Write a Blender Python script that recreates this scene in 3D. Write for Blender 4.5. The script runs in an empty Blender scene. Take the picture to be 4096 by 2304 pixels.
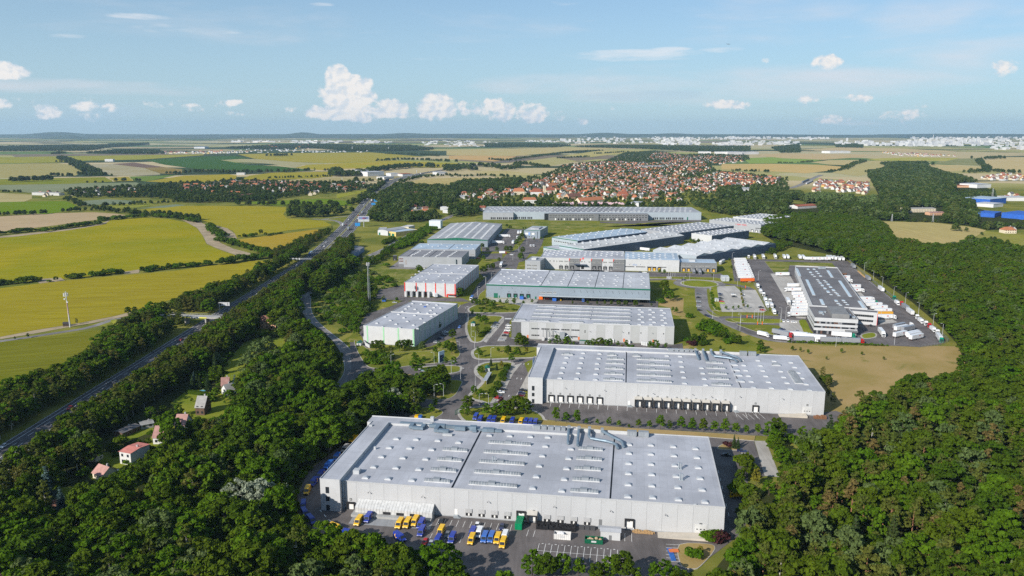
import bpy,bmesh,math,random
import numpy as np
from mathutils import Vector,Matrix,noise as mnoise
R=math.radians
PI=math.pi
random.seed(11)
sc=bpy.context.scene
COL=sc.collection
# ------------------------------------------------------------------ camera
CAM_H,FOC,PITCH=148.,3165.,R(11.3)
cd=bpy.data.cameras.new("camera")
cam=bpy.data.objects.new("camera",cd)
COL.objects.link(cam)
cam.location=(0,0,CAM_H)
cam.rotation_euler=(PI/2-PITCH,0,0)
cd.sensor_fit='HORIZONTAL'
cd.sensor_width=36.
cd.lens=36.*FOC/4096.
cd.clip_start=1.
cd.clip_end=120000.
sc.camera=cam
# ------------------------------------------------------------------ sun, sky, exposure
SUN_AZ,SUN_EL=R(46.),R(28.5)
sd=bpy.data.lights.new("sun",'SUN')
sd.energy=5.
sd.angle=R(.53)
sd.color=(1.,.945,.865)
sun=bpy.data.objects.new("sun",sd)
COL.objects.link(sun)
sun.location=(-300,-300,400)
sun.rotation_euler=Vector((math.cos(SUN_AZ)*math.cos(SUN_EL),math.sin(SUN_AZ)*math.cos(SUN_EL),-math.sin(SUN_EL))).to_track_quat('-Z','Y').to_euler()
sc.view_settings.view_transform='Standard'
sc.view_settings.look='None'
sc.view_settings.use_curve_mapping=False
sc.view_settings.gamma=1.
sc.view_settings.exposure=.36
sc.cycles.max_bounces=5
sc.cycles.diffuse_bounces=2
sc.cycles.glossy_bounces=2
sc.cycles.transmission_bounces=3
sc.cycles.transparent_max_bounces=6
sc.cycles.volume_bounces=0
sc.cycles.use_denoising=False
sc.cycles.caustics_reflective=False
sc.cycles.caustics_refractive=False
sc.cycles.sample_clamp_indirect=4.
class NT:
 def __init__(self,tree):
  self.t=tree
  tree.nodes.clear()
 def n(self,typ,**kw):
  nd=self.t.nodes.new(typ)
  for k,v in kw.items():
   setattr(nd,k,v)
  return nd
 def l(self,a,b):
  self.t.links.new(a,b)
 def _in(self,sock,v):
  if isinstance(v,bpy.types.NodeSocket):
   self.l(v,sock)
  elif v is not None:
   sock.default_value=v
 def m(self,op,a,b=None,c=None,clamp=False):
  nd=self.n('ShaderNodeMath',operation=op,use_clamp=clamp)
  self._in(nd.inputs[0],a)
  self._in(nd.inputs[1],b)
  self._in(nd.inputs[2],c)
  return nd.outputs[0]
 def ss(self,x,a,b,lo=0.,hi=1.):
  nd=self.n('ShaderNodeMapRange',interpolation_type='SMOOTHSTEP')
  self._in(nd.inputs[0],x)
  for i,v in enumerate((a,b,lo,hi)):
   self._in(nd.inputs[i+1],v)
  return nd.outputs[0]
 def mix(self,f,a,b,typ='MIX'):
  nd=self.n('ShaderNodeMix',data_type='RGBA',blend_type=typ)
  self._in(nd.inputs[0],f)
  self._in(nd.inputs[6],a)
  self._in(nd.inputs[7],b)
  return nd.outputs[2]
 def noise(self,vec,scale,detail=3.,rough=.55,dist=0.):
  nd=self.n('ShaderNodeTexNoise')
  if vec is not None:
   self.l(vec,nd.inputs['Vector'])
  nd.inputs['Scale'].default_value=scale
  nd.inputs['Detail'].default_value=detail
  nd.inputs['Roughness'].default_value=rough
  nd.inputs['Distortion'].default_value=dist
  return nd.outputs[0]
 def vec(self,x,y,z):
  nd=self.n('ShaderNodeCombineXYZ')
  for i,v in enumerate((x,y,z)):
   self._in(nd.inputs[i],v)
  return nd.outputs[0]
 def mapping(self,v,scale=(1,1,1),rot=(0,0,0),loc=(0,0,0)):
  nd=self.n('ShaderNodeMapping')
  self.l(v,nd.inputs[0])
  nd.inputs['Location'].default_value=loc
  nd.inputs['Rotation'].default_value=rot
  nd.inputs['Scale'].default_value=scale
  return nd.outputs[0]
def c4(c):
 return(c[0],c[1],c[2],1.)
W=bpy.data.worlds.new("World")
sc.world=W
W.use_nodes=True
n=NT(W.node_tree)
sky=n.n('ShaderNodeTexSky',sky_type='NISHITA')
sky.sun_disc=False
sky.sun_elevation=SUN_EL
sky.sun_rotation=(PI/2-(SUN_AZ+PI))%(2*PI)
sky.altitude=300
sky.air_density=1.
sky.dust_density=.6
sky.ozone_density=2.4
tc=n.n('ShaderNodeTexCoord')
sep=n.n('ShaderNodeSeparateXYZ')
n.l(tc.outputs['Generated'],sep.inputs[0])
sx,sy,sz=sep.outputs
deg=180./PI
az=n.m('MULTIPLY',n.m('ARCTAN2',sx,sy),deg)
el=n.m('MULTIPLY',n.m('ARCSINE',sz),deg)
skyc=sky.outputs[0]
skyc=n.mix(1.,skyc,c4((.76,1.02,1.24)),'MULTIPLY')
veil=n.ss(el,-2.,15.,.72,.24)
skyc=n.mix(veil,skyc,c4((5.5,7.4,8.6)))
P2=n.vec(az,el,0.)
def cloud_layer(base,scale,stretch,lo,hi,el0,el1,seed,shapes=(),lit=(9.9,9.6,9.3),dark=(6.6,7.6,8.6),shade=True,strength=1.,detail=7.,rough=.58,sparse=.2):
 def dens(daz,de):
  v=n.mapping(P2,scale=(1.,stretch,1.),loc=(seed+daz,seed*1.7+de*stretch,seed*.3))
  d=n.noise(v,scale,detail,rough,.25)
  return d
 d0=dens(0,0)
 gate=n.m('MULTIPLY',n.ss(el,el0[0],el0[1]),n.ss(el,el1[0],el1[1],1.,0.))
 extra=None
 for(a,e,wa,we,g)in shapes:
  qx=n.m('DIVIDE',n.m('SUBTRACT',az,a),wa*1.25)
  qy=n.m('DIVIDE',n.m('SUBTRACT',el,e),we*1.25)
  r2=n.m('ADD',n.m('MULTIPLY',qx,qx),n.m('MULTIPLY',qy,qy))
  b=n.m('MULTIPLY',n.ss(r2,0.,1.15,1.,0.),g)
  extra=b if extra is None else n.m('MAXIMUM',extra,b)
 d=n.m('ADD',d0,n.m('SUBTRACT',n.m('MULTIPLY',gate,.6),.6+sparse))
 if extra is not None:
  d=n.m('MAXIMUM',d,n.m('ADD',d0,n.m('SUBTRACT',n.m('MULTIPLY',extra,.6),.6)))
 a=n.m('MULTIPLY',n.ss(d,lo,hi),strength)
 if shade:
  d1=dens(.22,-.2)
  s=n.ss(n.m('SUBTRACT',d0,d1),-.13,.1)
  core=n.ss(d,lo,hi+.25,0.,.45)
  s=n.m('ADD',n.m('MULTIPLY',s,.75),n.m('ADD',core,0.),clamp=True)
  colr=n.mix(s,c4(dark),c4(lit))
 else:
  colr=c4(lit)
 return n.mix(a,base,colr)
def sk(x,y):
 v=Vector(((x-2048)/FOC,math.cos(PITCH)-(y-1152)/FOC*math.sin(PITCH),-math.sin(PITCH)-(y-1152)/FOC*math.cos(PITCH)))
 return math.degrees(math.atan2(v.x,v.y)),math.degrees(math.asin(v.z/v.length))
def shp(x,y,wx,wy,g):
 a,e=sk(x,y)
 return(a,e,wx/55.,wy/55.,g)
skyc=cloud_layer(skyc,.07,5.,.28,.75,(3.,6.),(7.,14.),3.1,[shp(2900,340,950,90,1.1),shp(2300,335,500,60,.95),shp(500,350,800,36,.9),shp(3850,120,450,190,.9),shp(2600,300,500,60,.9),shp(300,120,300,40,.75)],lit=(8.4,8.3,8.8),shade=False,strength=.8,
detail=4.)
skyc=cloud_layer(skyc,.3,7.,.3,.78,(4.5,6.),(9.,11.),8.4,[shp(2520,222,320,26,1.15),shp(2680,196,90,11,1.1),shp(560,65,130,14,1.1),shp(740,118,220,24,.9),shp(275,145,90,12,.9),shp(3340,490,320,22,.8),shp(2900,200,120,14,.9),shp(1750,235,160,
12,.8),shp(1290,17,60,9,.9)],lit=(9.3,9.4,9.7),shade=False,strength=.62,detail=5.,sparse=.3)
skyc=cloud_layer(skyc,.12,5.,.3,.6,(90,91),(80,81),5.5,[shp(2620,385,330,28,1.),shp(3080,430,330,28,1.),shp(250,440,330,55,.9),shp(1900,500,900,24,.7)],lit=(5.,6.7,8.),shade=False,strength=.5,detail=4.)
skyc=cloud_layer(skyc,.9,1.25,.37,.56,(.8,1.5),(1.8,3.2),1.7,[shp(1390,390,130,78,1.35),shp(1350,312,62,56,1.3),shp(1430,345,70,55,1.25),shp(1420,450,240,44,1.3),shp(1570,425,80,42,1.1),shp(1750,425,100,66,1.2),shp(1885,430,75,42,1.1),shp(1990,
440,95,55,1.15),shp(2130,452,90,48,1.15),shp(2240,462,45,32,1.),shp(2300,485,70,24,.95),shp(15,283,90,38,1.2),shp(3310,250,66,36,1.05),shp(3060,245,36,20,.85),shp(4040,270,85,40,.95),shp(2910,420,120,26,1.),shp(3230,395,56,24,.95),shp(3430,
392,96,22,.95),shp(3330,480,90,30,.92),shp(3620,470,120,40,.92),shp(190,445,60,38,1.),shp(350,428,66,26,1.),shp(440,430,56,22,.95),shp(365,465,46,30,.95),shp(780,433,80,24,1.),shp(945,412,50,16,.95),shp(930,455,70,16,.85),shp(10,420,40,34,1.),
shp(1200,440,90,22,.85)])
bg=n.n('ShaderNodeBackground')
bg.inputs[1].default_value=.073
n.l(skyc,bg.inputs[0])
out=n.n('ShaderNodeOutputWorld')
n.l(bg.outputs[0],out.inputs[0])
W.cycles.sampling_method='MANUAL'
W.cycles.sample_map_resolution=1024
# ------------------------------------------------------------------ survey helpers
_c,_s=math.cos(PITCH),math.sin(PITCH)
def gp(px,py,z=0.):
 u,v=(px-2048)/FOC,-(py-1152)/FOC
 d=(u,_c+v*_s,-_s+v*_c)
 t=(z-CAM_H)/d[2]
 return(d[0]*t,d[1]*t)
def to_px(x,y,z):
 dz=z-CAM_H
 yc,zc=y*_c-dz*_s,y*_s+dz*_c
 return(2048+FOC*x/yc,1152-FOC*zc/yc,yc)
class view:
 def __init__(self,x0,y0,s):
  self.a=(x0,y0,s)
 def px(self,x,y):
  return(self.a[0]+x/self.a[2],self.a[1]+y/self.a[2])
 def __call__(self,x,y,z=0.):
  return gp(*self.px(x,y),z)
vA,vB,vC,vD,vE=view(1200,1600,2.058),view(2100,1600,2.058),view(2000,1350,1.84),view(1400,1000,2.8975),view(2000,1050,3.22)
vF,vG,vH,vM1,vM2=view(2800,950,2.3418),view(1500,780,3.22),view(2100,780,2.3418),view(1800,500,2.1467),view(2900,500,2.1538)
vN1,vN2,vN3,vN4=view(0,850,2.1467),view(600,1100,2.2291),view(0,1500,1.8023),view(2900,1400,1.6028)
vJ,vR,vQ,vK,vL1,vL2=view(1400,1350,3.22),view(1150,750,4.14),view(700,900,3.623),view(2600,1000,3.623),view(0,500,2.576),view(900,500,2.576)
vO,vS=view(0,0,.628906),view(2800,1680,2.322)
vT,vU,vX,vY=view(1100,1700,2.8975),view(3300,1200,5.152),view(2150,1000,7.36),view(2450,1010,5.7244)
def pts(v,s,z=0.):
 return[v(float(a.split(',')[0]),float(a.split(',')[1]),z)for a in s.split()]
 # ------------------------------------------------------------------ object helpers
class MB:
 def __init__(self):
  self.v,self.f,self.mi=[],[],[]
 def face(self,P,m=0):
  i=len(self.v)
  self.v+=[tuple(p)for p in P]
  self.f.append(tuple(range(i,i+len(P))))
  self.mi.append(m)
 def box(self,x0,x1,y0,y1,z0,z1,m=0,top=None,skip=''):
  a=[(x0,y0,z0),(x1,y0,z0),(x1,y1,z0),(x0,y1,z0),(x0,y0,z1),(x1,y0,z1),(x1,y1,z1),(x0,y1,z1)]
  i=len(self.v)
  self.v+=a
  for nm,q in(('b',(3,2,1,0)),('t',(4,5,6,7)),('s',(0,1,5,4)),('e',(1,2,6,5)),('n',(2,3,7,6)),('w',(3,0,4,7))):
   if nm in skip:
    continue
   self.f.append(tuple(i+k for k in q))
   self.mi.append(top if(nm=='t' and top is not None)else m)
  return self
 def prism(self,poly,z0,z1,m=0,top=None,bottom=False):
  if sum(poly[i][0]*poly[(i+1)%len(poly)][1]-poly[(i+1)%len(poly)][0]*poly[i][1]for i in range(len(poly)))<0:
   poly=poly[::-1]
  k=len(poly)
  i=len(self.v)
  self.v+=[(p[0],p[1],z0)for p in poly]+[(p[0],p[1],z1)for p in poly]
  self.f.append(tuple(range(i+k,i+2*k)))
  self.mi.append(m if top is None else top)
  for a in range(k):
   b=(a+1)%k
   self.f.append((i+a,i+b,i+k+b,i+k+a))
   self.mi.append(m)
  if bottom:
   self.f.append(tuple(range(i+k-1,i-1,-1)))
   self.mi.append(m)
  return self
 def extrude(self,prof,axis,a0,a1,m=0):
  mk=(lambda a,p,q:(a,p,q))if axis=='x' else(lambda a,p,q:(p,a,q))
  k=len(prof)
  i=len(self.v)
  self.v+=[mk(a0,*p)for p in prof]+[mk(a1,*p)for p in prof]
  self.f.append(tuple(range(i,i+k)))
  self.f.append(tuple(range(i+2*k-1,i+k-1,-1)))
  self.mi+=[m,m]
  for a in range(k):
   b=(a+1)%k
   self.f.append((i+b,i+a,i+k+a,i+k+b))
   self.mi.append(m)
  return self
 def tube(self,path,r,k=8,m=0,cap=True):
  path=[Vector(p)for p in path]
  rs=r if isinstance(r,(list,tuple))else[r]*len(path)
  rings=[]
  for j,p in enumerate(path):
   t=(path[min(j+1,len(path)-1)]-path[max(j-1,0)]).normalized()
   a=t.cross(Vector((0,0,1))if abs(t.z)<.9 else Vector((1,0,0))).normalized()
   b=t.cross(a)
   i=len(self.v)
   self.v+=[tuple(p+(a*math.cos(2*PI*q/k)+b*math.sin(2*PI*q/k))*rs[j])for q in range(k)]
   rings.append(i)
  for j in range(len(path)-1):
   for q in range(k):
    q2=(q+1)%k
    self.f.append((rings[j]+q2,rings[j]+q,rings[j+1]+q,rings[j+1]+q2))
    self.mi.append(m)
  if cap:
   self.f.append(tuple(rings[0]+q for q in range(k)))
   self.f.append(tuple(rings[-1]+q for q in range(k-1,-1,-1)))
   self.mi+=[m,m]
  return self
 def mesh(self,name,mats):
  me=bpy.data.meshes.new(name)
  me.from_pydata(self.v,[],self.f)
  for mt in(mats if isinstance(mats,(list,tuple))else[mats]):
   me.materials.append(mt)
  me.polygons.foreach_set('material_index',self.mi)
  me.update()
  return me
 def build(self,name,mats,parent=None,loc=None,rz=None):
  return put(name,self.mesh(name,mats),parent,loc,rz)
def put(name,me,parent=None,loc=None,rz=None,scale=None):
 o=bpy.data.objects.new(name,me)
 COL.objects.link(o)
 if parent is not None:
  o.parent=parent
 if loc is not None:
  o.location=loc
 if rz is not None:
  o.rotation_euler=(0,0,rz)
 if scale is not None:
  o.scale=scale if isinstance(scale,(tuple,list))else(scale,)*3
 return o
def tag(o,label=None,cat=None,group=None,kind=None):
 for k,v in(('label',label),('category',cat),('group',group),('kind',kind)):
  if v is not None:
   o[k]=v
 return o
def thing(name,label,cat,loc=(0,0,0),rz=0.,group=None):
 o=bpy.data.objects.new(name,None)
 COL.objects.link(o)
 o.location=loc
 o.rotation_euler=(0,0,rz)
 o.empty_display_size=.5
 return tag(o,label,cat,group)
def copy_tree(o,loc,rz,label,group=None,scale=None,swap=None):
 def rec(s,parent):
  c=s.copy()
  COL.objects.link(c)
  if parent is not None:
   c.parent=parent
  for k in s.children:
   rec(k,c)
  return c
 c=rec(o,None)
 c.location=loc
 c.rotation_euler=(0,0,rz)
 if scale is not None:
  c.scale=scale if isinstance(scale,(tuple,list))else(scale,)*3
 tag(c,label,None,group)
 return c
def ordinal(i):
 j=i+1
 return['first','second','third','fourth','fifth','sixth','seventh','eighth','ninth','tenth','eleventh','twelfth','thirteenth','fourteenth','fifteenth','sixteenth','seventeenth','eighteenth','nineteenth','twentieth'][i]if i<20 else '%d%s'%(j,
'th' if j%100 in(11,12,13)else{1:'st',2:'nd',3:'rd'}.get(j%10,'th'))
 # ------------------------------------------------------------------ materials
MAT={}
def new_mat(name):
 m=bpy.data.materials.new(name)
 m.use_nodes=True
 return m,NT(m.node_tree)
def finish(nn,bsdf):
 o=nn.n('ShaderNodeOutputMaterial')
 nn.l(bsdf.outputs[0],o.inputs[0])
def M(name,col,rough=.75,var=.12,scale=.3,metal=0.,spec=.3,coord='O',rnd=0.,bump=0.,fine=0.,ribs=None,tint=None,coat=0.):
 if name in MAT:
  return MAT[name]
 m,nn=new_mat(name)
 b=nn.n('ShaderNodeBsdfPrincipled')
 b.inputs['Roughness'].default_value=rough
 b.inputs['Metallic'].default_value=metal
 b.inputs['Specular IOR Level'].default_value=spec
 b.inputs['Coat Weight'].default_value=coat
 if coord=='P':
  v=nn.n('ShaderNodeNewGeometry').outputs['Position']
 else:
  v=nn.n('ShaderNodeTexCoord').outputs['Object']
 f=nn.ss(nn.noise(v,scale,4.,.6),.3,.7)
 lo=tuple(x*(1-var)for x in col)
 hi=tuple(min(1,x*(1+var))for x in(tint or col))
 c=nn.mix(f,c4(lo),c4(hi))
 if fine:
  g=nn.noise(v,scale*14,2.,.7)
  c=nn.mix(1.,c,nn.mix(g,c4((1-fine,)*3),c4((1+fine,)*3)),'MULTIPLY')
 if rnd:
  oi=nn.n('ShaderNodeObjectInfo')
  k=nn.m('ADD',nn.m('MULTIPLY',oi.outputs['Random'],2*rnd),1-rnd)
  c=nn.mix(1.,c,nn.vec(k,k,k),'MULTIPLY')
 nn.l(c,b.inputs['Base Color'])
 if bump or ribs:
  bn=nn.n('ShaderNodeBump')
  if ribs:
   w=nn.n('ShaderNodeTexWave',wave_type='BANDS',bands_direction=ribs[0])
   nn.l(nn.n('ShaderNodeTexCoord').outputs['Object'],w.inputs[0])
   w.inputs['Scale'].default_value=ribs[1]
   nn.l(w.outputs[1],bn.inputs['Height'])
   bn.inputs['Strength'].default_value=.4
   bn.inputs['Distance'].default_value=.06
  else:
   nn.l(nn.noise(v,scale*10,3.),bn.inputs['Height'])
   bn.inputs['Strength'].default_value=bump
   bn.inputs['Distance'].default_value=.05
  nn.l(bn.outputs[0],b.inputs['Normal'])
 finish(nn,b)
 MAT[name]=m
 return m
def field_mat(name,col,col2=None,ang=0.,streak=.5,blotch=.35,tram=0.):
 if name in MAT:
  return MAT[name]
 m,nn=new_mat(name)
 b=nn.n('ShaderNodeBsdfDiffuse')
 v=nn.n('ShaderNodeNewGeometry').outputs['Position']
 rv=nn.mapping(v,rot=(0,0,-ang))
 col2=col2 or(col[0]*.72,col[1]*.86,col[2]*.9)
 f=nn.ss(nn.noise(v,.006,5.,.6,.4),.3,.7)
 c=nn.mix(f,c4(col),c4(col2))
 s=nn.noise(nn.mapping(rv,scale=(.02,.35,1.)),1.,4.,.65,.3)
 k=nn.ss(s,.3,.7,1-streak*.42,1+streak*.3)
 c=nn.mix(1.,c,nn.vec(k,k,k),'MULTIPLY')
 d=nn.noise(nn.mapping(rv,scale=(.03,.09,1.)),1.,3.,.6,.8)
 c=nn.mix(nn.ss(d,.66,.76,0.,blotch),c,c4((col[0]*.42,col[1]*.5,col[2]*.8)))
 g=nn.noise(v,.9,2.,.7)
 kk=nn.m('ADD',nn.m('MULTIPLY',g,.3),.85)
 c=nn.mix(1.,c,nn.vec(kk,kk,kk),'MULTIPLY')
 if tram:
  w=nn.n('ShaderNodeTexWave',wave_type='BANDS',bands_direction='Y')
  nn.l(rv,w.inputs[0])
  w.inputs['Scale'].default_value=2*PI/(20*tram)
  w.inputs['Distortion'].default_value=.6
  w.inputs['Detail Scale'].default_value=.02
  c=nn.mix(nn.ss(w.outputs[1],.86,1.,0.,.5),c,c4((col[0]*.6,col[1]*.62,col[2]*.6)))
 nn.l(c,b.inputs[0])
 finish(nn,b)
 MAT[name]=m
 return m
def grass_mat(name,a,bcol,dry,dryness=.5,sc_=.03):
 if name in MAT:
  return MAT[name]
 m,nn=new_mat(name)
 b=nn.n('ShaderNodeBsdfDiffuse')
 v=nn.n('ShaderNodeNewGeometry').outputs['Position']
 f=nn.noise(v,sc_,6.,.62,.3)
 c=nn.mix(nn.ss(f,.35,.65),c4(a),c4(bcol))
 f2=nn.noise(nn.mapping(v,loc=(31,17,5)),sc_*1.7,6.,.65,.5)
 c=nn.mix(nn.ss(f2,.72-.35*dryness,.8-.3*dryness),c,c4(dry))
 g=nn.noise(v,1.3,3.,.7)
 k=nn.m('ADD',nn.m('MULTIPLY',g,.5),.75)
 c=nn.mix(1.,c,nn.vec(k,k,k),'MULTIPLY')
 nn.l(c,b.inputs[0])
 finish(nn,b)
 MAT[name]=m
 return m
def asphalt_mat(name,col,patch=.25):
 if name in MAT:
  return MAT[name]
 m,nn=new_mat(name)
 b=nn.n('ShaderNodeBsdfPrincipled')
 b.inputs['Roughness'].default_value=.85
 b.inputs['Specular IOR Level'].default_value=.25
 v=nn.n('ShaderNodeNewGeometry').outputs['Position']
 f=nn.noise(v,.05,6.,.6,.3)
 c=nn.mix(nn.ss(f,.3,.7),c4(tuple(x*(1-patch)for x in col)),c4(tuple(x*(1+patch)for x in col)))
 s=nn.noise(nn.mapping(v,scale=(.5,.06,1),rot=(0,0,R(9))),1.,4.,.6,.5)
 k=nn.ss(s,.3,.72,1.1,.86)
 c=nn.mix(1.,c,nn.vec(k,k,k),'MULTIPLY')
 st=nn.noise(v,.25,3.,.6,1.)
 c=nn.mix(nn.ss(st,.68,.78,0.,.45),c,c4(tuple(x*.5 for x in col)))
 g=nn.noise(v,3.,2.,.7)
 k2=nn.m('ADD',nn.m('MULTIPLY',g,.3),.85)
 c=nn.mix(1.,c,nn.vec(k2,k2,k2),'MULTIPLY')
 nn.l(c,b.inputs['Base Color'])
 finish(nn,b)
 MAT[name]=m
 return m
 # ================================================================== SETTING
def layer_z(y,k=1.):
 return .02*k+max(0.,y)*.00006*k
SHEETS=[0]
def sheet(name,poly,mat,z=None,k=1.):
 SHEETS[0]+=1
 zz=(z if z is not None else layer_z(max(p[1]for p in poly),k))+.0006*SHEETS[0]
 m=MB()
 P=[(p[0],p[1],zz)for p in poly]
 if sum(P[i][0]*P[(i+1)%len(P)][1]-P[(i+1)%len(P)][0]*P[i][1]for i in range(len(P)))<0:
  P=P[::-1]
 m.face(P)
 o=m.build(name,mat)
 return tag(o,kind='structure')
def smooth(P,n=6,closed=False):
 P=[Vector((p[0],p[1]))for p in P]
 out=[]
 N=len(P)
 rng=range(N)if closed else range(N-1)
 for i in rng:
  p0=P[(i-1)%N]if closed or i>0 else P[0]*2-P[1]
  p1,p2=P[i],P[(i+1)%N]
  p3=P[(i+2)%N]if closed or i+2<N else P[-1]*2-P[-2]
  for k in range(n):
   t=k/n
   out.append(.5*((2*p1)+(-p0+p2)*t+(2*p0-5*p1+4*p2-p3)*t*t+(-p0+3*p1-3*p2+p3)*t**3))
 if not closed:
  out.append(P[-1])
 return[(p.x,p.y)for p in out]
def offset(P,d):
 out=[]
 for i,p in enumerate(P):
  a,b=Vector(P[max(i-1,0)]),Vector(P[min(i+1,len(P)-1)])
  t=(b-a).normalized()
  out.append((p[0]-t.y*d,p[1]+t.x*d))
 return out
def ribbon(m,P,a,b,z,mi=0):
 A,B=offset(P,a),offset(P,b)
 zf=z if callable(z)else(lambda p:z)
 for i in range(len(P)-1):
  m.face([(*B[i],zf(P[i])),(*B[i+1],zf(P[i+1])),(*A[i+1],zf(P[i+1])),(*A[i],zf(P[i]))]if a>b else[(*A[i],zf(P[i])),(*A[i+1],zf(P[i+1])),(*B[i+1],zf(P[i+1])),(*B[i],zf(P[i]))],mi)
def dashes(m,P,off,w,ln,gap,z,mi=0):
 L,acc=[0.],0.
 for i in range(len(P)-1):
  acc+=(Vector(P[i+1])-Vector(P[i])).length
  L.append(acc)
 def at(s):
  for i in range(len(P)-1):
   if s<=L[i+1]:
    t=(s-L[i])/max(1e-6,L[i+1]-L[i])
    a,b=Vector(P[i]),Vector(P[i+1])
    d=(b-a).normalized()
    p=a.lerp(b,t)
    return p,Vector((-d.y,d.x))
 s=0.
 while s+ln<acc:
  (p,nn_),(q,n2)=at(s),at(s+ln)
  m.face([(*(p+nn_*(off-w/2)),z),(*(q+n2*(off-w/2)),z),(*(q+n2*(off+w/2)),z),(*(p+nn_*(off+w/2)),z)],mi)
  s+=ln+gap
GR=grass_mat('mown_grass',(.125,.145,.022),(.2,.2,.034),(.33,.25,.095),.45)
GR_DRY=grass_mat('parched_grass',(.36,.255,.115),(.27,.205,.07),(.19,.17,.05),.42,.02)
GR_WILD=grass_mat('wild_meadow',(.10,.13,.02),(.22,.21,.06),(.33,.27,.12),.4,.05)
GR_LAWN=grass_mat('lawn',(.15,.185,.02),(.21,.22,.03),(.3,.24,.08),.3,.05)
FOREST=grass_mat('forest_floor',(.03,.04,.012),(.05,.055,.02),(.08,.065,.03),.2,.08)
ASPH=asphalt_mat('asphalt',(.128,.113,.108))
ASPH_D=asphalt_mat('dark_asphalt',(.085,.08,.083))
ASPH_L=asphalt_mat('worn_asphalt',(.19,.175,.168))
CONC=asphalt_mat('pale_concrete',(.4,.375,.34),.12)
PAVER=asphalt_mat('paver_blocks',(.36,.335,.3),.15)
KERB=M('kerbstone',(.42,.395,.36),.9,.1,.5)
LINE=M('road_paint',(.72,.71,.68),.7,.12,.6)
DIRT=M('dirt',(.33,.255,.16),.95,.2,.06,fine=.2)
PATH=M('gravel_path',(.4,.36,.3),.95,.15,.2,fine=.15)
def base_ground():
 m,nn=new_mat('countryside')
 b=nn.n('ShaderNodeBsdfDiffuse')
 v=nn.n('ShaderNodeNewGeometry').outputs['Position']
 sp=nn.n('ShaderNodeSeparateXYZ')
 nn.l(v,sp.inputs[0])
 f=nn.noise(v,.02,6.,.6,.3)
 near=nn.mix(nn.ss(f,.35,.65),c4((.115,.135,.025)),c4((.22,.205,.045)))
 g=nn.noise(v,1.1,3.,.7)
 k=nn.m('ADD',nn.m('MULTIPLY',g,.5),.75)
 near=nn.mix(1.,near,nn.vec(k,k,k),'MULTIPLY')
 wv=nn.mapping(v,scale=(1/900.,1/620.,0.),rot=(0,0,R(20)))
 vo=nn.n('ShaderNodeTexVoronoi',distance='MANHATTAN',feature='F1')
 nn.l(wv,vo.inputs['Vector'])
 vo.inputs['Scale'].default_value=1.
 vs=nn.n('ShaderNodeSeparateColor')
 nn.l(vo.outputs['Color'],vs.inputs[0])
 rp=nn.n('ShaderNodeValToRGB')
 rp.color_ramp.interpolation='CONSTANT'
 cols=[(0.,(.43,.35,.19)),(.2,(.34,.31,.12)),(.36,(.47,.38,.22)),(.5,(.12,.18,.06)),(.6,(.05,.075,.035)),(.74,(.4,.36,.2)),(.86,(.2,.16,.11)),(.92,(.3,.3,.1))]
 e=rp.color_ramp.elements
 e[0].position,e[0].color=cols[0][0],c4(cols[0][1])
 e[1].position,e[1].color=cols[1][0],c4(cols[1][1])
 for p,c in cols[2:]:
  q=e.new(p)
  q.color=c4(c)
 nn.l(vs.outputs[0],rp.inputs[0])
 far=rp.outputs[0]
 woods=nn.noise(nn.mapping(v,scale=(1/1500.,1/700.,0)),1.,5.,.62,.4)
 far=nn.mix(nn.ss(woods,.55,.58),far,c4((.045,.068,.035)))
 t=nn.ss(sp.outputs[1],1900.,2300.)
 c=nn.mix(t,near,far)
 nn.l(c,b.inputs[0])
 finish(nn,b)
 mb=MB()
 mb.face([(-30000,-2000,0),(30000,-2000,0),(30000,17500,0),(-30000,17500,0)])
 tag(mb.build('ground',m),kind='structure')
base_ground()
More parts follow.
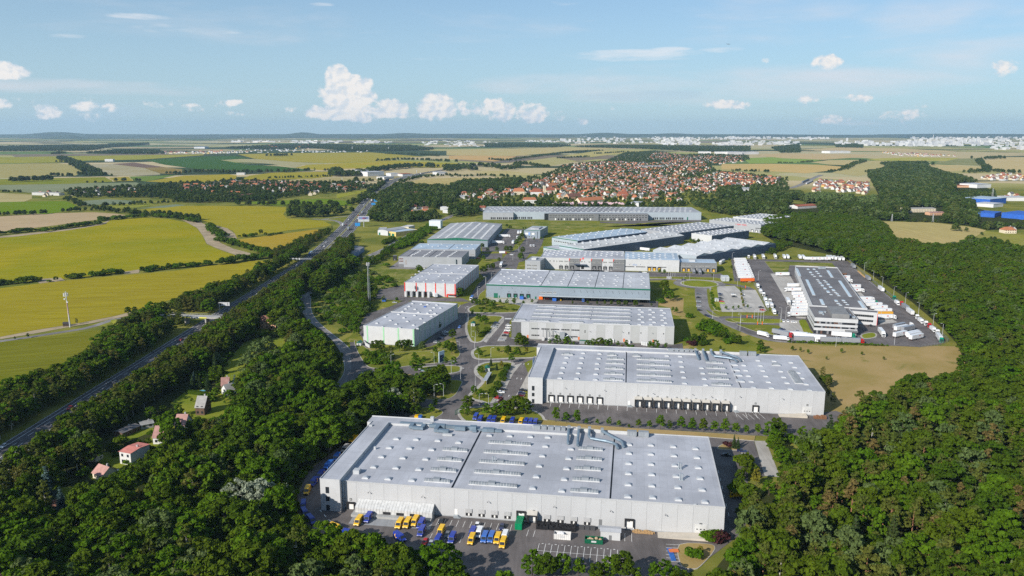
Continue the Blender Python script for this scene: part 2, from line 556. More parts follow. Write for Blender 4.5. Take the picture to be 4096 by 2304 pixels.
# ------------------------------------------------------------------ fields
TAN,STRAW=(.43,.36,.17),(.47,.37,.18)
FIELDS=[(pts(vN1,'-260,225 140,205 600,150 870,105 960,60 1250,45 1450,55 1600,85 1690,135 1740,200 1770,270 1850,310 2060,385 1960,408 1640,440 1200,500 850,540 500,575 0,600 -260,620'),(.315,.262,.0158),(.225,.224,.0135),15),(pts(vN1,'-260,690 0,650 500,590 1000,545 1500,500 2000,430 2200,415 2340,415 2200,470 2000,575 1700,660 1500,740 1200,830 1000,885 700,945 300,1010 0,1068 -260,1110'),
(.306,.254,.0203),(.27,.215,.0225),8),(pts(vN1,'-260,1150 0,1112 400,1067 800,1012 870,1010 860,1060 830,1130 700,1230 500,1330 100,1460 -260,1600'),(.135,.146,.0135),(.18,.172,.0203),20),(pts(vN1,'-260,200 0,165 400,120 850,60 1120,30 1000,10 800,-2 300,12 0,35 -260,40'),
(.45,.331,.2),(.414,.31,.176),12),(pts(vL1,'-160,803 0,795 500,785 680,785 790,830 820,862 480,918 0,905 -160,905'),(.117,.202,.009),(.153,.206,.0135),12),(pts(vL1,'-160,700 0,700 330,718 330,760 250,790 0,796 -160,800'),TAN,(.342,.284,.12),
5),(pts(vL1,'-160,620 0,620 500,610 900,600 1400,592 1430,600 1380,640 1250,660 900,667 700,690 300,697 0,665 -160,655'),(.194,.224,.12),(.243,.249,.152),4),(pts(vL1,'-160,560 100,555 520,547 1080,537 1150,570 1160,585 700,607 0,617 -160,618'),
(.171,.202,.0203),(.243,.224,.027),6),(pts(vL1,'-160,402 0,402 580,392 700,405 860,457 850,482 780,522 500,522 100,542 -160,558'),(.36,.301,.116),(.324,.284,.104),65),(pts(vL1,'-160,332 100,332 620,322 1300,312 2100,302 2100,312 1450,357 900,367 600,387 0,397 -160,397'),
(.306,.275,.0383),(.243,.241,.0315),3),(pts(vL1,'1150,402 1380,387 1700,435 1480,442'),(.153,.103,.08),(.18,.12,.088),70),(pts(vL1,'920,407 1150,402 1480,442 1650,500 1650,512 1290,527 1150,522 1000,462'),(.315,.267,.132),(.36,.318,.208),60),
(pts(vL1,'1480,442 1700,435 1880,457 1870,502 1750,504 1660,500'),(.225,.163,.0383),(.252,.189,.08),60),(pts(vL1,'1500,362 2150,322 2420,320 2570,345 2270,362 2575,412 2870,425 3260,470 2900,478 2575,468 2300,465 2050,457 1700,410'),(.0405,
.0989,.0203),(.054,.112,.0225),55),(pts(vL2,'-60,362 300,350 700,380 1100,402 800,412 720,442 480,402 100,377'),(.36,.318,.176),(.324,.292,.136),5),(pts(vL2,'130,302 480,292 900,287 1500,282 2050,327 1850,332 1560,372 1100,395 700,380 300,347'),
(.333,.267,.0383),(.297,.258,.0338),5),(pts(vL2,'720,442 850,410 1100,400 1700,365 2400,395 2420,412 2200,442 1800,432 1200,452 1000,467'),(.369,.267,.0338),(.288,.275,.027),5),(pts(vL2,'130,572 250,522 500,490 1140,480 1150,502 1100,532 900,552 500,562 370,576'),
(.324,.267,.0293),(.279,.249,.027),5),(pts(vL2,'370,580 600,565 1200,542 1600,552 1500,572 1200,602 800,607'),(.378,.31,.144),(.342,.284,.12),5),(pts(vL1,'1500,582 1900,522 2350,508 2440,522 2430,552 2200,592 1900,602'),(.351,.275,.0293),(.315,
.258,.0315),5),(pts(vL1,'1330,532 1820,517 1500,583 1380,575'),(.126,.194,.036),(.153,.206,.0405),5),(pts(vL1,'1120,545 1320,533 1380,578 1180,582'),(.333,.258,.036),(.297,.249,.0315),5),(pts(vL1,'1440,872 1800,834 2576,836')+pts(vL2,'650,847 600,925 650,965 1000,987')+pts(vR,
'600,560 735,620 640,650 0,712')+pts(vQ,'1500,105 1150,140 900,185 840,80 650,10')+pts(vN1,'2000,160 1900,120 1740,72'),(.315,.258,.0225),(.279,.249,.0225),5),(pts(vQ,'890,215 1400,150 2000,70 2180,60 2130,90 1950,190 1700,300 1480,390 1300,350 1140,290 950,260'),
(.378,.249,.027),(.342,.249,.036),14),(pts(vL2,'150,797 700,772 1000,760 1320,787 1300,832 1100,832 500,832'),(.117,.198,.0135),(.162,.206,.018),5),(pts(vL2,'1150,712 1480,662 1500,677 1300,722 1150,757'),(.243,.258,.027),(.27,.258,.036),5),
(pts(vL1,'800,787 1100,765 1500,787 1450,807 1000,822 880,822'),(.171,.206,.128),(.198,.224,.144),5),(pts(vL1,'1420,862 1800,817 1920,827 1700,852'),(.171,.206,.128),(.198,.224,.144),5),(pts(vL1,'900,845 1500,802 1620,815 1400,850 1100,855'),
(.252,.258,.0405),(.216,.232,.036),5),(pts(vL2,'1800,682 1860,592 2050,552 2576,540 2790,545')+pts(vM1,'620,462 590,487 400,490 230,492 120,542')+pts(vL2,'2450,652 2200,672 2100,712 1850,722'),(.433,.341,.147),(.403,.321,.126),80),(pts(vM1,
'-30,215 500,202 1000,192 1480,197 1300,215 1100,217 850,242 560,267 -30,260'),(.454,.35,.151),(.403,.341,.143),0),(pts(vM1,'-10,263 340,263 570,270 480,300 380,312 -10,292'),(.504,.312,.126),(.474,.321,.134),0),(pts(vM1,'500,327 900,277 1100,312 860,352 560,332'),
(.383,.327,.143),(.343,.312,.126),30),(pts(vM1,'960,267 1300,217 1740,217 1500,242 1200,277'),(.423,.35,.134),(.373,.321,.101),20),(pts(vM1,'180,397 470,394 740,422 720,432 330,432'),TAN,(.393,.321,.126),0),(pts(vM1,'1940,258 2500,255 2576,262 2500,272 1950,272'),
STRAW,TAN,0),(pts(vM2,'-30,337 400,334 800,342 1050,362 1000,382 700,417 450,402 -30,382'),(.514,.355,.139),(.464,.341,.134),10),(pts(vM2,'150,287 400,277 850,302 600,327 210,332'),(.202,.294,.0402),(.232,.303,.084),5),(pts(vM2,'270,262 500,242 1250,257 1180,277 850,300 500,287'),
(.484,.355,.181),(.454,.341,.168),5),(pts(vM2,'740,322 900,302 1180,302 1080,347 900,342'),(.454,.35,.16),TAN,10),(pts(vM2,'920,412 1220,307 1780,317 1760,327 1380,337 1360,377 1230,382 1220,427 1150,442'),(.423,.345,.155),(.383,.331,.143),
30),(pts(vM2,'1220,292 1600,277 2020,287 1900,312 1300,307'),(.423,.35,.118),(.302,.303,.0331),5),(pts(vM2,'1760,337 2210,357 2210,382 1950,402 1750,377'),(.464,.345,.151),TAN,80),(pts(vM2,'2230,312 2400,277 2760,277 2760,422 2500,422 2300,377'),
(.484,.374,.185),(.454,.36,.168),5),(pts(vM2,'1880,422 2000,417 2100,452 1950,432'),STRAW,TAN,5),(pts(vM2,'1200,827 1800,842 2100,877 2250,907 2130,982 2000,1042 1850,1100 1560,1080 1430,1010 1370,900'),(.439,.341,.143),(.393,.321,.126),100),
(pts(vM2,'2240,912 2576,952 2750,1000 2750,1120 2300,1100 2130,992'),(.242,.237,.0402),(.302,.255,.101),30),(pts(vM2,'1800,332 1900,292 2180,287 2200,352'),(.202,.213,.084),(.262,.246,.109),5),(pts(vM2,'640,217 1000,192 1500,202 2000,227 1850,237 1300,227'),
(.494,.36,.193),STRAW,5),]
for i,(P,c,c2,a)in enumerate(FIELDS):
 far=min(p[1]for p in P)>2500
 sheet('field',P,field_mat('crop_%d'%i,c,c2,R(a),.3 if far else .5,.1 if far else .35,0. if far else 1.))
for v,s in((vN1,'1560,62 1700,72 1790,120 1850,190 1890,260 2000,310 2230,372 2190,400 2070,382 1860,308 1775,268 1742,200 1692,133 1600,83'),(vQ,'560,0 760,50 870,130 900,200 840,195 760,200 690,200 740,140 690,70'),(vN1,'300,575 520,560 560,585 340,610'),
(vN1,'1060,510 1210,488 1190,520 1070,530'),(vN1,'0,1070 300,1012 700,948 1000,888 1200,832 1260,850 1090,890 800,950 640,975 300,1040 0,1090'),(vN1,'0,205 140,190 600,140 870,95 960,58 900,100 870,108 600,152 140,207 0,218')):
 sheet('dirt_track',pts(v,s),DIRT,k=1.6)
 # ------------------------------------------------------------------ grass, woods, meadows of the business park
sheet('park_grass',pts(vD,'-900,1500 0,1000 500,500 1100,100 2500,-700 4800,-700 4600,700 4700,1600 2000,1700 -100,1900'),GR,z=.014)
sheet('parched_meadow',[gp(*q)for q in((2860,1392),(3050,1366),(3160,1372),(3300,1383),(3500,1383),(3700,1383),(3840,1386),(3900,1500),(3900,1600),(3560,1690),(3330,1720),(3300,1650),(3240,1500),(3200,1425))],GR_DRY,z=.022)
sheet('wild_meadow',pts(vD,'-300,700 -130,250 200,60 560,210 780,225 640,440 300,520 60,760 -60,900'),GR_WILD,z=.022)
sheet('wild_meadow',pts(vH,'-40,250 300,255 900,275 1700,285 1640,235 1900,225 1000,300 700,300 200,330 0,380 -500,230 -400,195'),GR_WILD,z=.03)
sheet('meadow_slope',pts(vK,'60,460 380,450 560,520 640,600 665,740 690,900 760,960 1000,1080 1300,1200 1500,1330 1800,1440 1400,1600 900,1520 600,1480 500,1430 600,1230 530,980 340,980 310,850 100,820 120,720 300,600'),GR,z=.026)
sheet('dry_bank',pts(vK,'120,800 200,700 340,680 490,700 480,900 540,940 420,960 330,940 300,840'),GR_DRY,z=.032)
CLEARING=pts(vN2,'600,900 700,760 840,600 960,560 1250,565 1230,640 1000,700 900,800 800,930 620,960')
sheet('clearing',CLEARING,GR_LAWN,z=.05)
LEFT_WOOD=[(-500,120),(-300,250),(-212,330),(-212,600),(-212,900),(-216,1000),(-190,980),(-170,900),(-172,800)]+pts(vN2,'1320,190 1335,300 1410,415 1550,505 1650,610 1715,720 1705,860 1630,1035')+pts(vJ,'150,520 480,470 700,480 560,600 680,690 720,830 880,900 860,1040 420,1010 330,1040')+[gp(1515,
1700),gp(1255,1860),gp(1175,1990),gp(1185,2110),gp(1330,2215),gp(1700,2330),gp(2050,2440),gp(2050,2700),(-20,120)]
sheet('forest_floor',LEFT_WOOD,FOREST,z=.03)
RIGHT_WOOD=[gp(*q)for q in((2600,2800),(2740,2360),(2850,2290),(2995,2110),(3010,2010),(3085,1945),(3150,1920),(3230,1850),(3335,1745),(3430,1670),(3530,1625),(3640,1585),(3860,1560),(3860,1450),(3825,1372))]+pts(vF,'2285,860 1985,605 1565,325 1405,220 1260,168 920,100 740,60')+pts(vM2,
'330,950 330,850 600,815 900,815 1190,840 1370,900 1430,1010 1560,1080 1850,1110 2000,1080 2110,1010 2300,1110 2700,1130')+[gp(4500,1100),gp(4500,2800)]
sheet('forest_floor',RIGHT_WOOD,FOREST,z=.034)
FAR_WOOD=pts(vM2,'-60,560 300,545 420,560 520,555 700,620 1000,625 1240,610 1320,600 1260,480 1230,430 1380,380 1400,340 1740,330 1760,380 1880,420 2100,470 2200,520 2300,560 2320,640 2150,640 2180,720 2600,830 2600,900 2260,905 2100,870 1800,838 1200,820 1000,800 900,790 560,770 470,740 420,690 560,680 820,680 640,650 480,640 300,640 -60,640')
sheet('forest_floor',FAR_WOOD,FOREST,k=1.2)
# ------------------------------------------------------------------ motorway in its tree belts
MW=smooth([(-230.5,60),(-230.5,340),(-230.5,640),(-230.5,900),(-237,1010),(-247,1140),(-259,1270),(-288,1541),(-314,1790),(-331,1990),(-352,2300),(-330,2650),(-260,3000),(-150,3400),(60,4100)],8)
mz=lambda p:.04+max(0,p[1])*.00007
mb=MB()
ribbon(mb,MW,14.5,1.2,mz)
ribbon(mb,MW,-1.2,-14.5,mz)
tag(mb.build('motorway',ASPH_D),kind='structure')
mb=MB()
ribbon(mb,MW,1.2,-1.2,lambda p:mz(p)+.02)
tag(mb.build('central_reserve',grass_mat('reserve',(.16,.15,.05),(.2,.19,.07),(.3,.27,.2),.5,.05)),kind='structure')
mb=MB()
for o_ in(13.9,1.9,11.,-1.9,-11.,-13.9):
 ribbon(mb,MW,o_+.13,o_-.13,lambda p:mz(p)+.02)
for o_ in(4.9,8.,-4.9,-8.):
 dashes(mb,[p for p in MW if p[1]<2300],o_,.28,5.,9.,.25)
tag(mb.build('lane_markings',LINE),kind='structure')
def road(name,P,w,mat,z=.05,n=6,centre=True,edges=True,kerb=False):
 P=smooth(P,n)
 m=MB()
 ribbon(m,P,w/2,-w/2,z)
 tag(m.build(name,mat),kind='structure')
 if edges or centre:
  m=MB()
  if edges:
   for s_ in(w/2-.35,-w/2+.35):
    ribbon(m,P,s_+.09,s_-.09,z+.006)
  if centre:
   dashes(m,P,0.,.16,3.,4.,z+.006)
  tag(m.build('road_markings',LINE),kind='structure')
 return P
SERVICE=road('service_road',pts(vN2,'1590,1090 1690,1010 1770,920 1800,830 1775,735 1690,630 1590,545 1480,455 1410,370 1385,290 1395,180 1440,100')+pts(vR,'560,1440 700,1375 960,1300 1100,1235 1270,1170 1480,1080 1650,1000')+pts(vR,'1850,880 2080,760 2300,660 2484,575 2700,480'),
9.5,ASPH_L)
road('slip_road',pts(vR,'420,522 600,530 760,545 860,575 905,612 900,660'),7.,ASPH_L,.09,centre=False)
road('slip_road',pts(vR,'1060,462 960,478 820,497 600,520'),5.,ASPH_L,.1,centre=False)
road('slip_road',pts(vR,'1480,220 1600,262 1800,268 2000,285 2150,300 2200,335 2160,370 2060,385'),7.,ASPH_L,.09,centre=False)
LANE=road('lane',pts(vN1,'-260,1150 0,1106 250,1071 500,1032 700,1001 820,972 990,928 1090,908'),6.,ASPH_L,.06,centre=False,edges=False)
GLANE=road('garden_lane',pts(vN3,'1400,40 1200,190 1050,290 900,390 760,480 600,570 400,660 150,780 -100,900'),4.,asphalt_mat('lane_gravel',(.2,.18,.16)),.06,centre=False,edges=False)
road('town_road',pts(vG,'900,300 1050,240 1200,190 1300,160 1500,95'),7.,ASPH_L,.1,centre=False,edges=False)
road('shed_road',pts(vR,'830,1200 900,1215 1000,1230 1100,1240'),9.,ASPH_L,.045,centre=False,edges=False)
# ------------------------------------------------------------------ paved yards and streets
sheet('yard',[gp(*q)for q in((1560,1640),(1235,1880),(1188,1985),(1200,2095),(1330,2185),(1700,2310),(2050,2420),(2560,2420),(2690,2340),(2760,2290),(2880,2200),(2965,2135),(2992,2080),(2992,1900),(2985,1800),(2990,1740),(2840,1735),(2400,1800))],
ASPH,z=.05)
sheet('parking_lot',pts(vS,'70,165 300,172 500,192 600,520 560,545 470,420 430,300 390,285 200,290'),ASPH,z=.055)
sheet('paved_bay',pts(vS,'505,194 612,196 745,531 600,521'),PAVER,z=.06)
sheet('paved_bay',pts(vS,'378,300 425,300 465,420 410,418'),PAVER,z=.061)
sheet('yard',pts(vC,'-90,505 120,470 330,480 2350,560 2470,540 2560,570 2540,650 2400,745 1880,722 1400,690 1000,668 640,640 300,600 200,560 60,560'),ASPH,z=.055)
sheet('street',pts(vJ,'-80,640 20,420 0,60 60,60 150,240 190,330 260,385 380,398 640,385 900,350 1180,330 1400,250 1450,300 1460,480 1060,490 900,500 600,440 420,450 150,520 0,680'),ASPH,z=.045)
sheet('street',pts(vJ,'1340,-60 1700,-60 2460,60 2440,270 2300,300 2240,330 2320,520 2150,720 2120,830 2500,880 2580,960 2500,1100 1500,1090 1380,1080 1100,1075 1000,1060 1200,960 1100,900 870,895 720,835 680,690 850,560 1060,480 1400,470 1400,200'),
ASPH,z=.045)
sheet('street',pts(vD,'1200,960 1230,900 1300,780 1230,700 1280,640 1400,600 1390,540 1480,400 1560,330 1650,260 1700,180 1800,150 1900,100 1800,180 1720,260 1650,330 1580,440 1500,540 1480,600 1350,690 1330,760 1350,880 1380,1080 1240,1080'),
ASPH,z=.045)
sheet('street',pts(vD,'1350,690 1990,650 1935,735 1850,830 1840,1060 1980,1090 1600,1110 1360,1080 1300,900'),ASPH,z=.045)
sheet('yard',pts(vD,'620,590 1200,600 1400,600 1300,560 1250,550 1240,560 640,540 640,400 300,470 260,560'),ASPH,z=.045)
sheet('yard',pts(vD,'830,1140 930,1120 1230,1000 1260,880 1300,760 1180,700 1160,690 1160,790 850,1100'),ASPH,z=.045)
sheet('yard',pts(vE,'-200,560 440,440 1940,500 2040,500 2035,595 600,580 200,560'),ASPH,z=.05)
sheet('concrete_apron',pts(vD,'1575,556 2180,575 2150,640 1620,610'),CONC,z=.06)
sheet('yard',pts(vE,'250,985 2235,1060 2350,1040 2360,1130 500,1090 250,1040'),ASPH,z=.05)
sheet('yard',pts(vD,'235,875 250,1060 240,1140 150,1130 150,1030 105,960 100,900 130,830 200,740 480,650 640,580 700,600'),ASPH,z=.047)
sheet('yard',pts(vD,'480,190 560,130 760,190 900,200 760,225 450,215'),ASPH_L,z=.05)
sheet('yard',pts(vG,'1440,650 1700,430 1780,440 1960,440 1900,560 1800,640 1760,720 1380,735 1370,660'),ASPH,z=.05)
sheet('yard',pts(vG,'1370,760 1640,750 1640,820 1430,830 1370,800'),ASPH,z=.052)
sheet('street',pts(vG,'1330,985 1500,880 1620,840 1700,760 1840,690 1940,560 1960,540 2180,545 2150,640 2080,760 1990,760 1920,850 1850,870 1820,960 1700,940 1640,960 1540,1000 1400,1060'),ASPH,z=.054)
sheet('yard',pts(vX,'560,570 1500,560 2576,600 2576,660 560,640')+pts(vY,'1000,520 200,480'),ASPH,z=.05)
sheet('yard',pts(vY,'-100,420 2390,490 2480,480 2560,540 2500,600 2350,570 860,560 850,480 -100,470'),ASPH,z=.051)
sheet('yard',pts(vH,'700,250 1150,240 1660,230 1640,250 1140,260 1000,272 700,262'),ASPH,z=.09)
ROAD_OUT=[pts(vK,'-120,432 0,432 300,425 560,452 720,470'),pts(vK,'860,500 1050,492 1250,512 1400,545 1480,590'),pts(vK,'735,530 740,650 755,790 800,880 900,955 1040,1015 1280,1125 1560,1235 1800,1300 2100,1320 2500,1330'),pts(vK,'1000,985 1150,975 1350,985 1600,990 1850,975')]
for i,P in enumerate(ROAD_OUT):
 road('access_road',P,11. if i==2 else 7.5,ASPH_L if i==2 else ASPH,.048+.004*i,edges=False,centre=(i==0))
road('access_road',pts(vK,'1080,1005 1250,1055 1500,1072 1880,1075'),5.,ASPH,.066,edges=False,centre=False)
RB=vK(715,490)
sheet('roundabout',[(RB[0]+25.*math.cos(t*PI/20),RB[1]+25.*math.sin(t*PI/20))for t in range(40)],ASPH_L,z=.068)
sheet('depot_yard',pts(vF,'290,200 1385,220 1470,300 1710,500 2010,735 2225,890 2310,965 2250,1000 2050,1027 1500,1000 830,975 690,960 520,920 340,860 370,805 740,800 760,765 380,748 380,728 735,735 690,640 505,405 320,410'),ASPH,z=.058)
sheet('concrete_pad',pts(vF,'660,340 832,338 1000,630 990,762 905,757'),CONC,z=.064)
sheet('concrete_pad',pts(vF,'1290,350 1340,350 1690,700 1850,795 1690,815 1640,700 1600,660'),CONC,z=.064)
sheet('concrete_pad',pts(vF,'745,805 785,772 935,775 990,890 960,905 745,900'),CONC,z=.065)
sheet('parking_lot',pts(vK,'960,530 1225,520 1295,580 1530,580 1620,740 1692,880 1640,907 1040,897 1020,830 985,660'),CONC,z=.07)
def island(poly,pave=0.,grass=GR,z=.19,sm=4,name='grass_island'):
 SHEETS[0]+=1
 z+=.0006*SHEETS[0]
 P=smooth(poly,sm,True)if sm else poly
 if sum(P[i][0]*P[(i+1)%len(P)][1]-P[(i+1)%len(P)][0]*P[i][1]for i in range(len(P)))<0:
  P=P[::-1]
 m=MB()
 m.prism(P,0.,z,1,top=0)
 tag(m.build(name,[grass,KERB]),kind='structure')
 if pave:
  c=Vector((sum(p[0]for p in P)/len(P),sum(p[1]for p in P)/len(P)))
  Q=[]
  for i,p in enumerate(P):
   t=(Vector(P[(i+1)%len(P)])-Vector(P[i-1])).normalized()
   Q.append((p[0]+t.y*pave,p[1]-t.x*pave))
  m=MB()
  m.prism(Q,0.,z-.012,1,top=0)
  tag(m.build('pavement',[PAVER,KERB]),kind='structure')
island(pts(vJ,'190,330 260,385 380,398 640,380 900,348 1180,322 1370,270 1415,200 1380,160 1200,150 1000,180 700,190 330,190 150,100 60,40 100,180'),.35)
island(pts(vJ,'910,405 1000,380 1200,372 1390,375 1415,410 1390,440 1260,465 1180,470 1040,455'),1.6)
island(pts(vJ,'870,745 900,680 1010,575 1300,552 1435,568 1410,640 1360,730 1280,785 1180,800 1060,806 940,788'),.35)
island(pts(vJ,'1640,430 1660,380 1730,340 1850,325 2070,330 2040,400 1950,560 1880,680 1810,835 1700,815 1600,790 1570,745 1660,660 1740,560 1660,480'),2.2)
island(pts(vJ,'1595,200 1620,160 1700,128 1850,115 2440,135 2400,245 2100,262 1780,276 1630,265'),2.)
island(pts(vJ,'1420,985 1440,930 1700,905 2000,908 2320,945 2440,1000 2480,1060 2440,1080 1600,1085 1480,1060'),1.5)
island(pts(vJ,'1190,975 1150,935 1000,905 880,940 860,1020 960,1055 1090,1040'),.35)
island(pts(vD,'1360,890 1375,810 1420,775 1740,772 1720,830 1600,960 1520,1055 1440,1065 1400,1030 1370,960'),1.8)
island(pts(vD,'1385,700 1420,660 1630,600 1980,650 1920,720 1460,725'),1.5)
island(pts(vD,'1490,545 1520,500 1575,470 1575,555 1640,580 1500,590'),.35)
island(pts(vD,'1180,650 1270,640 1240,680 1180,700'),.8)
island(pts(vF,'605,225 1235,240 1315,332 1285,332 1212,272 838,262 822,335 690,330'),0.,GR_WILD,sm=0)
island(pts(vF,'925,782 990,775 1030,860 1060,900 985,905 955,850'),0.,GR_LAWN,sm=2)
island(pts(vF,'1520,915 1600,895 1640,905 1630,935 1540,945'),1.2,GR_LAWN)
island(pts(vS,'178,272 190,240 285,208 385,270 350,282'),.3,GR_DRY)
island(pts(vB,'1275,1195 1500,1190 1560,1230 1440,1370 1380,1392 1310,1380 1275,1330'),.3,GR_DRY,sm=3)
island([(RB[0]+17.*math.cos(t*PI/16),RB[1]+17.*math.sin(t*PI/16))for t in range(32)],1.6,GR_LAWN,z=.2,sm=0,name='roundabout_island')
island(pts(vK,'880,545 1020,520 970,540 985,660 1020,830 1035,885 960,875 905,800 885,690'),.3,GR_LAWN,sm=2)
island(pts(vK,'810,872 850,885 1005,965 975,972 880,940'),0.,GR_WILD,sm=3)
island(pts(vK,'1090,1005 1130,1002 1265,1050 1200,1052 1110,1028'),0.,GR_WILD,sm=3)
island(pts(vK,'1200,992 1500,998 1880,1010 1880,1060 1500,1060 1260,1045'),0.,GR_LAWN,sm=3)
island(pts(vK,'1262,1080 1400,1085 1860,1098 1870,1190 1800,1235 1560,1190 1380,1130'),0.,GR,sm=3)
island(pts(vY,'870,595 900,560 2300,575 2480,640 2500,680 2200,640 1500,612'),.8,GR,sm=3)
island(pts(vC,'300,608 640,645 1000,672 1400,696 1880,728 1870,762 1540,735 900,700 620,668 310,650'),.2,GR_DRY,sm=0)
mb=MB()
def bay_lines(a,b,k,ln,z,w=.14,closed=False):
 a,b=Vector(a),Vector(b)
 d=(b-a).normalized()
 q=Vector((d.y,-d.x))
 for i in range(k+1):
  p=a.lerp(b,i/k)
  mb.face([(*(p-d*w/2),z),(*(p-d*w/2+q*ln),z),(*(p+d*w/2+q*ln),z),(*(p+d*w/2),z)])
bay_lines(vB(118,1182),vB(762,1235),12,9.6,.058)
a_,b_=Vector(vB(106,1240)),Vector(vB(758,1292))
q_=(b_-a_).normalized()
mb.face([(*a_,.06),(*(a_+Vector((q_.y,-q_.x))*.14),.06),(*(b_+Vector((q_.y,-q_.x))*.14),.06),(*b_,.06)])
bay_lines(vA(1145,982),vA(1745,1027),11,5.,.058)
bay_lines(vB(30,1070),vB(84,1075),1,5.,.058)
bay_lines(vB(822,1098),vB(878,1102),1,6.,.058)
bay_lines(vA(1090,1100),vA(1400,1125),5,5.2,.058)
for i in range(6):
 p,r=Vector(vB(1162,1190+28*i)),Vector(vB(1270,1196+28*i))
 mb.face([(p.x,p.y,.058),(r.x,r.y,.058),(r.x,r.y+.16,.058),(p.x,p.y+.16,.058)])
bay_lines(vC(378,478),vC(1880,557),21,7.5,.062,.16)
bay_lines(vC(1745,566),vC(1905,560),4,8.5,.0625,.16)
for i in range(18):
 p=vB(145+53.6*(i%12),1183+4.4*(i%12))
 if i<12:
  mb.box(p[0]-.35,p[0]+.35,p[1]-.2,p[1]+.1,.056,.06,skip='bsewn')
for(x,y)in((2240,345),(2295,345),(2150,530),(2205,535),(2045,755),(2100,760)):
 p=Vector(vJ(x,y))
 t=Vector((.15,.985))
 s_=Vector((t.y,-t.x))
 z=.052
 mb.face([(*(p-t*1.6-s_*.12),z),(*(p-t*1.6+s_*.12),z),(*(p+t*.6+s_*.12),z),(*(p+t*.6-s_*.12),z)])
 mb.face([(*(p+t*.6-s_*.4),z),(*(p+t*.6+s_*.4),z),(*(p+t*1.8),z)])
for i in range(7):
 p=Vector(vD(1800+11*i,798))
 mb.box(p.x-.28,p.x+.28,p.y-2.,p.y+2.,.049,.052,skip='bsewn')
P=pts(vJ,'110,462 480,422')
dashes(mb,P,0.,.9,1.2,.9,.056)
P=smooth(pts(vF,'1450,300 1700,505 2010,745 2225,905'),4)
dashes(mb,P,0.,.25,2.2,1.6,.066)
dashes(mb,smooth(pts(vT,'520,985 640,1115 780,1190 900,1250'),3),0.,.3,2.2,2.6,.057)
dashes(mb,smooth(pts(vB,'1590,580 1680,960 1690,1000'),3),0.,.2,3.,5.,.057)
mb.v=[(p[0],p[1],p[2]+.065)for p in mb.v]
tag(mb.build('bay_markings',LINE),kind='structure')
sheet('paved_bay',pts(vJ,'2215,330 2100,470 1990,690 1910,820 1820,840 1900,690 2000,520 2090,370'),PAVER,z=.052)
sheet('paved_bay',pts(vJ,'2400,290 2345,420 2310,560 2320,640 2250,690 2130,830 2110,790 2200,640 2300,450'),PAVER,z=.0525)
sheet('paved_bay',pts(vD,'1545,1060 1700,880 1745,780 1790,790 1785,830 1640,1000 1580,1075'),PAVER,z=.051)
sheet('paved_bay',pts(vD,'1700,1060 1820,880 1850,870 1850,940 1800,1060'),PAVER,z=.0515)
sheet('paved_bay',pts(vJ,'1560,1078 2460,1105 2460,1150 1560,1130'),PAVER,z=.056)
sheet('loading_ramp',pts(vA,'470,905 1110,960 1070,1070 400,1020'),asphalt_mat('ramp_concrete',(.27,.275,.285),.12),z=.062)
mb=MB()
def ridge(y0,x0,x1,n_,base,amp,seed,thick=1500.,peaks=()):
 prev=None
 for i in range(n_+1):
  x=x0+(x1-x0)*i/n_
  h=base+amp*(mnoise.fractal(Vector((x/4000.,seed,0)),1.,2.,5)*.8)
  for(px_,w_,hh)in peaks:
   d=abs(x-px_)/w_
   if d<1:
    h+=hh*(math.cos(d*PI)*.5+.5)**.8
  h=max(h,2.)
  row=[(x,y0-thick,-3.),(x,y0-thick*.4,h*.6),(x,y0,h),(x,y0+thick,-3.)]
  if prev:
   for k in range(3):
    mb.face([prev[k],row[k],row[k+1],prev[k+1]])
  prev=row
ridge(15200,-9000,-300,120,16,14,2.,900,())
ridge(16600,-11000,12000,200,62,26,4.,1200,[(-9400,700,42),(-4300,350,40),(-2200,500,22),(1900,600,26),(3300,400,15)])
ridge(13500,-8000,-6000,60,4,3,5.,420,[(-7450,430,62)])
tag(mb.build('hills',M('hill_woods',(.06,.085,.05),.95,.3,.002)),kind='structure')
# ================================================================== BUILDINGS
WHITE=M('white_cladding',(.455,.458,.462),.55,.04,.12,rnd=.03,ribs=('X',3.))
WHITE2=M('white_render',(.47,.472,.474),.7,.05,.2)
GREYC=M('grey_cladding',(.165,.168,.172),.55,.06,.15,rnd=.03)
LGREY=M('light_grey_cladding',(.31,.32,.34),.5,.05,.15,rnd=.03,ribs=('X',3.))
BLUEG=M('blue_grey_cladding',(.225,.265,.305),.5,.05,.1,ribs=('X',3.))
PALEB=M('pale_blue_cladding',(.33,.375,.41),.5,.05,.1,ribs=('X',3.))
NAVY=M('slate_blue_cladding',(.05,.075,.125),.5,.06,.1,ribs=('X',3.))  # blue cladding, darkened so the shade of the long side walls is in it
GREENT=M('green_trim',(.012,.12,.075),.5,.08,.3)
LGREENT=M('pale_green_trim',(.27,.5,.3),.5,.08,.3)
REDT=M('red_trim',(.55,.045,.03),.5,.08,.3)
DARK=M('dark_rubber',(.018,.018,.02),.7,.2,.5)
GLASS=M('window_glass',(.022,.026,.032),.12,.3,.4,spec=.6)
STEEL=M('galvanised_steel',(.42,.46,.49),.4,.1,.5,metal=.5)
DUCT=M('duct_sheet',(.2,.26,.31),.42,.12,.5,metal=.4)
SHUT=M('grey_shutter',(.4,.4,.4),.6,.06,.8,ribs=('Z',8.))
DOORW=M('white_door',(.7,.69,.66),.6,.06,.8)
DOORY=M('amber_door',(.62,.36,.04),.6,.08,.8)
DOORO=M('orange_door',(.55,.16,.06),.6,.08,.8)
BEIGE=M('beige_hood',(.47,.44,.39),.7,.08,.6)
PLEXI=M('weathered_polycarbonate',(.5,.5,.49),.35,.12,.6,spec=.5)
BLUEP=M('blue_panel',(.03,.1,.38),.5,.1,.5)
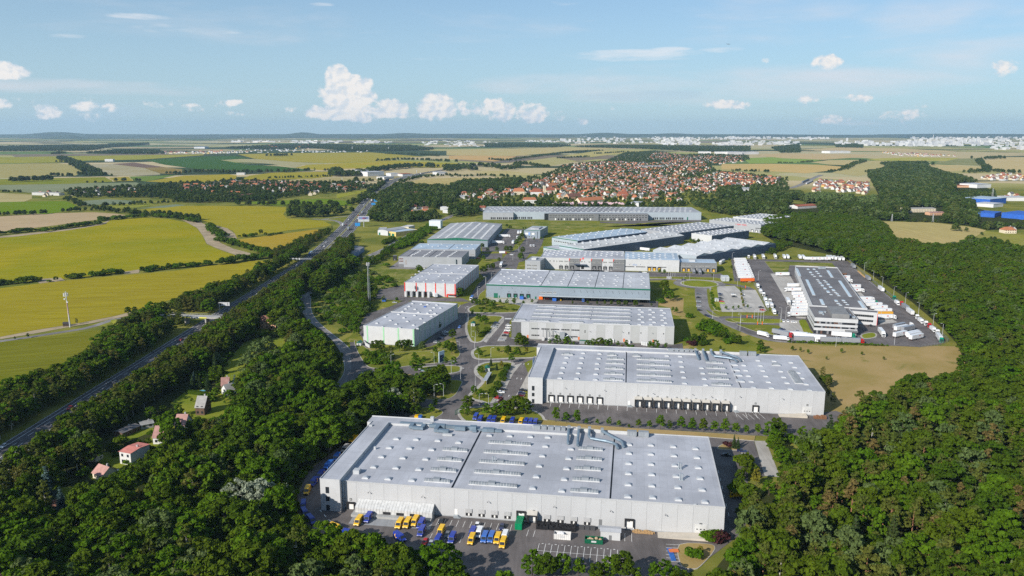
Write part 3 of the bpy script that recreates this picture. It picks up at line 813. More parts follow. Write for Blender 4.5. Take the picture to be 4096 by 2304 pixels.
def roof_mat(name,col,pitch=3.,stain=.2,seam=.14):
 if name in MAT:
  return MAT[name]
 m,nn=new_mat(name)
 b=nn.n('ShaderNodeBsdfPrincipled')
 b.inputs['Roughness'].default_value=.7
 b.inputs['Specular IOR Level'].default_value=.3
 v=nn.n('ShaderNodeTexCoord').outputs['Object']
 f=nn.noise(v,.05,5.,.6,.2)
 c=nn.mix(nn.ss(f,.3,.7),c4(tuple(x*(1-stain)for x in col)),c4(tuple(x*(1+stain*.5)for x in col)))
 sp=nn.n('ShaderNodeSeparateXYZ')
 nn.l(v,sp.inputs[0])
 for ax,pt,st in((0,pitch,seam),(1,pitch*4.3,seam*.7)):
  fr=nn.m('FRACT',nn.m('DIVIDE',sp.outputs[ax],pt))
  e=nn.m('LESS_THAN',fr,.05)
  c=nn.mix(nn.m('MULTIPLY',e,st*2.),c,c4(tuple(x*.55 for x in col)))
  cell=nn.n('ShaderNodeTexWhiteNoise',noise_dimensions='1D')
  nn.l(nn.m('FLOOR',nn.m('DIVIDE',sp.outputs[ax],pt)),cell.inputs['W'])
  k=nn.m('ADD',nn.m('MULTIPLY',cell.outputs[0],.07),.965)
  c=nn.mix(1.,c,nn.vec(k,k,k),'MULTIPLY')
 s=nn.noise(nn.mapping(v,scale=(1.,.12,1)),.7,4.,.65,.4)
 c=nn.mix(nn.ss(s,.55,.8,0.,.4),c,c4(tuple(x*.7 for x in col)))
 pd=nn.noise(v,.16,5.,.6,.8)
 c=nn.mix(nn.ss(pd,.56,.66,0.,.3),c,c4(tuple(x*.78 for x in col)))
 g=nn.noise(v,2.2,2.,.7)
 k2=nn.m('ADD',nn.m('MULTIPLY',g,.2),.9)
 c=nn.mix(1.,c,nn.vec(k2,k2,k2),'MULTIPLY')
 nn.l(c,b.inputs['Base Color'])
 finish(nn,b)
 MAT[name]=m
 return m
ROOF=roof_mat('roof_membrane',(.4,.405,.435))
ROOF2=roof_mat('roof_membrane_pale',(.46,.465,.485))
ROOFG=roof_mat('roof_bitumen_grey',(.215,.21,.22))
ROOFD=roof_mat('roof_gravel',(.165,.155,.155),6.,.2)
ROOFB=roof_mat('roof_blue_sheet',(.36,.44,.52))
ROOFM=roof_mat('roof_mid_grey',(.33,.335,.35))
class Bld:
 def __init__(self,name,label,cat,cs,H,rz=None,W_=None,D_=None):
  P=[Vector(gp(*c,H))for c in cs]
  fr,bk=P[1]-P[0],P[2]-P[3]
  d=fr.normalized()+bk.normalized()
  self.rz=math.atan2(d.y,d.x)if rz is None else rz
  ex=Vector((math.cos(self.rz),math.sin(self.rz)))
  ey=Vector((-ex.y,ex.x))
  us,vs=[p.dot(ex)for p in P],[p.dot(ey)for p in P]
  u0,u1=(us[0]+us[3])/2,(us[1]+us[2])/2
  v0,v1=(vs[0]+vs[1])/2,(vs[2]+vs[3])/2
  self.W,self.D,self.H=W_ or(u1-u0),D_ or(v1-v0),H
  o=ex*u0+ey*v0
  self.o,self.ex,self.ey=o,ex,ey
  self.t=thing(name,label,cat,(o.x,o.y,0),self.rz)
 def uv(self,p):
  d=Vector(p[:2])-self.o
  return d.dot(self.ex),d.dot(self.ey)
 def on_roof(self,v,x,y,z=None):
  return self.uv(gp(*v.px(x,y),self.H if z is None else z))
 def on_front(self,v,x,y,off=0.):
  px,py=v.px(x,y)
  a,b_=(px-2048)/FOC,-(py-1152)/FOC
  d=Vector((a,_c+b_*_s,-_s+b_*_c))
  n2=self.ey
  t=(self.o.dot(n2)+off)/(d.x*n2.x+d.y*n2.y)
  q=Vector((d.x*t,d.y*t))
  return(q-self.o).dot(self.ex),CAM_H+d.z*t
 def world(self,u,v):
  p=self.o+self.ex*u+self.ey*v
  return p.x,p.y
 def part(self,name,mb,mats,parent=None,label=None):
  o=mb.build(name,mats,parent or self.t)
  if label:
   o['label']=label
  return o
 def shell(self,wall,roof,skip_front=False,parapet=.35,edge=None,plinth=True):
  W_,D_,H=self.W,self.D,self.H
  self.part('wall',MB().box(0,W_,0,D_,0,H-.05,0,skip='tb'+('s' if skip_front else '')),wall)
  mb=MB().box(.25,W_-.25,.25,D_-.25,H-.6,H,0,skip='b')
  self.roof=self.part('roof',mb,roof)
  mb=MB()
  e=.06
  for a in((-e,W_+e,-e,.25),(-e,W_+e,D_-.25,D_+e)):
   mb.box(a[0],a[1],a[2],a[3],H-.25,H+parapet)
  for a in((-e,.25),(W_-.25,W_+e)):
   mb.box(a[0],a[1],.25,D_-.25,H-.25,H+parapet)
  self.part('roof_edge',mb,edge or wall)
  if plinth:
   self.part('plinth',MB().box(-.04,W_+.04,-.04,D_+.04,0,.5,skip='tb'),M('plinth_concrete',(.3,.31,.32),.9))
 def panels(self,wall,n_,z0=0.,z1=None,u0=0.,u1=None,v=0.,alt=None):
  u1=u1 or self.W
  z1=z1 or self.H-.05
  w=(u1-u0)/n_
  me=MB().box(.02,w-.02,0.,.12,z0,z1).mesh('wall_panel',wall)
  me2=MB().box(.02,w-.02,0.,.12,z0,z1).mesh('wall_panel',alt)if alt else me
  for i in range(n_):
   o=put('wall_panel',me2 if alt and i%2 else me,self.t,(u0+i*w,v,0))
_mesh={}
def dome_mesh(w=2.3,d=1.6):
 k=('dome',w,d)
 if k not in _mesh:
  m=MB().box(-w/2-.15,w/2+.15,-d/2-.15,d/2+.15,0,.4,0,skip='b')
  prof=[(w/2*math.cos(t),.4+.5*math.sin(t))for t in[i*PI/6 for i in range(7)]]
  m.extrude(prof,'y',-d/2,d/2,1)
  _mesh[k]=m.mesh('skylight',[M('skylight_kerb',(.5,.5,.5),.7),M('skylight_dome',(.36,.38,.41),.45,.1,.6,spec=.3)])
 return _mesh[k]
def barrel_mesh(L,w=2.,vent=.47):
 k=('barrel',round(L,1),w,vent)
 if k not in _mesh:
  m=MB().box(-L/2-.1,L/2+.1,-w/2-.15,w/2+.15,0,.35,0,skip='b')
  prof=[(w/2*math.cos(t),.35+.75*math.sin(t))for t in[i*PI/6 for i in range(7)]]
  m.extrude(prof,'x',-L/2,L/2,1)
  for i in range(int(L/1.1)):
   x=-L/2+1.1*i+.55
   pr=[(w/2*1.03*math.cos(t),.35+.79*math.sin(t))for t in[j*PI/6 for j in range(7)]]
   m.extrude(pr,'x',x-.05,x+.05,0)
  if vent:
   x=L*(vent-.5)
   m.box(x-1.4,x+1.4,-w/2-.05,w/2+.05,.35,1.45,2)
  _mesh[k]=m.mesh('ridge_light',[M('skylight_kerb',(.5,.5,.5)),M('ridge_glazing',(.17,.19,.21),.6,.15,.6,spec=.15),M('vent_flap',(.25,.27,.29),.6,spec=.2)])
 return _mesh[k]
def domes(b,v,s,w=2.3,d=1.6,z=None,name='skylight'):
 for q in s.split():
  x,y=(float(a)for a in q.split(','))
  u,w_=b.on_roof(v,x,y,z)
  put(name,dome_mesh(w,d),b.roof,(u,w_,(b.H if z is None else z)))
def barrels(b,v,s,w=2.,vent=.47):
 for q in s.split():
  xs,ys=q.split(',')
  x0,x1=(float(a)for a in xs.split(':'))
  y0,y1=(float(a)for a in ys.split(':'))
  (ua,va),(ub,vb)=b.on_roof(v,x0,y0),b.on_roof(v,x1,y1)
  put('ridge_light',barrel_mesh(abs(ub-ua),w,vent),b.roof,((ua+ub)/2,(va+vb)/2,b.H))
def dock(b,u,z0,z1,w,v=0.,door=None,hood=0.,name='loading_dock',hoodmat=None):
 dmat=door or DOORW
 m=MB()
 f=.5
 dp=max(.7,hood)
 m.box(u-w/2,u-w/2+f,v-dp,v,z0,z1)
 m.box(u+w/2-f,u+w/2,v-dp,v,z0,z1)
 m.box(u-w/2+f,u+w/2-f,v-dp,v,z1-.6,z1)
 o=m.build(name,DARK,b.t)
 mb=MB().box(u-w/2+f,u+w/2-f,v-.1,v-.02,z0,z1-.6)
 mb.build('dock_door',dmat,o)
 if hood:
  mb=MB()
  mb.face([(u-w/2-.15,v-dp-.3,z1+.05),(u+w/2+.15,v-dp-.3,z1+.05),(u+w/2+.15,v,z1+.75),(u-w/2-.15,v,z1+.75)])
  mb.face([(u-w/2-.15,v-dp-.3,z1-.1),(u-w/2-.15,v,z1-.1),(u+w/2+.15,v,z1-.1),(u+w/2+.15,v-dp-.3,z1-.1)])
  mb.face([(u-w/2-.15,v-dp-.3,z1-.1),(u+w/2+.15,v-dp-.3,z1-.1),(u+w/2+.15,v-dp-.3,z1+.05),(u-w/2-.15,v-dp-.3,z1+.05)])
  for s_ in(-1,1):
   x=u+s_*(w/2+.15)
   mb.face([(x,v-dp-.3,z1+.05),(x,v,z1+.75),(x,v,z0),(x,v-dp,z0)])
  mb.build('dock_hood',hoodmat or BEIGE,o)
 else:
  MB().box(u-w/2+.1,u-w/2+.4,v-dp-.25,v-dp,z0-.1,z0+.4).box(u+w/2-.4,u+w/2-.1,v-dp-.25,v-dp,z0-.1,z0+.4).build('bumper',DOORW,o)
 return o
def digit_strokes(m,ch,x,z,h,y,mi=0):
 w=h*.55
 t=h*.14
 seg={'0':'abcdef','1':'bc','2':'abged','3':'abgcd','4':'fgbc','5':'afgcd','6':'afgedc','7':'abc','8':'abcdefg','9':'abfgcd'}[ch]
 R_={'a':(0,w,h-t,h),'g':(0,w,h/2-t/2,h/2+t/2),'d':(0,w,0,t),'f':(0,t,h/2,h),'b':(w-t,w,h/2,h),'e':(0,t,0,h/2),'c':(w-t,w,0,h/2)}
 for s_ in seg:
  a=R_[s_]
  m.face([(x+a[0],y,z+a[2]),(x+a[1],y,z+a[2]),(x+a[1],y,z+a[3]),(x+a[0],y,z+a[3])],mi)
def number_sign(b,u,z,txt,v=-.05,s_=.95):
 m=MB().box(u-s_/2,u+s_/2,v-.06,v,z-s_/2,z+s_/2,0)
 h=s_*.6
 x=u-len(txt)*h*.4+h*.1
 for ch in txt:
  digit_strokes(m,ch,x,z-h/2,h,v-.066,1)
  x+=h*.75
 m.build('dock_number',[M('sign_dark',(.03,.04,.045),.5),LINE],b.t)
def wall_lamp(b,u,z,v=0.):
 MB().tube([(u,v,z),(u,v-.7,z+.15),(u,v-1.1,z+.05)],.05,5).box(u-.22,u+.22,v-1.5,v-.95,z-.05,z+.1).build('wall_lamp',M('lamp_grey',(.16,.16,.17),.6),b.t)
def win_grid(b,u0,u1,n_,z0,z1,v=0.,name='window',gap=.3,frame=None,sill=True):
 w=(u1-u0)/n_
 key=('win',round(w,2),round(z1-z0,2),gap,frame.name if frame else '')
 if key not in _mesh:
  ww,h=w*(1-gap)/2,z1-z0
  m=MB()
  t=.07
  m.box(-ww,ww,-.06,0.,0,t).box(-ww,ww,-.06,0.,h-t,h).box(-ww,-ww+t,-.06,0,t,h-t).box(ww-t,ww,-.06,0,t,h-t)
  if sill:
   m.box(-ww-.08,ww+.08,-.16,0.,-.1,-.003)
  _mesh[key]=(m.mesh(name,frame or DOORW),MB().box(-ww+t,ww-t,-.03,0.,t,h-t).mesh('pane',GLASS))
 a,p=_mesh[key]
 for i in range(n_):
  o=put(name,a,b.t,(u0+(i+.5)*w,v,z0))
  put('pane',p,o)
def door(b,u,z0,w=1.1,h=2.2,mat=None,v=0.,steps=True):
 o=MB().box(u-w/2,u+w/2,v-.06,v,z0,z0+h).build('door',mat or DOORW,b.t)
 if steps and z0>.3:
  m=MB()
  k=max(2,int(z0/.2))
  for i in range(k):
   m.box(u+w/2+.28*i,u+w/2+.28*(i+1),v-1.3,v-.1,0,z0-i*z0/k)
  m.box(u-w/2-.2,u+w/2,v-1.3,v-.1,0,z0-.02)
  m.build('door_steps',STEEL,b.t)
def big_ducts(b,u,v0):
 H=b.H
 for i,(pth,r)in enumerate((([(0,0,1.9),(.2,-3,1.7),(.5,-6.5,1.4),(.8,-9.5,.9)],.6),([(4.6,0,1.9),(4.7,-3,1.7),(4.9,-7,1.4),(5.2,-10.5,.9)],.6),([(9.4,.2,2.),(9.5,-4.2,1.7),(10.5,-5.6,1.5),(17.5,-6.8,1.4),(20.5,-7.8,1.3),(22.,-9.,1.2),(22.6,
-10.8,.9)],.62),([(15.2,-.3,2.),(17.2,-2.,2.),(21.,-4.8,1.8),(23.6,-6.3,1.6),(24.6,-7.6,1.4),(25.,-9.5,.9)],.62))):
  P=[(u+p[0],v0+p[1]*1.55,H+p[2])for p in pth]
  MB().tube(P,r,10).build('exhaust_duct',DUCT,b.roof)
  MB().box(P[0][0]-.7,P[0][0]+.7,P[0][1]-.2,P[0][1]+1.2,H,H+3.2).build('fan_housing',M('unit_grey',(.25,.27,.29),.6),b.roof)
 for i,(x,w)in enumerate(((-16.5,3.4),(-12.6,2.4),(-9.6,2.6),(-6.4,2.6),(-3.4,1.8),(26.5,4.2),(31.5,4.6))):
  m=MB().box(u+x,u+x+w,v0-.6,v0+1.6,H+.5,H+2.6)
  for k in range(3):
   m.box(u+x+w*(.15+.3*k),u+x+w*(.25+.3*k),v0-.68,v0-.6,H+.8,H+2.3)
  m.box(u+x+.1,u+x+w-.1,v0-.4,v0+1.4,H,H+.5)
  m.build('cooling_unit',M('unit_grey',(.25,.27,.29),.6),b.roof)
 MB().box(u-17,u+36.5,v0+1.9,v0+2.2,H,H+1.5).build('duct_screen',WHITE2,b.roof)
def stack_pair(b,u,v,hts=(2.8,2.5)):
 m=MB()
 for i,h in enumerate(hts):
  x=u+i*.9
  m.tube([(x,v,b.H),(x,v,b.H+h)],.28,8).tube([(x,v,b.H+h),(x,v,b.H+h+.25)],.4,8)
 m.box(u-.5,u+1.4,v-.5,v+.5,b.H,b.H+.35)
 m.build('flue',STEEL,b.roof)
 # ------------------------------------------------------------------ B1: nearest white warehouse
b1=Bld('warehouse','nearest long white warehouse with four bent ducts on its pale flat roof','warehouse',[(1290,1917.5),(2898.3,2032.5),(2836.2,1748.2),(1514,1676)],11.7)
b2=Bld('warehouse','long white warehouse in the second row with ten hooded loading docks','warehouse',[(2120.7,1515.),(3299.5,1570.1),(3195.7,1423.4),(2165.8,1384)],13.2)
def long_white(b,gut,duct_u):
 W_,D_,H=b.W,b.D,b.H
 b.shell(WHITE,ROOF,skip_front=True)
 ww=7.9
 b.panels(WHITE,26,0.,u0=ww)
 wing=MB().box(-.2,ww,-2.8,D_-7.5,0,H+1.6,0,top=1,skip='b')
 wing.box(-.26,ww+.06,-2.86,-2.6,H+1.55,H+1.9,0).box(-.26,0.,-2.6,D_-7.5,H+1.55,H+1.9,0).box(ww-.2,ww+.06,-2.6,D_-7.5,H+1.55,H+1.75,0)
 b.part('office_wing',wing,[WHITE2,ROOF],label='three storey office wing at the left end')
 rear=MB().box(-2.8,W_*.62,D_-7.4,D_+.3,0,H+1.,0,top=1,skip='b').box(-2.85,W_*.62,D_+.05,D_+.35,H+1.,H+1.4,0)
 b.part('rear_wing',rear,[WHITE2,ROOF])
 MB().tube([(ww+.4,-.6,0),(ww+.4,-.6,H+.6)],.45,8).build('downpipe',M('pipe_blue_grey',(.2,.26,.31),.5),b.t)
 for(z0,z1)in((.3,2.6),(4.3,6.2),(7.6,10.2)):
  o=MB().box(2.,3.4,-2.9,-2.8,z0,z1).build('window',DARK,b.t)
  for k in(0,1):
   MB().box(2.08+.66*k,2.66+.66*k,-2.94,-2.9,z0+.1,z1-.1).build('pane',GLASS,o)
 for a in gut:
  MB().box(a,a+.55,.3,D_-7.6,H-.02,H+.09).build('roof_gutter',DARK,b.roof)  # gutter as a raised dark strip, its recess shade put into the colour
  MB().box(a-.5,a-.02,.3,D_-7.6,H-.02,H+.4).build('fire_parapet',ROOF,b.roof)
 big_ducts(b,duct_u,D_-4.2)
u_a,u_b=b1.on_roof(vA,1245,725)[0],b1.on_roof(vB,695,822)[0]
long_white(b1,(u_a,u_b),b1.on_roof(vB,365,250)[0])
domes(b1,vA,'795,322 957,327 1135,337 1305,352 735,395 903,400 1085,412 672,470 848,480 1035,490 607,555 790,562 978,575 540,642 725,652 922,664 1560,294 1728,299 1897,305')
domes(b1,vA,'2020,384 1995,464 1970,547 1945,635 1915,729')
domes(b1,vB,'188,310 378,407 358,485 342,569 323,657 302,752 857,370 1035,375 1220,387 1402,404 855,442 1035,449 1225,462 1415,477 852,525 1037,532 1232,544 1425,560 850,609 1042,617 1243,632 1440,649 848,700 1043,710 1257,724 1457,744 845,799 1050,807 1262,824 1480,844')
barrels(b1,vA,'1180:1380,408:422 1135:1332,488:503 1083:1287,572:590 1030:1236,660:680 1553:1903,353:367 1516:1876,432:446 1476:1850,512:527 1437:1820,596:613 1392:1790,692:710')
barrels(b1,vB,'443:640,400:415 425:633,480:497 410:623,562:580 393:613,652:670 377:603,745:765')
for q in((vA,1590,520),(vB,1265,570),(vB,1275,660)):
 stack_pair(b1,*b1.on_roof(*q))
D1,H1=b1.D,b1.H
m=MB()
for(x0,x1,y0,y1,z)in((0.,14.5,2.6,4.2,1.1),(5.5,7.3,-1.5,2.6,1.3),(7.3,12.5,-2.4,-.6,1.2),(11.,12.8,-.6,2.6,1.3),(14.5,22.,1.2,3.6,1.4),(18.,19.8,-3.8,1.2,1.5),(19.8,25.,-4.2,-2.2,1.2),(22.,34.,1.6,3.2,1.2),(27.,32.,-.6,1.6,1.8),(34.,37.,0.,
2.6,2.)):
 m.box(x0+13.,x1+13.,D1-9.5+y0,D1-9.5+y1,H1+.35,H1+.35+z)
m.build('duct_run',DUCT,b1.roof)
m=MB()
for(x0,x1,y0,y1,z)in((0,5.5,-1.,1.4,1.5),(-2.5,0.,-.2,.8,.9),(5.5,9.,-.6,1.,1.1),(-4.5,-2.5,-2.2,-.2,.8)):
 m.box(x0+u_a+1.,x1+u_a+1.,D1-8.6+y0,D1-8.6+y1,H1+.2,H1+.2+z)
m.build('duct_run',DUCT,b1.roof)
for(v_,x,y,w,d,h)in((vA,585,240,1.6,1.4,2.2),(vA,1090,190,1.6,1.5,3.2),(vA,1215,292,4.5,1.4,.9),(vA,470,600,2.6,2.6,1.6),(vA,525,452,.9,.9,1.2),(vA,618,405,.9,.9,1.2),(vA,1055,215,4.5,2.,1.9),(vA,1240,228,3.,1.2,.8),(vB,1400,865,1.,.8,.5)):
 u,v=b1.on_roof(v_,x,y)
 MB().box(u-w/2,u+w/2,v-d/2,v+d/2,H1,H1+h).build('roof_unit',M('unit_pale',(.4,.41,.42),.6),b1.roof)
for(v_,x,y)in((vA,570,753),(vA,1010,788),(vA,1550,830),(vB,240,870),(vB,705,905),(vB,1155,937)):
 wall_lamp(b1,*b1.on_front(v_,x,y))
for i,(v_,x,y)in enumerate(((vA,418,817),(vA,523,825),(vA,628,833),(vA,737,842),(vA,847,850),(vA,955,858),(vA,1818,927),(vA,1926,915),(vB,853,993),(vB,1447,1023))):
 number_sign(b1,*b1.on_front(v_,x,y),str([20,19,18,17,16,15,11,10,5,4][i]))
for(v_,x,y)in((vA,1390,925),(vA,1495,933),(vA,1602,942),(vA,1708,950),(vB,182,975),(vB,292,983),(vB,402,992),(vB,512,1000)):
 u,z=b1.on_front(v_,x,y)
 o=MB().box(u-1.25,u+1.25,-.1,0.,z-1.4,z+1.5).build('dock_window',DARK,b1.t)
 MB().box(u-1.3,u+1.3,-.35,-.1,z-.05,z+1.6).build('shutter',SHUT,o)
 MB().box(u-.3,u+.3,-.13,-.1,z-1.3,z-.3).build('pane',DOORW,o)
u,z=b1.on_front(vA,422,870)
dock(b1,u,z-1.8,z+1.7,3.4)
u,z=b1.on_front(vA,1820,975)
dock(b1,u,.9,4.6,3.6)
u,z=b1.on_front(vA,1915,985)
dock(b1,u,.8,4.4,3.6,hood=2.2)
u,z=b1.on_front(vB,858,1045)
dock(b1,u,1.,4.6,3.6)
u,z=b1.on_front(vB,1445,1075)
o=MB().box(u-2.2,u+2.2,-.12,0,.6,4.4).build('gate',M('gate_grey',(.52,.52,.51),.6),b1.t)
for k in(-1.3,0,1.3):
 MB().box(u+k-.3,u+k+.3,-.15,-.12,2.2,2.6).build('gate_window',GLASS,o)
u,z=b1.on_front(vB,620,1040)
door(b1,u,1.1,1.2,2.3,GREYC)
u,z=b1.on_front(vA,1285,930)
door(b1,u,1.1,1.2,2.3)
ua,ub=b1.on_front(vA,482,845)[0],b1.on_front(vA,1108,890)[0]
MB().box(ua-1,ub,-6.2,-.15,0,1.05).build('dock_platform',M('dock_concrete',(.33,.33,.32),.85),b1.t)
m=MB()
m.face([(ua,-4.2,3.1),(ub,-4.2,3.1),(ub,-.14,4.9),(ua,-.14,4.9)])
m.face([(ua,-4.25,1.1),(ub,-4.25,1.1),(ub,-4.2,3.1),(ua,-4.2,3.1)])
m.face([(ub,-4.2,1.1),(ub,-.14,1.1),(ub,-.14,4.9),(ub,-4.2,3.1)])
cn=m.build('dock_canopy',PLEXI,b1.t)
m=MB()
k=int((ub-ua)/1.2)
for i in range(k+1):
 x=ua+(ub-ua)*i/k
 m.box(x-.045,x+.045,-4.3,-4.22,1.1,3.1)
 m.face([(x-.045,-4.22,3.16),(x+.045,-4.22,3.16),(x+.045,-.13,4.96),(x-.045,-.13,4.96)])
m.build('canopy_ribs',M('aluminium',(.62,.62,.6),.4,metal=.4),cn)
for x in(740,848,958):
 u=b1.on_front(vA,x,860)[0]
 MB().box(u-1.5,u+1.5,-4.4,-4.31,1.15,2.2).build('dock_door',DARK,b1.t)
P=[b1.uv(p)for p in pts(vB,'1085,1118 1490,1122 1490,1185 1085,1172')]
u0,u1=P[0][0],b1.W-6
m=MB()
m.face([(u0,-4.6,.07),(u1,-4.6,1.2),(u1,-.1,1.2),(u0,-.1,.07)])
m.face([(u0,-4.6,0.),(u1,-4.6,0.),(u1,-4.6,1.2),(u0,-4.6,.07)])
m.face([(u1,-4.6,0.),(u1,-.1,0.),(u1,-.1,1.2),(u1,-4.6,1.2)])
m.build('ramp',M('ramp_beige',(.47,.42,.35),.9,.08,.3),b1.t)
# ------------------------------------------------------------------ B2
u_c,u_d=b2.on_roof(vC,923,335)[0],b2.on_roof(vC,1772,376)[0]
long_white(b2,(u_c,u_d),b2.on_roof(vC,1432,102)[0])
domes(b2,vC,'612,117 733,122 490,150 602,152 727,157 478,187 595,189 715,195 463,224 585,226 713,232 452,262 575,265 705,272 440,302 565,305 702,312 1325,142 1330,180 1337,217 1343,256 1352,297 1358,340 1227,137 1482,227 1493,267 1503,307 1513,352')
domes(b2,vC,'1778,170 1897,172 2017,177 2140,187 1793,207 1915,209 2168,222 1808,245 1933,247 2065,252 2193,262 1827,285 1955,287 2087,295 2222,302 1848,327 1975,330 2112,337 2252,347 1867,372 1998,375 2137,382 2278,392')
domes(b2,vC,'1720,200 1735,240 1752,278 1768,322',4.2,3.4)
barrels(b2,vC,'787:912,157:162 780:910,188:195 775:908,226:234 768:903,266:274 762:903,308:318 455:538,125:128 790:858,130:132 1007:1245,162:166 1007:1248,200:204 1007:1253,238:242 1007:1258,278:283 1007:1263,320:326 975:1033,136:138 1515:1640,184:190 1520:1658,222:230 1532:1670,262:270 1545:1685,300:310 1557:1700,345:354 2002:2062,204:206')
(ua,va),(ub,vb)=b2.on_roof(vC,2150,252),b2.on_roof(vC,2195,340)
o=put('ridge_light',barrel_mesh(math.hypot(ub-ua,vb-va),4.2,0),b2.roof,((ua+ub)/2,(va+vb)/2,b2.H),PI/2)
for(x,y)in((480,368),(770,385),(1128,408),(1416,415),(1555,432),(1765,432),(2080,447)):
 wall_lamp(b2,*b2.on_front(vC,x,y))
for i,(x,y)in enumerate(((372,408),(443,413),(515,417),(587,420),(659,424),(732,428),(1018,430),(1089,433),(1159,437),(1230,440),(1301,444),(1372,448),(1443,452),(1515,455),(1587,459),(1659,462),(1880,485),(2262,497))):
 number_sign(b2,*b2.on_front(vC,x,y),str(40-i))
for(x,y)in((378,445),(445,448),(517,451),(588,454),(660,458),(733,463),(1880,523)):
 u,z=b2.on_front(vC,x,y)
 dock(b2,u,z-2.,z+1.9,3.4)
for(x,y)in((1020,485),(1090,488),(1160,492),(1231,495),(1303,498),(1374,502),(1446,506),(1516,508),(1588,512),(1660,515)):
 u,z=b2.on_front(vC,x,y)
 dock(b2,u-.2,.9,5.4,3.7,hood=2.6)
u,z=b2.on_front(vC,2260,532)
o=MB().box(u-2.3,u+2.3,-.12,0,.6,4.8).build('gate',MAT['gate_grey'],b2.t)
for k in(-1.3,0,1.3):
 MB().box(u+k-.3,u+k+.3,-.15,-.12,2.2,2.6).build('gate_window',GLASS,o)
door(b2,b2.on_front(vC,950,475)[0],1.1)
door(b2,b2.on_front(vC,1732,530)[0],1.1)
u0,u1=b2.on_front(vC,2040,560)[0],b2.W-9
m=MB()
m.face([(u0,-4.6,.07),(u1,-4.6,1.2),(u1,-.1,1.2),(u0,-.1,.07)])
m.face([(u0,-4.6,0.),(u1,-4.6,0.),(u1,-4.6,1.2),(u0,-4.6,.07)])
m.face([(u1,-4.6,0.),(u1,-.1,0.),(u1,-.1,1.2),(u1,-4.6,1.2)])
m.build('ramp',MAT['ramp_beige'],b2.t)
p=vJ(2365,375)
t=thing('banner','blue banner sheet on posts at the left end of the second row warehouse','banner',(p[0],p[1],0),R(75))
m=MB()
m.face([(-2.6,0,1.2),(2.6,0,2.6),(2.2,0,6.4),(-2.2,0,5.4)])
m.face([(-2.6,.05,1.2),(-2.2,.05,5.4),(2.2,.05,6.4),(2.6,.05,2.6)])
m.build('sheet',M('banner_blue',(.04,.1,.42),.6,.5,1.2,tint=(.25,.4,.7)),t)
MB().tube([(-2.3,.15,0),(-2.3,.15,5.8)],.09,6).tube([(2.3,.15,0),(2.3,.15,6.8)],.09,6).build('post',STEEL,t)
# ------------------------------------------------------------------ B3: white block with ribbon windows
b3=Bld('warehouse','white block with two rows of small windows and a dark grey left corner','warehouse',[vE.px(137,757),vE.px(2237,833),vE.px(2200,592),vE.px(300,535)],12.7)
b3.shell(WHITE,ROOF,skip_front=True)
uw=b3.on_front(vE,272,800)[0]
b3.panels(M('anthracite_cladding',(.12,.12,.125),.5,rnd=.03),2,u0=0,u1=uw)
b3.panels(WHITE,18,u0=uw,u1=b3.W,alt=M('off_white_cladding',(.37,.375,.37),.55,.05,.12))
MB().box(-.09,-.01,0,b3.D,.5,b3.H).build('end_cladding',MAT['anthracite_cladding'],b3.t)
for y_,grp in((850,((403,508),(531,638),(659,766),(788,896),(918,1025))),(935,((403,508),(659,766),(788,896),(918,1000)))):
 for(a,c)in grp:
  (u0,z0),(u1,_z)=b3.on_front(vE,a,y_+(a-403)*.037),b3.on_front(vE,c,y_+(c-403)*.037)
  win_grid(b3,u0,u1,5,z0-.45,z0+.45,gap=.2,frame=DARK,sill=False)
for(x,y)in((1095,880),(1095,897),(1660,902),(1660,919),(1815,908),(2107,919)):
 u,z=b3.on_front(vE,x,y)
 win_grid(b3,u-.4,u+.4,1,z-.35,z+.35,gap=.1,frame=DARK,sill=False)
for(x,y)in((357,950),(1015,972),(1597,998),(1973,1013)):
 door(b3,b3.on_front(vE,x,y)[0],.8,1.2,2.3,DOORO)
for x0,x1,y in((490,722,560),(465,705,603),(435,680,650),(415,660,695),(180,330,738),(730,1195,573),(710,1182,618),(695,1172,663),(670,1160,710),(390,638,748),(1205,1680,590),(1195,1680,634),(1185,1680,682),(1180,1680,730),(1090-330,1075,762),
(1200,1675,782)):
 d=(x1-x0)*.034
 barrels(b3,vE,'%f:%f,%f:%f'%(x0,x1,y,y+d),2.2,0)
domes(b3,vE,'1795,610 1932,612 2080,617 1830,640 1975,643 2115,652 1795,672 1932,673 2085,682 1832,703 1980,707 2122,716 1795,737 1940,738 2090,745 1838,770 1985,773 2132,782 1795,803 1943,804 2098,813')
for(x,y)in((1575,890),(1957,903),(1157,880)):
 wall_lamp(b3,*b3.on_front(vE,x,y))
p=vE(800,1015)
t=thing('filter_plant','steel filter unit with pipes against the white block with ribbon windows','filter unit',(p[0],p[1],0),b3.rz)
MB().box(-1.8,1.8,-1.2,1.2,2.2,6.6).build('housing',STEEL,t)
m=MB()
for sx in(-1.6,1.6):
 for sy in(-1,1):
  m.tube([(sx,sy,0),(sx,sy,2.2)],.12,5)
m.build('frame',STEEL,t)
MB().tube([(-1.8,0,5.6),(-4.5,.4,7.),(-6.6,.8,7.6)],.2,7).tube([(1.8,0,3),(4.2,.5,4.6),(6,.8,3.)],.35,7).build('pipe',STEEL,t)
for i,(x,y)in enumerate(((555,985),(632,990))):
 p=vE(x,y+25)
 t=thing('dust_collector',('left' if i==0 else 'right')+' small dust collector with bent chimney pipe at the ribbon window block','dust collector',(p[0],p[1],0),b3.rz,'dust collectors')
 MB().box(-.9,.9,-.8,.8,.4,3.2).build('housing',WHITE2,t)
 MB().tube([(0,0,3.2),(0,0,9.5),(1.6,.2,8.4),(2.4,.4,7.2),(2.4,.4,1)],.14,6).build('pipe',M('pipe_dark',(.12,.13,.14),.5),t)
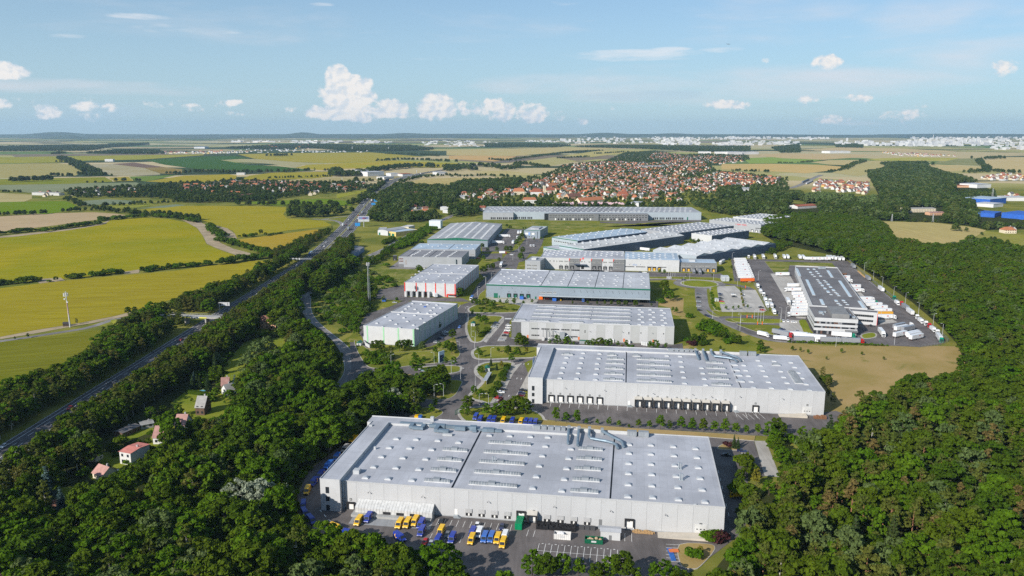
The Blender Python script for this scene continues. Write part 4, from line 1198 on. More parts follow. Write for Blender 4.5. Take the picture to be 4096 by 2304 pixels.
 # ------------------------------------------------------------------ B4: green striped, B5: red striped
def striped(name_label,cs,H,stripes,mat,n_side):
 b=Bld('warehouse',name_label,'warehouse',cs,H)
 b.shell(WHITE2,ROOF)
 for u in stripes:
  MB().box(u*b.W-.5,u*b.W+.5,-.1,-.01,.5,b.H+.3).build('stripe',mat,b.t)
 for i in range(n_side+1):
  v=b.D*i/n_side
  MB().box(b.W+.01,b.W+.1,max(0,v-.3),min(b.D,v+.3),.5,b.H+.3).build('stripe',mat,b.t)
 return b
b4=striped('white warehouse with pale green vertical stripes on its walls',[vD.px(252,890),vD.px(835,927),vD.px(1165,622),vD.px(640,582)],12.4,(.075,.4,.69,.985),LGREENT,9)
domes(b4,vD,'315,850 378,893 410,777 472,818 537,862 578,905 565,748 627,788 668,830 737,873 785,915 752,760 822,800 868,842 945,770 900,735 795,725 755,690 688,655 725,625 827,630 900,635 1007,640 648,685 610,715 975,670 938,702 1050,675 985,738',
1.9,1.4)
u,v=b4.on_roof(vD,870,662)
MB().box(u-1,u+1,v-.8,v+.8,b4.H,b4.H+.6).build('roof_cover',BLUEP,b4.roof)
ve=b4.on_roof(vD,735,738)[1]
MB().box(.3,b4.W-.3,ve,ve+.5,b4.H,b4.H+.5).build('fire_parapet',WHITE2,b4.roof)
MB().box(.4,b4.W-.3,b4.D-2.5,b4.D-.3,b4.H,b4.H+.5).build('rear_kerb',ROOF2,b4.roof)
b5=striped('white warehouse with red vertical stripes and a row of dock bays',[(1619.8,1130.5),(1825.2,1137),(1913.5,1061.4),(1729.6,1056.3)],12.2,(.012,.235,.42,.61,.795,.985),REDT,10)
domes(b5,vD,'715,318 748,366 760,283 793,335 858,372 840,305 890,343 923,282 975,378 800,250 862,215 908,265 950,228 1000,255 1030,310 1045,290 1090,385 1020,185 1145,298 1080,355 1182,263 1155,180 1112,215 1262,215 1320,235 1278,200 1290,315 1210,360 1365,250 1250,330 1410,205 1340,222',
1.6,1.2)
MB().box(.3,b5.W-.3,b5.D*.49,b5.D*.49+.5,b5.H,b5.H+.4).build('fire_parapet',WHITE2,b5.roof)
for k in range(5):
 u=1.5+5.3*k
 o=MB().box(u,u+1.9,-4.5,-.02,0,4.9).build('dock_fin',WHITE2,b5.t)
 if k<4:
  dock(b5,u+3.6,.8,4.4,3.2,door=GREYC)
MB().box(b5.W-8,b5.W-.5,-2.6,-.02,2.8,3.1).build('entrance_canopy',REDT,b5.t)
MB().box(b5.W-8.8,b5.W-7.2,-.2,-.02,0,2.6).build('door',REDT,b5.t)
o=MB().box(b5.W-6.5,b5.W-.8,-.08,-.01,5.6,6.1).build('facade_letters',WHITE2,b5.t)
# ------------------------------------------------------------------ B6: long grey-blue hall with the dark eave
b6=Bld('warehouse','long blue grey warehouse with green eave line and deep loading veranda','warehouse',[(1945.3,1138),(2600.9,1157.1),(2596.3,1093.5),(2005,1077)],12.)
b6.shell(BLUEG,ROOF)
ug=b6.on_roof(vE,515,297)[0]
b6.part('green_eave',MB().box(-.1,b6.W+.1,-.25,-.07,b6.H-.9,b6.H+.25),GREENT)
b6.part('roof_pale',MB().box(ug,b6.W-.3,.3,b6.D-.4,b6.H,b6.H+.15),ROOF2)
for v_ in(.4,b6.D-2.2):
 b6.part('gutter_strip',MB().box(.3,ug-.5,v_,v_+1.8,b6.H,b6.H+.5),M('translucent_strip',(.55,.57,.6),.4))
for x in(515,868,1220,1580):
 u=b6.on_roof(vE,x,310)[0]
 MB().box(u,u+.5,.3,b6.D-1,b6.H+.15,b6.H+.24).build('roof_gutter',DARK,b6.roof)
domes(b6,vE,'100,127 258,133 345,120 15,152 160,158 312,160 475,163 57,182 213,186 375,188 530,193 115,205 272,210 442,213 12,232 168,247 252,238 67,260 320,266 497,245 520,268 410,135',1.9,1.3)
domes(b6,vE,'688,145 700,168 848,150 855,175 655,192 665,215 828,198 822,222 620,243 632,268 790,247 800,275 1005,160 1018,182 1165,163 1183,187 978,208 1000,232 1142,213 1162,238 953,262 978,285 1128,264 1143,290 1338,170 1345,193 1493,170 1517,195 1313,217 1335,242 1482,222 1508,248 1300,268 1325,295 1472,274 1495,300 1665,177 1690,200 1822,180 1850,205 1655,227 1680,252 1825,232 1852,258 1650,280 1680,306 1825,283 1885,315',
1.9,1.3,z=None)
u,z=b6.on_front(vD,1690,525)
b6.part('gate',MB().box(u-1.8,u+1.8,-.1,-.01,.1,4.3),GREENT,label='dark green roller gate')
door(b6,u+3.2,.1,1.,2.1,GREENT,steps=False)
for x,y in((1842,545),(1916,550),(1990,553),(2065,556)):
 u,z=b6.on_front(vD,x,y)
 dock(b6,u,.8,4.5,3.3,door=GREENT)
 number_sign(b6,u,6.2,'%d'%(x%9+1),s_=.7)
u,z=b6.on_front(vE,460,457)
b6.part('service_door',MB().box(u-.7,u+.7,-.1,-.01,.1,2.4),GREENT)
(u0,z0),(u1,z1)=b6.on_front(vE,515,412),(b6.W,0)
b6.part('veranda',MB().box(u0,u1,-7.5,-.05,4.5,5.).box(u0,u1,-7.55,-7.5,4.2,5.2),PALEB)
for i in range(14):
 u=u0+4+(u1-u0-6)*i/13
 MB().box(u-.12,u+.12,-.4,-.1,0,4.5).build('veranda_post',STEEL,b6.t)
b6.part('dock_recess',MB().box(u0+1,u1-1,-.14,-.06,.2,4.3),DARK)  # flat dark sheet on the wall behind the veranda
for i in range(13):
 u=u0+8+6.4*i
 if u<u1-4:
  MB().box(u,u+2.6,-.2,-.15,.9,3.6).build('dock_door',GREYC,b6.t)
for a,c in((520,588),(597,668),(688,726)):
 (ua,za),(ub,zb)=b6.on_front(vE,a,385),b6.on_front(vE,c,387)
 win_grid(b6,ua,ub,6 if c<700 else 4,za-.8,za+.8,frame=DOORW)
for i in range(16):
 u=u0+30+5.6*i
 if u<u1-1:
  MB().tube([(u,-.1,9.5),(u+1.,-.25,7.2)],.06,4).build('lamp_arm',DARK,b6.t)
for(x,y)in((1870,435),(1750,432)):
 wall_lamp(b6,*b6.on_front(vD,x,y))
 # ------------------------------------------------------------------ B7 - B10 west row
b7=Bld('warehouse','mid grey flat roofed warehouse with cut back left corner','warehouse',[vG.px(290,795),vG.px(1112,808),vG.px(1215,720),vG.px(450,708)],11.5)
b7.shell(LGREY,ROOFG,plinth=False)
domes(b7,vG,'468,787 483,772 505,767 525,755 548,745 562,737 583,722 625,795 640,778 660,771 678,760 700,745 715,735 738,720 785,797 800,782 820,778 838,765 858,750 873,738 895,722 940,800 958,785 975,778 993,765 1010,752 1030,742 1050,728',
1.9,1.3)
for x in(400,690):
 u=b7.on_roof(vG,x,800)[0]
 MB().box(u,u+.6,.3,b7.D-1,b7.H,b7.H+.12).build('roof_gutter',DARK,b7.roof)
(u0,z0)=b7.on_front(vG,298,818)
for zz in(8.6,6.):
 win_grid(b7,.6,5.2,4,zz,zz+1.2,gap=.2,frame=DOORO,sill=False)
m=MB()
for k in range(5):
 m.box(7.4,8.8,-.2,-.02,3.2+1.1*k,3.5+1.1*k)
m.build('louvre',M('rust_louvre',(.4,.27,.2),.7),b7.t)
b7.part('corner_recess',MB().box(.2,5.5,-.09,-.01,0,3.4),GREYC)
b7.part('stair',MB().box(b7.W-7.5,b7.W-6.2,-1.6,-.05,0,9.8),STEEL)
b8=Bld('warehouse','pale blue roofed warehouse behind the mid grey one','warehouse',[vG.px(465,695),vG.px(1290,708),vG.px(1362,635),vG.px(570,625)],10.8)
b8.shell(LGREY,ROOFB,plinth=False)
domes(b8,vG,'740,670 815,660 930,662 690,640 1060,675 1130,640 1195,668 1250,640 1120,690 1265,695 860,635 600,660',1.9,1.3)
u=b8.on_roof(vG,945,700)[0]
MB().box(u,u+.6,.3,b8.D-1,b8.H,b8.H+.12).build('roof_gutter',DARK,b8.roof)
u,z=b8.on_front(vG,1230,755)
win_grid(b8,u-1,u+4.5,6,4.8,5.8)
b9=Bld('warehouse','broad grey roofed hall with dark green gable and rows of small skylights','warehouse',[vG.px(660,572),vG.px(1425,578),vG.px(1660,372),vG.px(985,362)],9.4)
W9,D9,H9=b9.W,b9.D,b9.H
b9.part('wall',MB().box(0,W9,0,D9,0,H9-.05,skip='tb'),BLUEG)
m=MB()
rdg=2.6
m.face([(-.2,-.3,H9),(W9/2,-.3,H9+rdg),(W9/2,D9+.2,H9+rdg),(-.2,D9+.2,H9)])
m.face([(W9/2,-.3,H9+rdg),(W9+.2,-.3,H9),(W9+.2,D9+.2,H9),(W9/2,D9+.2,H9+rdg)])
b9.roof=b9.part('roof',m,ROOFM)
b9.part('gable',MB().extrude([(0,H9-.9),(W9,H9-.9),(W9,H9-.02),(W9/2,H9+rdg-.03),(0,H9-.02)],'y',-.2,-.02),GREENT)
b9.part('eave',MB().box(W9+.02,W9+.12,0,D9,H9-.5,H9-.03),GREENT)
for k,(xa,ya,xb,yb)in enumerate(((740,555,1110,360),(875,552,1185,372),(990,548,1290,365),(1130,545,1375,375),(1230,552,1465,378),(1350,550,1545,385))):
 (ua,va),(ub,vb)=b9.on_roof(vG,xa,ya,H9+1.5),b9.on_roof(vG,xb,yb,H9+1.5)
 for i in range(16):
  v=va+(vb-va)*i/15
  u=(ua+ub)/2
  z=H9+rdg*(1-abs(u-W9/2)/(W9/2))
  if 1<v<D9-1:
   o=put('skylight',dome_mesh(3.2,1.6),b9.roof,(u,v,z))
b10=Bld('office_building','cube shaped blue grey office with flat roof and banners','office building',[vG.px(1955,455),vG.px(2165,460),vG.px(2190,405),vG.px(1990,397)],11.2)
b10.shell(BLUEG,ROOF2,edge=GREENT)
b10.part('roof_plant',MB().box(b10.W*.3,b10.W*.8,b10.D*.25,b10.D*.7,b10.H,b10.H+1.6),ROOFM)
win_grid(b10,2,b10.W-6,4,5.8,7.2,frame=DOORW,gap=.45)
win_grid(b10,2,b10.W-6,4,1.4,2.8,frame=DOORW,gap=.45)
for u in(2.2,11.2):
 MB().box(u,u+4,-.12,-.02,5.2,7.8).build('facade_banner',DOORW,b10.t)
MB().box(6.4,8.8,-.12,-.02,4.4,8.4).build('facade_banner',M('banner_pale_blue',(.2,.32,.6),.6),b10.t)
MB().box(b10.W-4.2,b10.W-3.5,-.1,-.02,.5,10).build('stair_window',GLASS,b10.t)
# ------------------------------------------------------------------ B11: the long hall at the park's far edge
b11=Bld('warehouse','very long grey hall along the far edge of the park below the village','warehouse',[vM1.px(287,743),vM1.px(2165,755),vM1.px(2065,705),vM1.px(315,703)],12.5)
W11,D11,H11=b11.W,b11.D,b11.H
b11.shell(PALEB,ROOFM,plinth=False)
uu=lambda x:b11.on_front(vM1,x,790)[0]
b11.part('front_hall',MB().box(0,uu(545),-7,-.02,0,H11-.6,top=1),[LGREY,ROOFM])
b11.part('office_front',MB().box(uu(845),uu(1690),-16,-.02,0,11.3,top=1),[GREYC,ROOFG],label='dark grey office block with ribbon windows')
b11.part('glass_link',MB().box(uu(810),uu(845),-10,-.02,0,10.8),GLASS)
b11.part('stair_tower',MB().box(uu(1235),uu(1270),-18,-16.02,0,11.6),GREYC)
b11.part('dark_roof',MB().box(uu(880),uu(1500),.6,D11-1,H11,H11+.12),ROOFG)
for zz in(8.2,5.2):
 for(a,c)in((852,1230),(1275,1685)):
  n_=16
  win_grid(b11,uu(a),uu(c),n_,zz,zz+1.3,v=-16.02,gap=.15,frame=DOORW,sill=False)
for i in range(30):
 u=uu(905)+(uu(1625)-uu(905))*i/29
 if abs(u-uu(1252))>5:
  MB().box(u-1.,u+1.,-16.2,-16.02,.9,3.8).build('dock_door',DARK if i%3 else DOORW,b11.t)
for x0 in(352,405,455,508):
 for k in range(3):
  MB().box(uu(x0)+3*k,uu(x0)+2+3*k,-7.15,-7.02,.8,4.2).build('dock_door',DARK,b11.t)
for x0 in(560,612,665,1745,1800,1855,1910,1962):
 for k in range(3):
  MB().box(uu(x0)+3*k,uu(x0)+2+3*k,-.15,-.02,.8,4.2).build('dock_door',DARK,b11.t)
MB().box(uu(2035),uu(2045),-.15,-.02,.2,5).build('gate',GREENT,b11.t)
for i in range(40):
 for k in range(4):
  u,v=8+(W11-16)*(i+.5*(k%2))/40,10+(D11-18)*k/3.2
  put('skylight',dome_mesh(3.,2.4),b11.roof,(u,v,H11+.1))
for i in range(9):
 m=MB().box(uu(1330)+7*i,uu(1330)+7*i+3.,1.5,4.,H11,H11+2.)
 m.build('roof_unit',MAT['unit_pale'],b11.roof)
 # ------------------------------------------------------------------ diagonal group behind
def diagonal(name_label,cs,H,wall,roof,side=None,rz=R(40.5),trim=None,W_=None,D_=None,kind='flat',amp=2.,teeth=6):
 b=Bld('warehouse',name_label,'warehouse',cs,H,rz-PI/2,W_,D_)
 W_,D_=b.W,b.D
 if kind=='flat':
  b.shell(wall,roof,plinth=False)
 else:
  prof=[]
  n_=teeth*2 if kind=='teeth' else 12
  for i in range(n_+1):
   t=i/n_
   z=H+(amp*(i%2)if kind=='teeth' else amp*(1-(2*t-1)**2))
   prof.append((t,z))
  m=MB()
  mr=MB()
  if kind=='teeth':
   pr=[(t*D_,z)for t,z in prof]
   m.extrude([(0,0)]+[(D_,0)]+pr[::-1],'x',0,W_)
   for(a,za),(c,zc)in zip(pr[:-1],pr[1:]):
    mr.face([(-.3,a,za+.06),(W_+.3,a,za+.06),(W_+.3,c,zc+.06),(-.3,c,zc+.06)])
  else:
   pr=[(t*W_,z)for t,z in prof]
   m.extrude([(0,0),(W_,0)]+pr[::-1],'y',0,D_)
   for(a,za),(c,zc)in zip(pr[:-1],pr[1:]):
    mr.face([(a,-.3,za+.06),(c,-.3,zc+.06),(c,D_+.3,zc+.06),(a,D_+.3,za+.06)])
  b.part('wall',m,wall)
  b.roof=b.part('roof',mr,roof)
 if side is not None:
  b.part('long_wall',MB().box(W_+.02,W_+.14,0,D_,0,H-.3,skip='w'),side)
 if trim is not None:
  b.part('trim',MB().box(-.1,W_+.15,-.2,-.02,H-.8,H+.1),trim)
 return b
def dome_rows(b,nu,nv,w=2.4,d=1.6,zf=None,jit=0.):
 for i in range(nu):
  for j in range(nv):
   u,v=b.W*(i+.5)/nu,b.D*(j+.5+(.5 if i%2 and jit else 0)*.6)/nv
   if v<b.D-2:
    put('skylight',dome_mesh(w,d),b.roof,(u,v,b.H+(zf(u,v)if zf else .02)))
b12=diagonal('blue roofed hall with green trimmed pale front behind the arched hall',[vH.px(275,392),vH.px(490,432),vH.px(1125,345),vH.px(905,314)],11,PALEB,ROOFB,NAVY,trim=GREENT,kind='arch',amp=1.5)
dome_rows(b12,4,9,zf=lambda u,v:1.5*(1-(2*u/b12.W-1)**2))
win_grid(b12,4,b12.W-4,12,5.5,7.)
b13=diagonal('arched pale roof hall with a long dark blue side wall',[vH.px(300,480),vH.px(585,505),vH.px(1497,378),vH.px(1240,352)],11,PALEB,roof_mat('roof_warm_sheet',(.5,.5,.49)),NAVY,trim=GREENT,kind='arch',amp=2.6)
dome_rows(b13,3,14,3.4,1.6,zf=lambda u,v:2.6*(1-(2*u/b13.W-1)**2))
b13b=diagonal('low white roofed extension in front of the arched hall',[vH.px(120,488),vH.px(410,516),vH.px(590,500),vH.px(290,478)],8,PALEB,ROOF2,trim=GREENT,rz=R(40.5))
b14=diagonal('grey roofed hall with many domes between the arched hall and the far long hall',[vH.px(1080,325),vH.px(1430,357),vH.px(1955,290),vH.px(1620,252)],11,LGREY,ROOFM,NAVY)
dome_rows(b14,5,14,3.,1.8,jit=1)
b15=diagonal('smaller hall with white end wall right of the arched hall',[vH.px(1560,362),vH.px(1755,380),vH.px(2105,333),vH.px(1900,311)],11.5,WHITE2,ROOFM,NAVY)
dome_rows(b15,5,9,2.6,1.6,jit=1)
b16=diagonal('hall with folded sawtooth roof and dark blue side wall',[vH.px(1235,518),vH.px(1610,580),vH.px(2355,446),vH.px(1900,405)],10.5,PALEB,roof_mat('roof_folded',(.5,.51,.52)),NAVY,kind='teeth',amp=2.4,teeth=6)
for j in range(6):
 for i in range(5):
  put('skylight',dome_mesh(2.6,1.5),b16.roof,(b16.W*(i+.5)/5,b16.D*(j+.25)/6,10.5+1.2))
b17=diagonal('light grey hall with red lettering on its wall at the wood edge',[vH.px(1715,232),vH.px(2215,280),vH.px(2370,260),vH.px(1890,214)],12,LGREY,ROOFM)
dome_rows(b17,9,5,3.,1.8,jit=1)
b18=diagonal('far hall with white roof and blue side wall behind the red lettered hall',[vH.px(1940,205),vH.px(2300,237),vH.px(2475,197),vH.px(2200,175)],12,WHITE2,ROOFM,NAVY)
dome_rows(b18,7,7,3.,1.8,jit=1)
for k in range(2):
 dock(b17,b17.W-14+7*k,.6,4.2,3.4,door=DOORW)
win_grid(b17,b17.W-9,b17.W-2,4,6.,7.2,gap=.3,frame=DARK)
def letters(b,txt,u,z,h,mat,v=-.1,italic=0.,name='facade_letters',parent=None,depth=.08):
 cu=bpy.data.curves.new(name,'FONT')
 cu.body=txt
 cu.size=h*1.4
 cu.extrude=depth/2
 cu.shear=italic
 tmp=bpy.data.objects.new(name,cu)
 COL.objects.link(tmp)
 me=bpy.data.meshes.new_from_object(tmp)
 bpy.data.objects.remove(tmp)
 me.materials.clear()
 me.materials.append(mat)
 o=put(name,me,parent or b.t,(u,v,z))
 o.rotation_euler=(PI/2,0,0)
 return o
RED=M('sign_red',(.6,.03,.03),.5)
letters(b17,'+ GEBR. WEISS',b17.W-44,8.4,2.2,RED)
# ------------------------------------------------------------------ B19: multi-tenant hall in the middle
b19=Bld('warehouse','hall with alternating white and dark grey dock sections and red flashes','warehouse',[vH.px(185,585),vH.px(930,606),vH.px(930,527),vH.px(150,518)],12.5)
b19.shell(WHITE2,ROOF,skip_front=True,plinth=False)
W19=b19.W
fx=lambda x,y=400,off=0:b19.on_front(vX,x,y,off)
segs=[(120,550,'w'),(550,930,'w'),(930,1255,'g'),(1255,1575,'w'),(1575,1905,'g'),(1905,2225,'w'),(2225,2565,'g')]
for(a,c,k)in segs:
 u0,u1=max(0,fx(a)[0]),fx(c)[0]
 o=MB().box(u0+.02,u1-.02,0,.3,0,12.45).build('wall_panel',GREYC if k=='g' else WHITE2,b19.t)
 if k=='g' or a>1200:
  m=MB()
  m.face([(u0-.1,-.5,9.2),(u0+1.3,-.04,12.6),(u0-.1,-.04,12.6)])
  m.face([(u0-.1,-.04,12.6),(u0-.1,-.04,9.2),(u0-.1,-.5,9.2)])
  m.face([(u0-.1,-.5,9.2),(u0-.1,-.04,9.2),(u0+1.3,-.04,12.6)])
  m.build('red_flash',REDT,b19.t)
for(a,c,n_,y)in((345,398,2,322),(455,508,2,325),(556,582,1,328),(628,748,4,330),(790,908,4,333),(950,1072,4,337),(1112,1232,4,338),(1272,1330,2,343),(1375,1400,1,345),(1500,1556,2,352),(1605,1728,4,355),(1762,1880,4,358),(1925,2045,4,362),(2088,
2210,4,365),(2245,2365,3,372),(2380,2445,2,372),(2480,2540,2,376),(2240,2440,6,512)):
 (u0,z0),(u1,_z)=fx(a,y),fx(c,y)
 win_grid(b19,u0,u1,n_,z0-.75,z0+.75)
for(x,y)in((688,490),(850,495),(1012,500),(1665,520),(1828,520),(1985,520),(2150,525)):
 u,z=fx(x,y)
 dock(b19,u,.7,4.5,3.6,door=GREYC)
 if x not in(1012,1665,1828):
  MB().box(u-.3,u+.3,-.08,-.01,5.4,6.).build('dock_number',DARK,b19.t)
u0,u1=fx(1085)[0],fx(1450)[0]
b19.part('entrance_canopy',MB().box(u0,u1,-4.5,-.05,6.,6.3),NAVY)
u0,u1=fx(1285)[0],fx(1370)[0]
b19.part('entrance_door',MB().box(u0,u1,-.1,-.01,1.,4.2),DARK)
u0,u1,z0=fx(1300)[0],fx(1372)[0],fx(1300,275)[1]
o=b19.part('logo_panel',MB().extrude([(u0,z0),(u1-.6,z0),(u1,z0+1.9),(u0+.6,z0+1.9)],'y',-.14,-.02),RED)
letters(b19,'SI',u0+.9,z0+.5,.95,DOORW,-.15,parent=o)
domes(b19,vX,'280,15 520,20 770,25 385,38 630,42 880,50 1010,30 240,68 490,72 735,78 985,88 1125,58 350,97 595,100 850,105 205,127 455,130 705,137 1095,113 305,153 560,160 815,165 960,145 1075,172 1280,35 1245,92 1240,150 1430,62 1410,120 1390,172 1585,42 1560,98 1550,150 1750,70 1730,130 1715,180 1910,48 1890,105 1875,157 2060,75 2040,133 2025,187 2210,55 2195,113 2180,165 2350,83 2345,142 2510,62 2500,120 2490,172',
2.2,1.5)
b19l=Bld('office_building','grey four storey office corner at the left end of the sectioned hall','office building',[vH.px(12,618),vH.px(157,620),vH.px(185,585),vH.px(50,575)],12.2)
b19l.shell(LGREY,ROOFM,plinth=False)
for zz in(6.6,3.):
 u0=b19l.W*.12
 for k in(0,1):
  win_grid(b19l,u0+k*b19l.W*.36,u0+k*b19l.W*.36+b19l.W*.3,4,zz,zz+1.7)
b19l.part('roof_plant',MB().box(b19l.W*.3,b19l.W*.6,b19l.D*.3,b19l.D*.6,b19l.H,b19l.H+1.6),WHITE2)
b19m=Bld('warehouse','white hall with blue roof and pale lettering between the sectioned hall and dark office','warehouse',[vH.px(932,606),vH.px(1450,612),vH.px(1420,546),vH.px(932,529)],12.3)
b19m.shell(WHITE2,ROOFB,plinth=False)
domes(b19m,vY,'350,42 480,18 600,45 720,25 840,50 965,35 1090,55 1205,38 1375,40 360,88 475,68 600,90 720,72 845,93 965,75 1080,100 1200,80 1390,82 350,133 480,108 605,142 720,112 850,146 965,122 1095,152 1215,125 1400,130',2.2,1.5)
fy=lambda x,y:b19m.on_front(vY,x,y)
letters(b19m,'eglaga',fy(455,290)[0],fy(455,290)[1],1.5,M('letter_blue',(.3,.4,.62),.6))
for x in(395,640):
 u,z=fy(x,275)
 m=MB()
 m.face([(u-.7,-.06,z-.7),(u+.1,-.06,z-.2),(u+.5,-.06,z+.8),(u-.2,-.06,z+.2)])
 m.build('facade_emblem',NAVY,b19m.t)
for(a,c,n_)in((290,500,8),(540,755,8),(790,1005,8),(1045,1235,7)):
 (u0,z0),(u1,_z)=fy(a,322+(a-290)*.02),fy(c,326)
 win_grid(b19m,u0,u1,n_,z0-.4,z0+.5,gap=.2,frame=DARK,sill=False)
for(x,y)in((840,405),(953,408),(1065,412)):
 u,z=fy(x,y)
 dock(b19m,u,.6,4.6,3.6,door=DOORY)
b19r=Bld('office_building','dark grey two storey office with amber dock doors and blue roof','office building',[vH.px(1338,630),vH.px(1800,642),vH.px(1772,603),vH.px(1370,596)],9.8)
b19r.shell(GREYC,ROOFB,plinth=False,edge=GREYC)
fz=lambda x,y:b19r.on_front(vY,x,y)
for(a,c,n_,y)in((1420,1520,4,293),(1545,1668,6,296),(1685,1810,6,298),(1905,1945,2,305),(1970,2095,6,308),(2112,2232,6,310),(2255,2385,6,316)):
 (u0,z0),(u1,_z)=fz(a,y),fz(c,y)
 win_grid(b19r,u0,u1,n_,z0-.75,z0+.75,gap=.35)
 (u0,z0),(u1,_z)=fz(a,y+70),fz(c,y+70)
 if a>1530:
  win_grid(b19r,u0,u1,n_,z0-.6,z0+.5,gap=.35)
for(x,y)in((1625,430),(1738,430),(2180,440),(2312,445)):
 dock(b19r,fz(x,y)[0],.6,4.2,3.4,door=DOORY)
for x in(1860,1995):
 dock(b19r,fz(x,430)[0],.6,4.2,3.4,door=GREYC)
(u0,z0),(u1,z1)=fz(1312,385),fz(1405,300)
o=b19r.part('facade_sign',MB().box(u0,u1,-.2,-.03,z0,z1),M('sign_navy',(.02,.03,.14),.5))
MB().box(u0,u1,-.26,-.21,z0,z0+(z1-z0)*.62).build('sign_field',M('sign_pale',(.5,.55,.75),.5),o)
letters(b19r,'TST',u0+.4,z0+(z1-z0)*.28,1.6,MAT['sign_navy'],-.3,parent=o)
b19r.part('roof_plant',MB().box(b19r.W*.42,b19r.W*.55,b19r.D*.3,b19r.D*.6,b19r.H,b19r.H+1.5),WHITE2)
# ------------------------------------------------------------------ B20: the truck depot
b20=Bld('depot','long cross dock depot with gravel grey roof and two rows of roof lights','depot',[vF.px(1125,645),vF.px(1660,682),vF.px(1215,282),vF.px(835,270)],9.5)
b20.t['label']='long truck depot hall with dark gravel roof and strips of roof lights'
W20,D20,H20=b20.W,b20.D,b20.H
b20.shell(WHITE2,ROOFD,parapet=.9)
gl=M('roof_light',(.42,.5,.55),.3,.1,.5,spec=.5)
def light_strip(u,v0,v1,n_,w,gap=.12):
 for i in range(n_):
  a=v0+(v1-v0)*i/n_
  c=v0+(v1-v0)*(i+1-gap)/n_
  k=('rl',round(w,1),round(c-a,1))
  if k not in _mesh:
   h=(c-a)/2
   _mesh[k]=MB().box(-w/2,w/2,-h,h,0,.3,1,skip='b').extrude([(-w/2+.1,.3),(w/2-.1,.3),(0,.55)],'y',-h+.1,h-.1,0).mesh('roof_light',[gl,WHITE2])
  put('roof_light',_mesh[k],b20.roof,(u,(a+c)/2,H20))
for(xa,ya,xb,yb,n_,w)in((890,290,950,365,9,2.6),(1185,310,1250,375,9,2.6),(975,395,1095,543,16,2.6),(1280,405,1438,557,16,2.6),(1122,580,1165,632,7,2.6),(1472,595,1560,672,8,2.6)):
 (ua,va),(ub,vb)=b20.on_roof(vF,xb,yb),b20.on_roof(vF,xa,ya)
 light_strip((ua+ub)/2,va,vb,n_,w)
for(x,y,L)in((1012,298,5),(1035,328,6),(1052,350,3),(1072,366,1.5),(1068,298,4),(1092,320,4),(1108,338,3),(1128,362,4),(1100,397,1.5),(1110,410,1.5),(1125,427,4),(1145,450,6),(1170,478,6),(1200,510,8),(1227,537,1.5),(1165,405,1.5),(1180,418,
2),(1200,440,6),(1222,465,6),(1250,495,7),(1270,517,1.5),(1285,530,3),(1300,547,2),(1275,595,6),(1343,592,4),(1360,610,2),(1380,630,2),(1295,620,3),(1315,635,2)):
 u,v=b20.on_roof(vF,x,y)
 light_strip(u,v-L/2,v+L/2,max(1,int(L/1.5)),2.6,0.)
for i in range(5):
 u,v=b20.on_roof(vF,1115+13*i,292)
 MB().box(u-1,u+1,v-1,v+1,H20,H20+1.7).build('roof_unit',STEEL,b20.roof)
for i in range(30):
 v=8+(D20-14)*i/29
 for s_,x in((0,-.1),(1,W20+.02)):
  MB().box(x,x+.08,v-1.3,v+1.3,.8,4.2).build('dock_door',DARK if(i+s_)%2 else GREYC,b20.t)
b21=Bld('office_building','white head office with dark ribbon windows at the near end of the depot','office building',[vF.px(1085,757),vF.px(1490,777),vF.px(1385,662),vF.px(1000,642)],11.6)
W21,D21,H21=b21.W,b21.D,b21.H
b21.part('core',MB().box(.25,W21-.25,.25,D21-.25,0,H21-.1,skip='tb'),GLASS)
for(z0,z1)in((2.6,4.6),(6.,7.8),(9.4,H21+.6)):
 m=MB()
 m.box(0,W21,0,.3,z0,z1).box(0,W21,D21-.3,D21,z0,z1).box(0,.3,.3,D21-.3,z0,z1).box(W21-.3,W21,.3,D21-.3,z0,z1)
 b21.part('white_band',m,WHITE2)
rnd=random.Random(8)
for(z0,z1)in((.1,2.6),(4.6,6.),(7.8,9.4)):
 n_=20
 for i in range(n_):
  k=rnd.random()
  MB().box(.3+(W21-.6)*i/n_,.3+(W21-.6)*(i+.93)/n_,.12,.2,z0+.02,z1-.02).build('window',GLASS if k<.6 else(M('blind_brown',(.1,.055,.04),.6)if k<.75 else M('blind_grey',(.2,.2,.21),.5)),b21.t)
b21.roof=b21.part('roof',MB().box(.3,W21-.3,.3,D21-.3,H21-.5,H21,skip='b'),ROOFD)
b21.part('roof_plant',MB().box(W21*.42,W21*.82,D21*.1,D21*.75,H21,H21+3.2),M('plant_grey',(.2,.2,.2),.7))
for(u,v,w,d,h)in((5,16,3,3,1.6),(9,20,1.6,1.6,1.2),(25.5,12,1.6,5,1.),(27,6,2,3,1.2),(7,12,1.2,4,.8)):
 MB().box(u,u+w,v,v+d,H21,H21+h).build('roof_unit',STEEL,b21.roof)
b21.part('entrance_canopy',MB().box(W21*.72,W21+.2,-2.,-.02,2.9,4.),GREYC)
b22=Bld('office_building','white two storey side wing with two window bands right of the head office','office building',[vF.px(1410,688),vF.px(1680,712),vF.px(1650,685),vF.px(1395,668)],9.8)
b22.shell(WHITE2,ROOFD,plinth=False)
for zz in(2.4,6.2):
 win_grid(b22,b22.W*.08,b22.W*.86,10,zz,zz+1.6,gap=.05,frame=DARK,sill=False)
MB().box(b22.W-.3,b22.W+.04,-.05,.2,0,9.9).build('red_edge',REDT,b22.t)
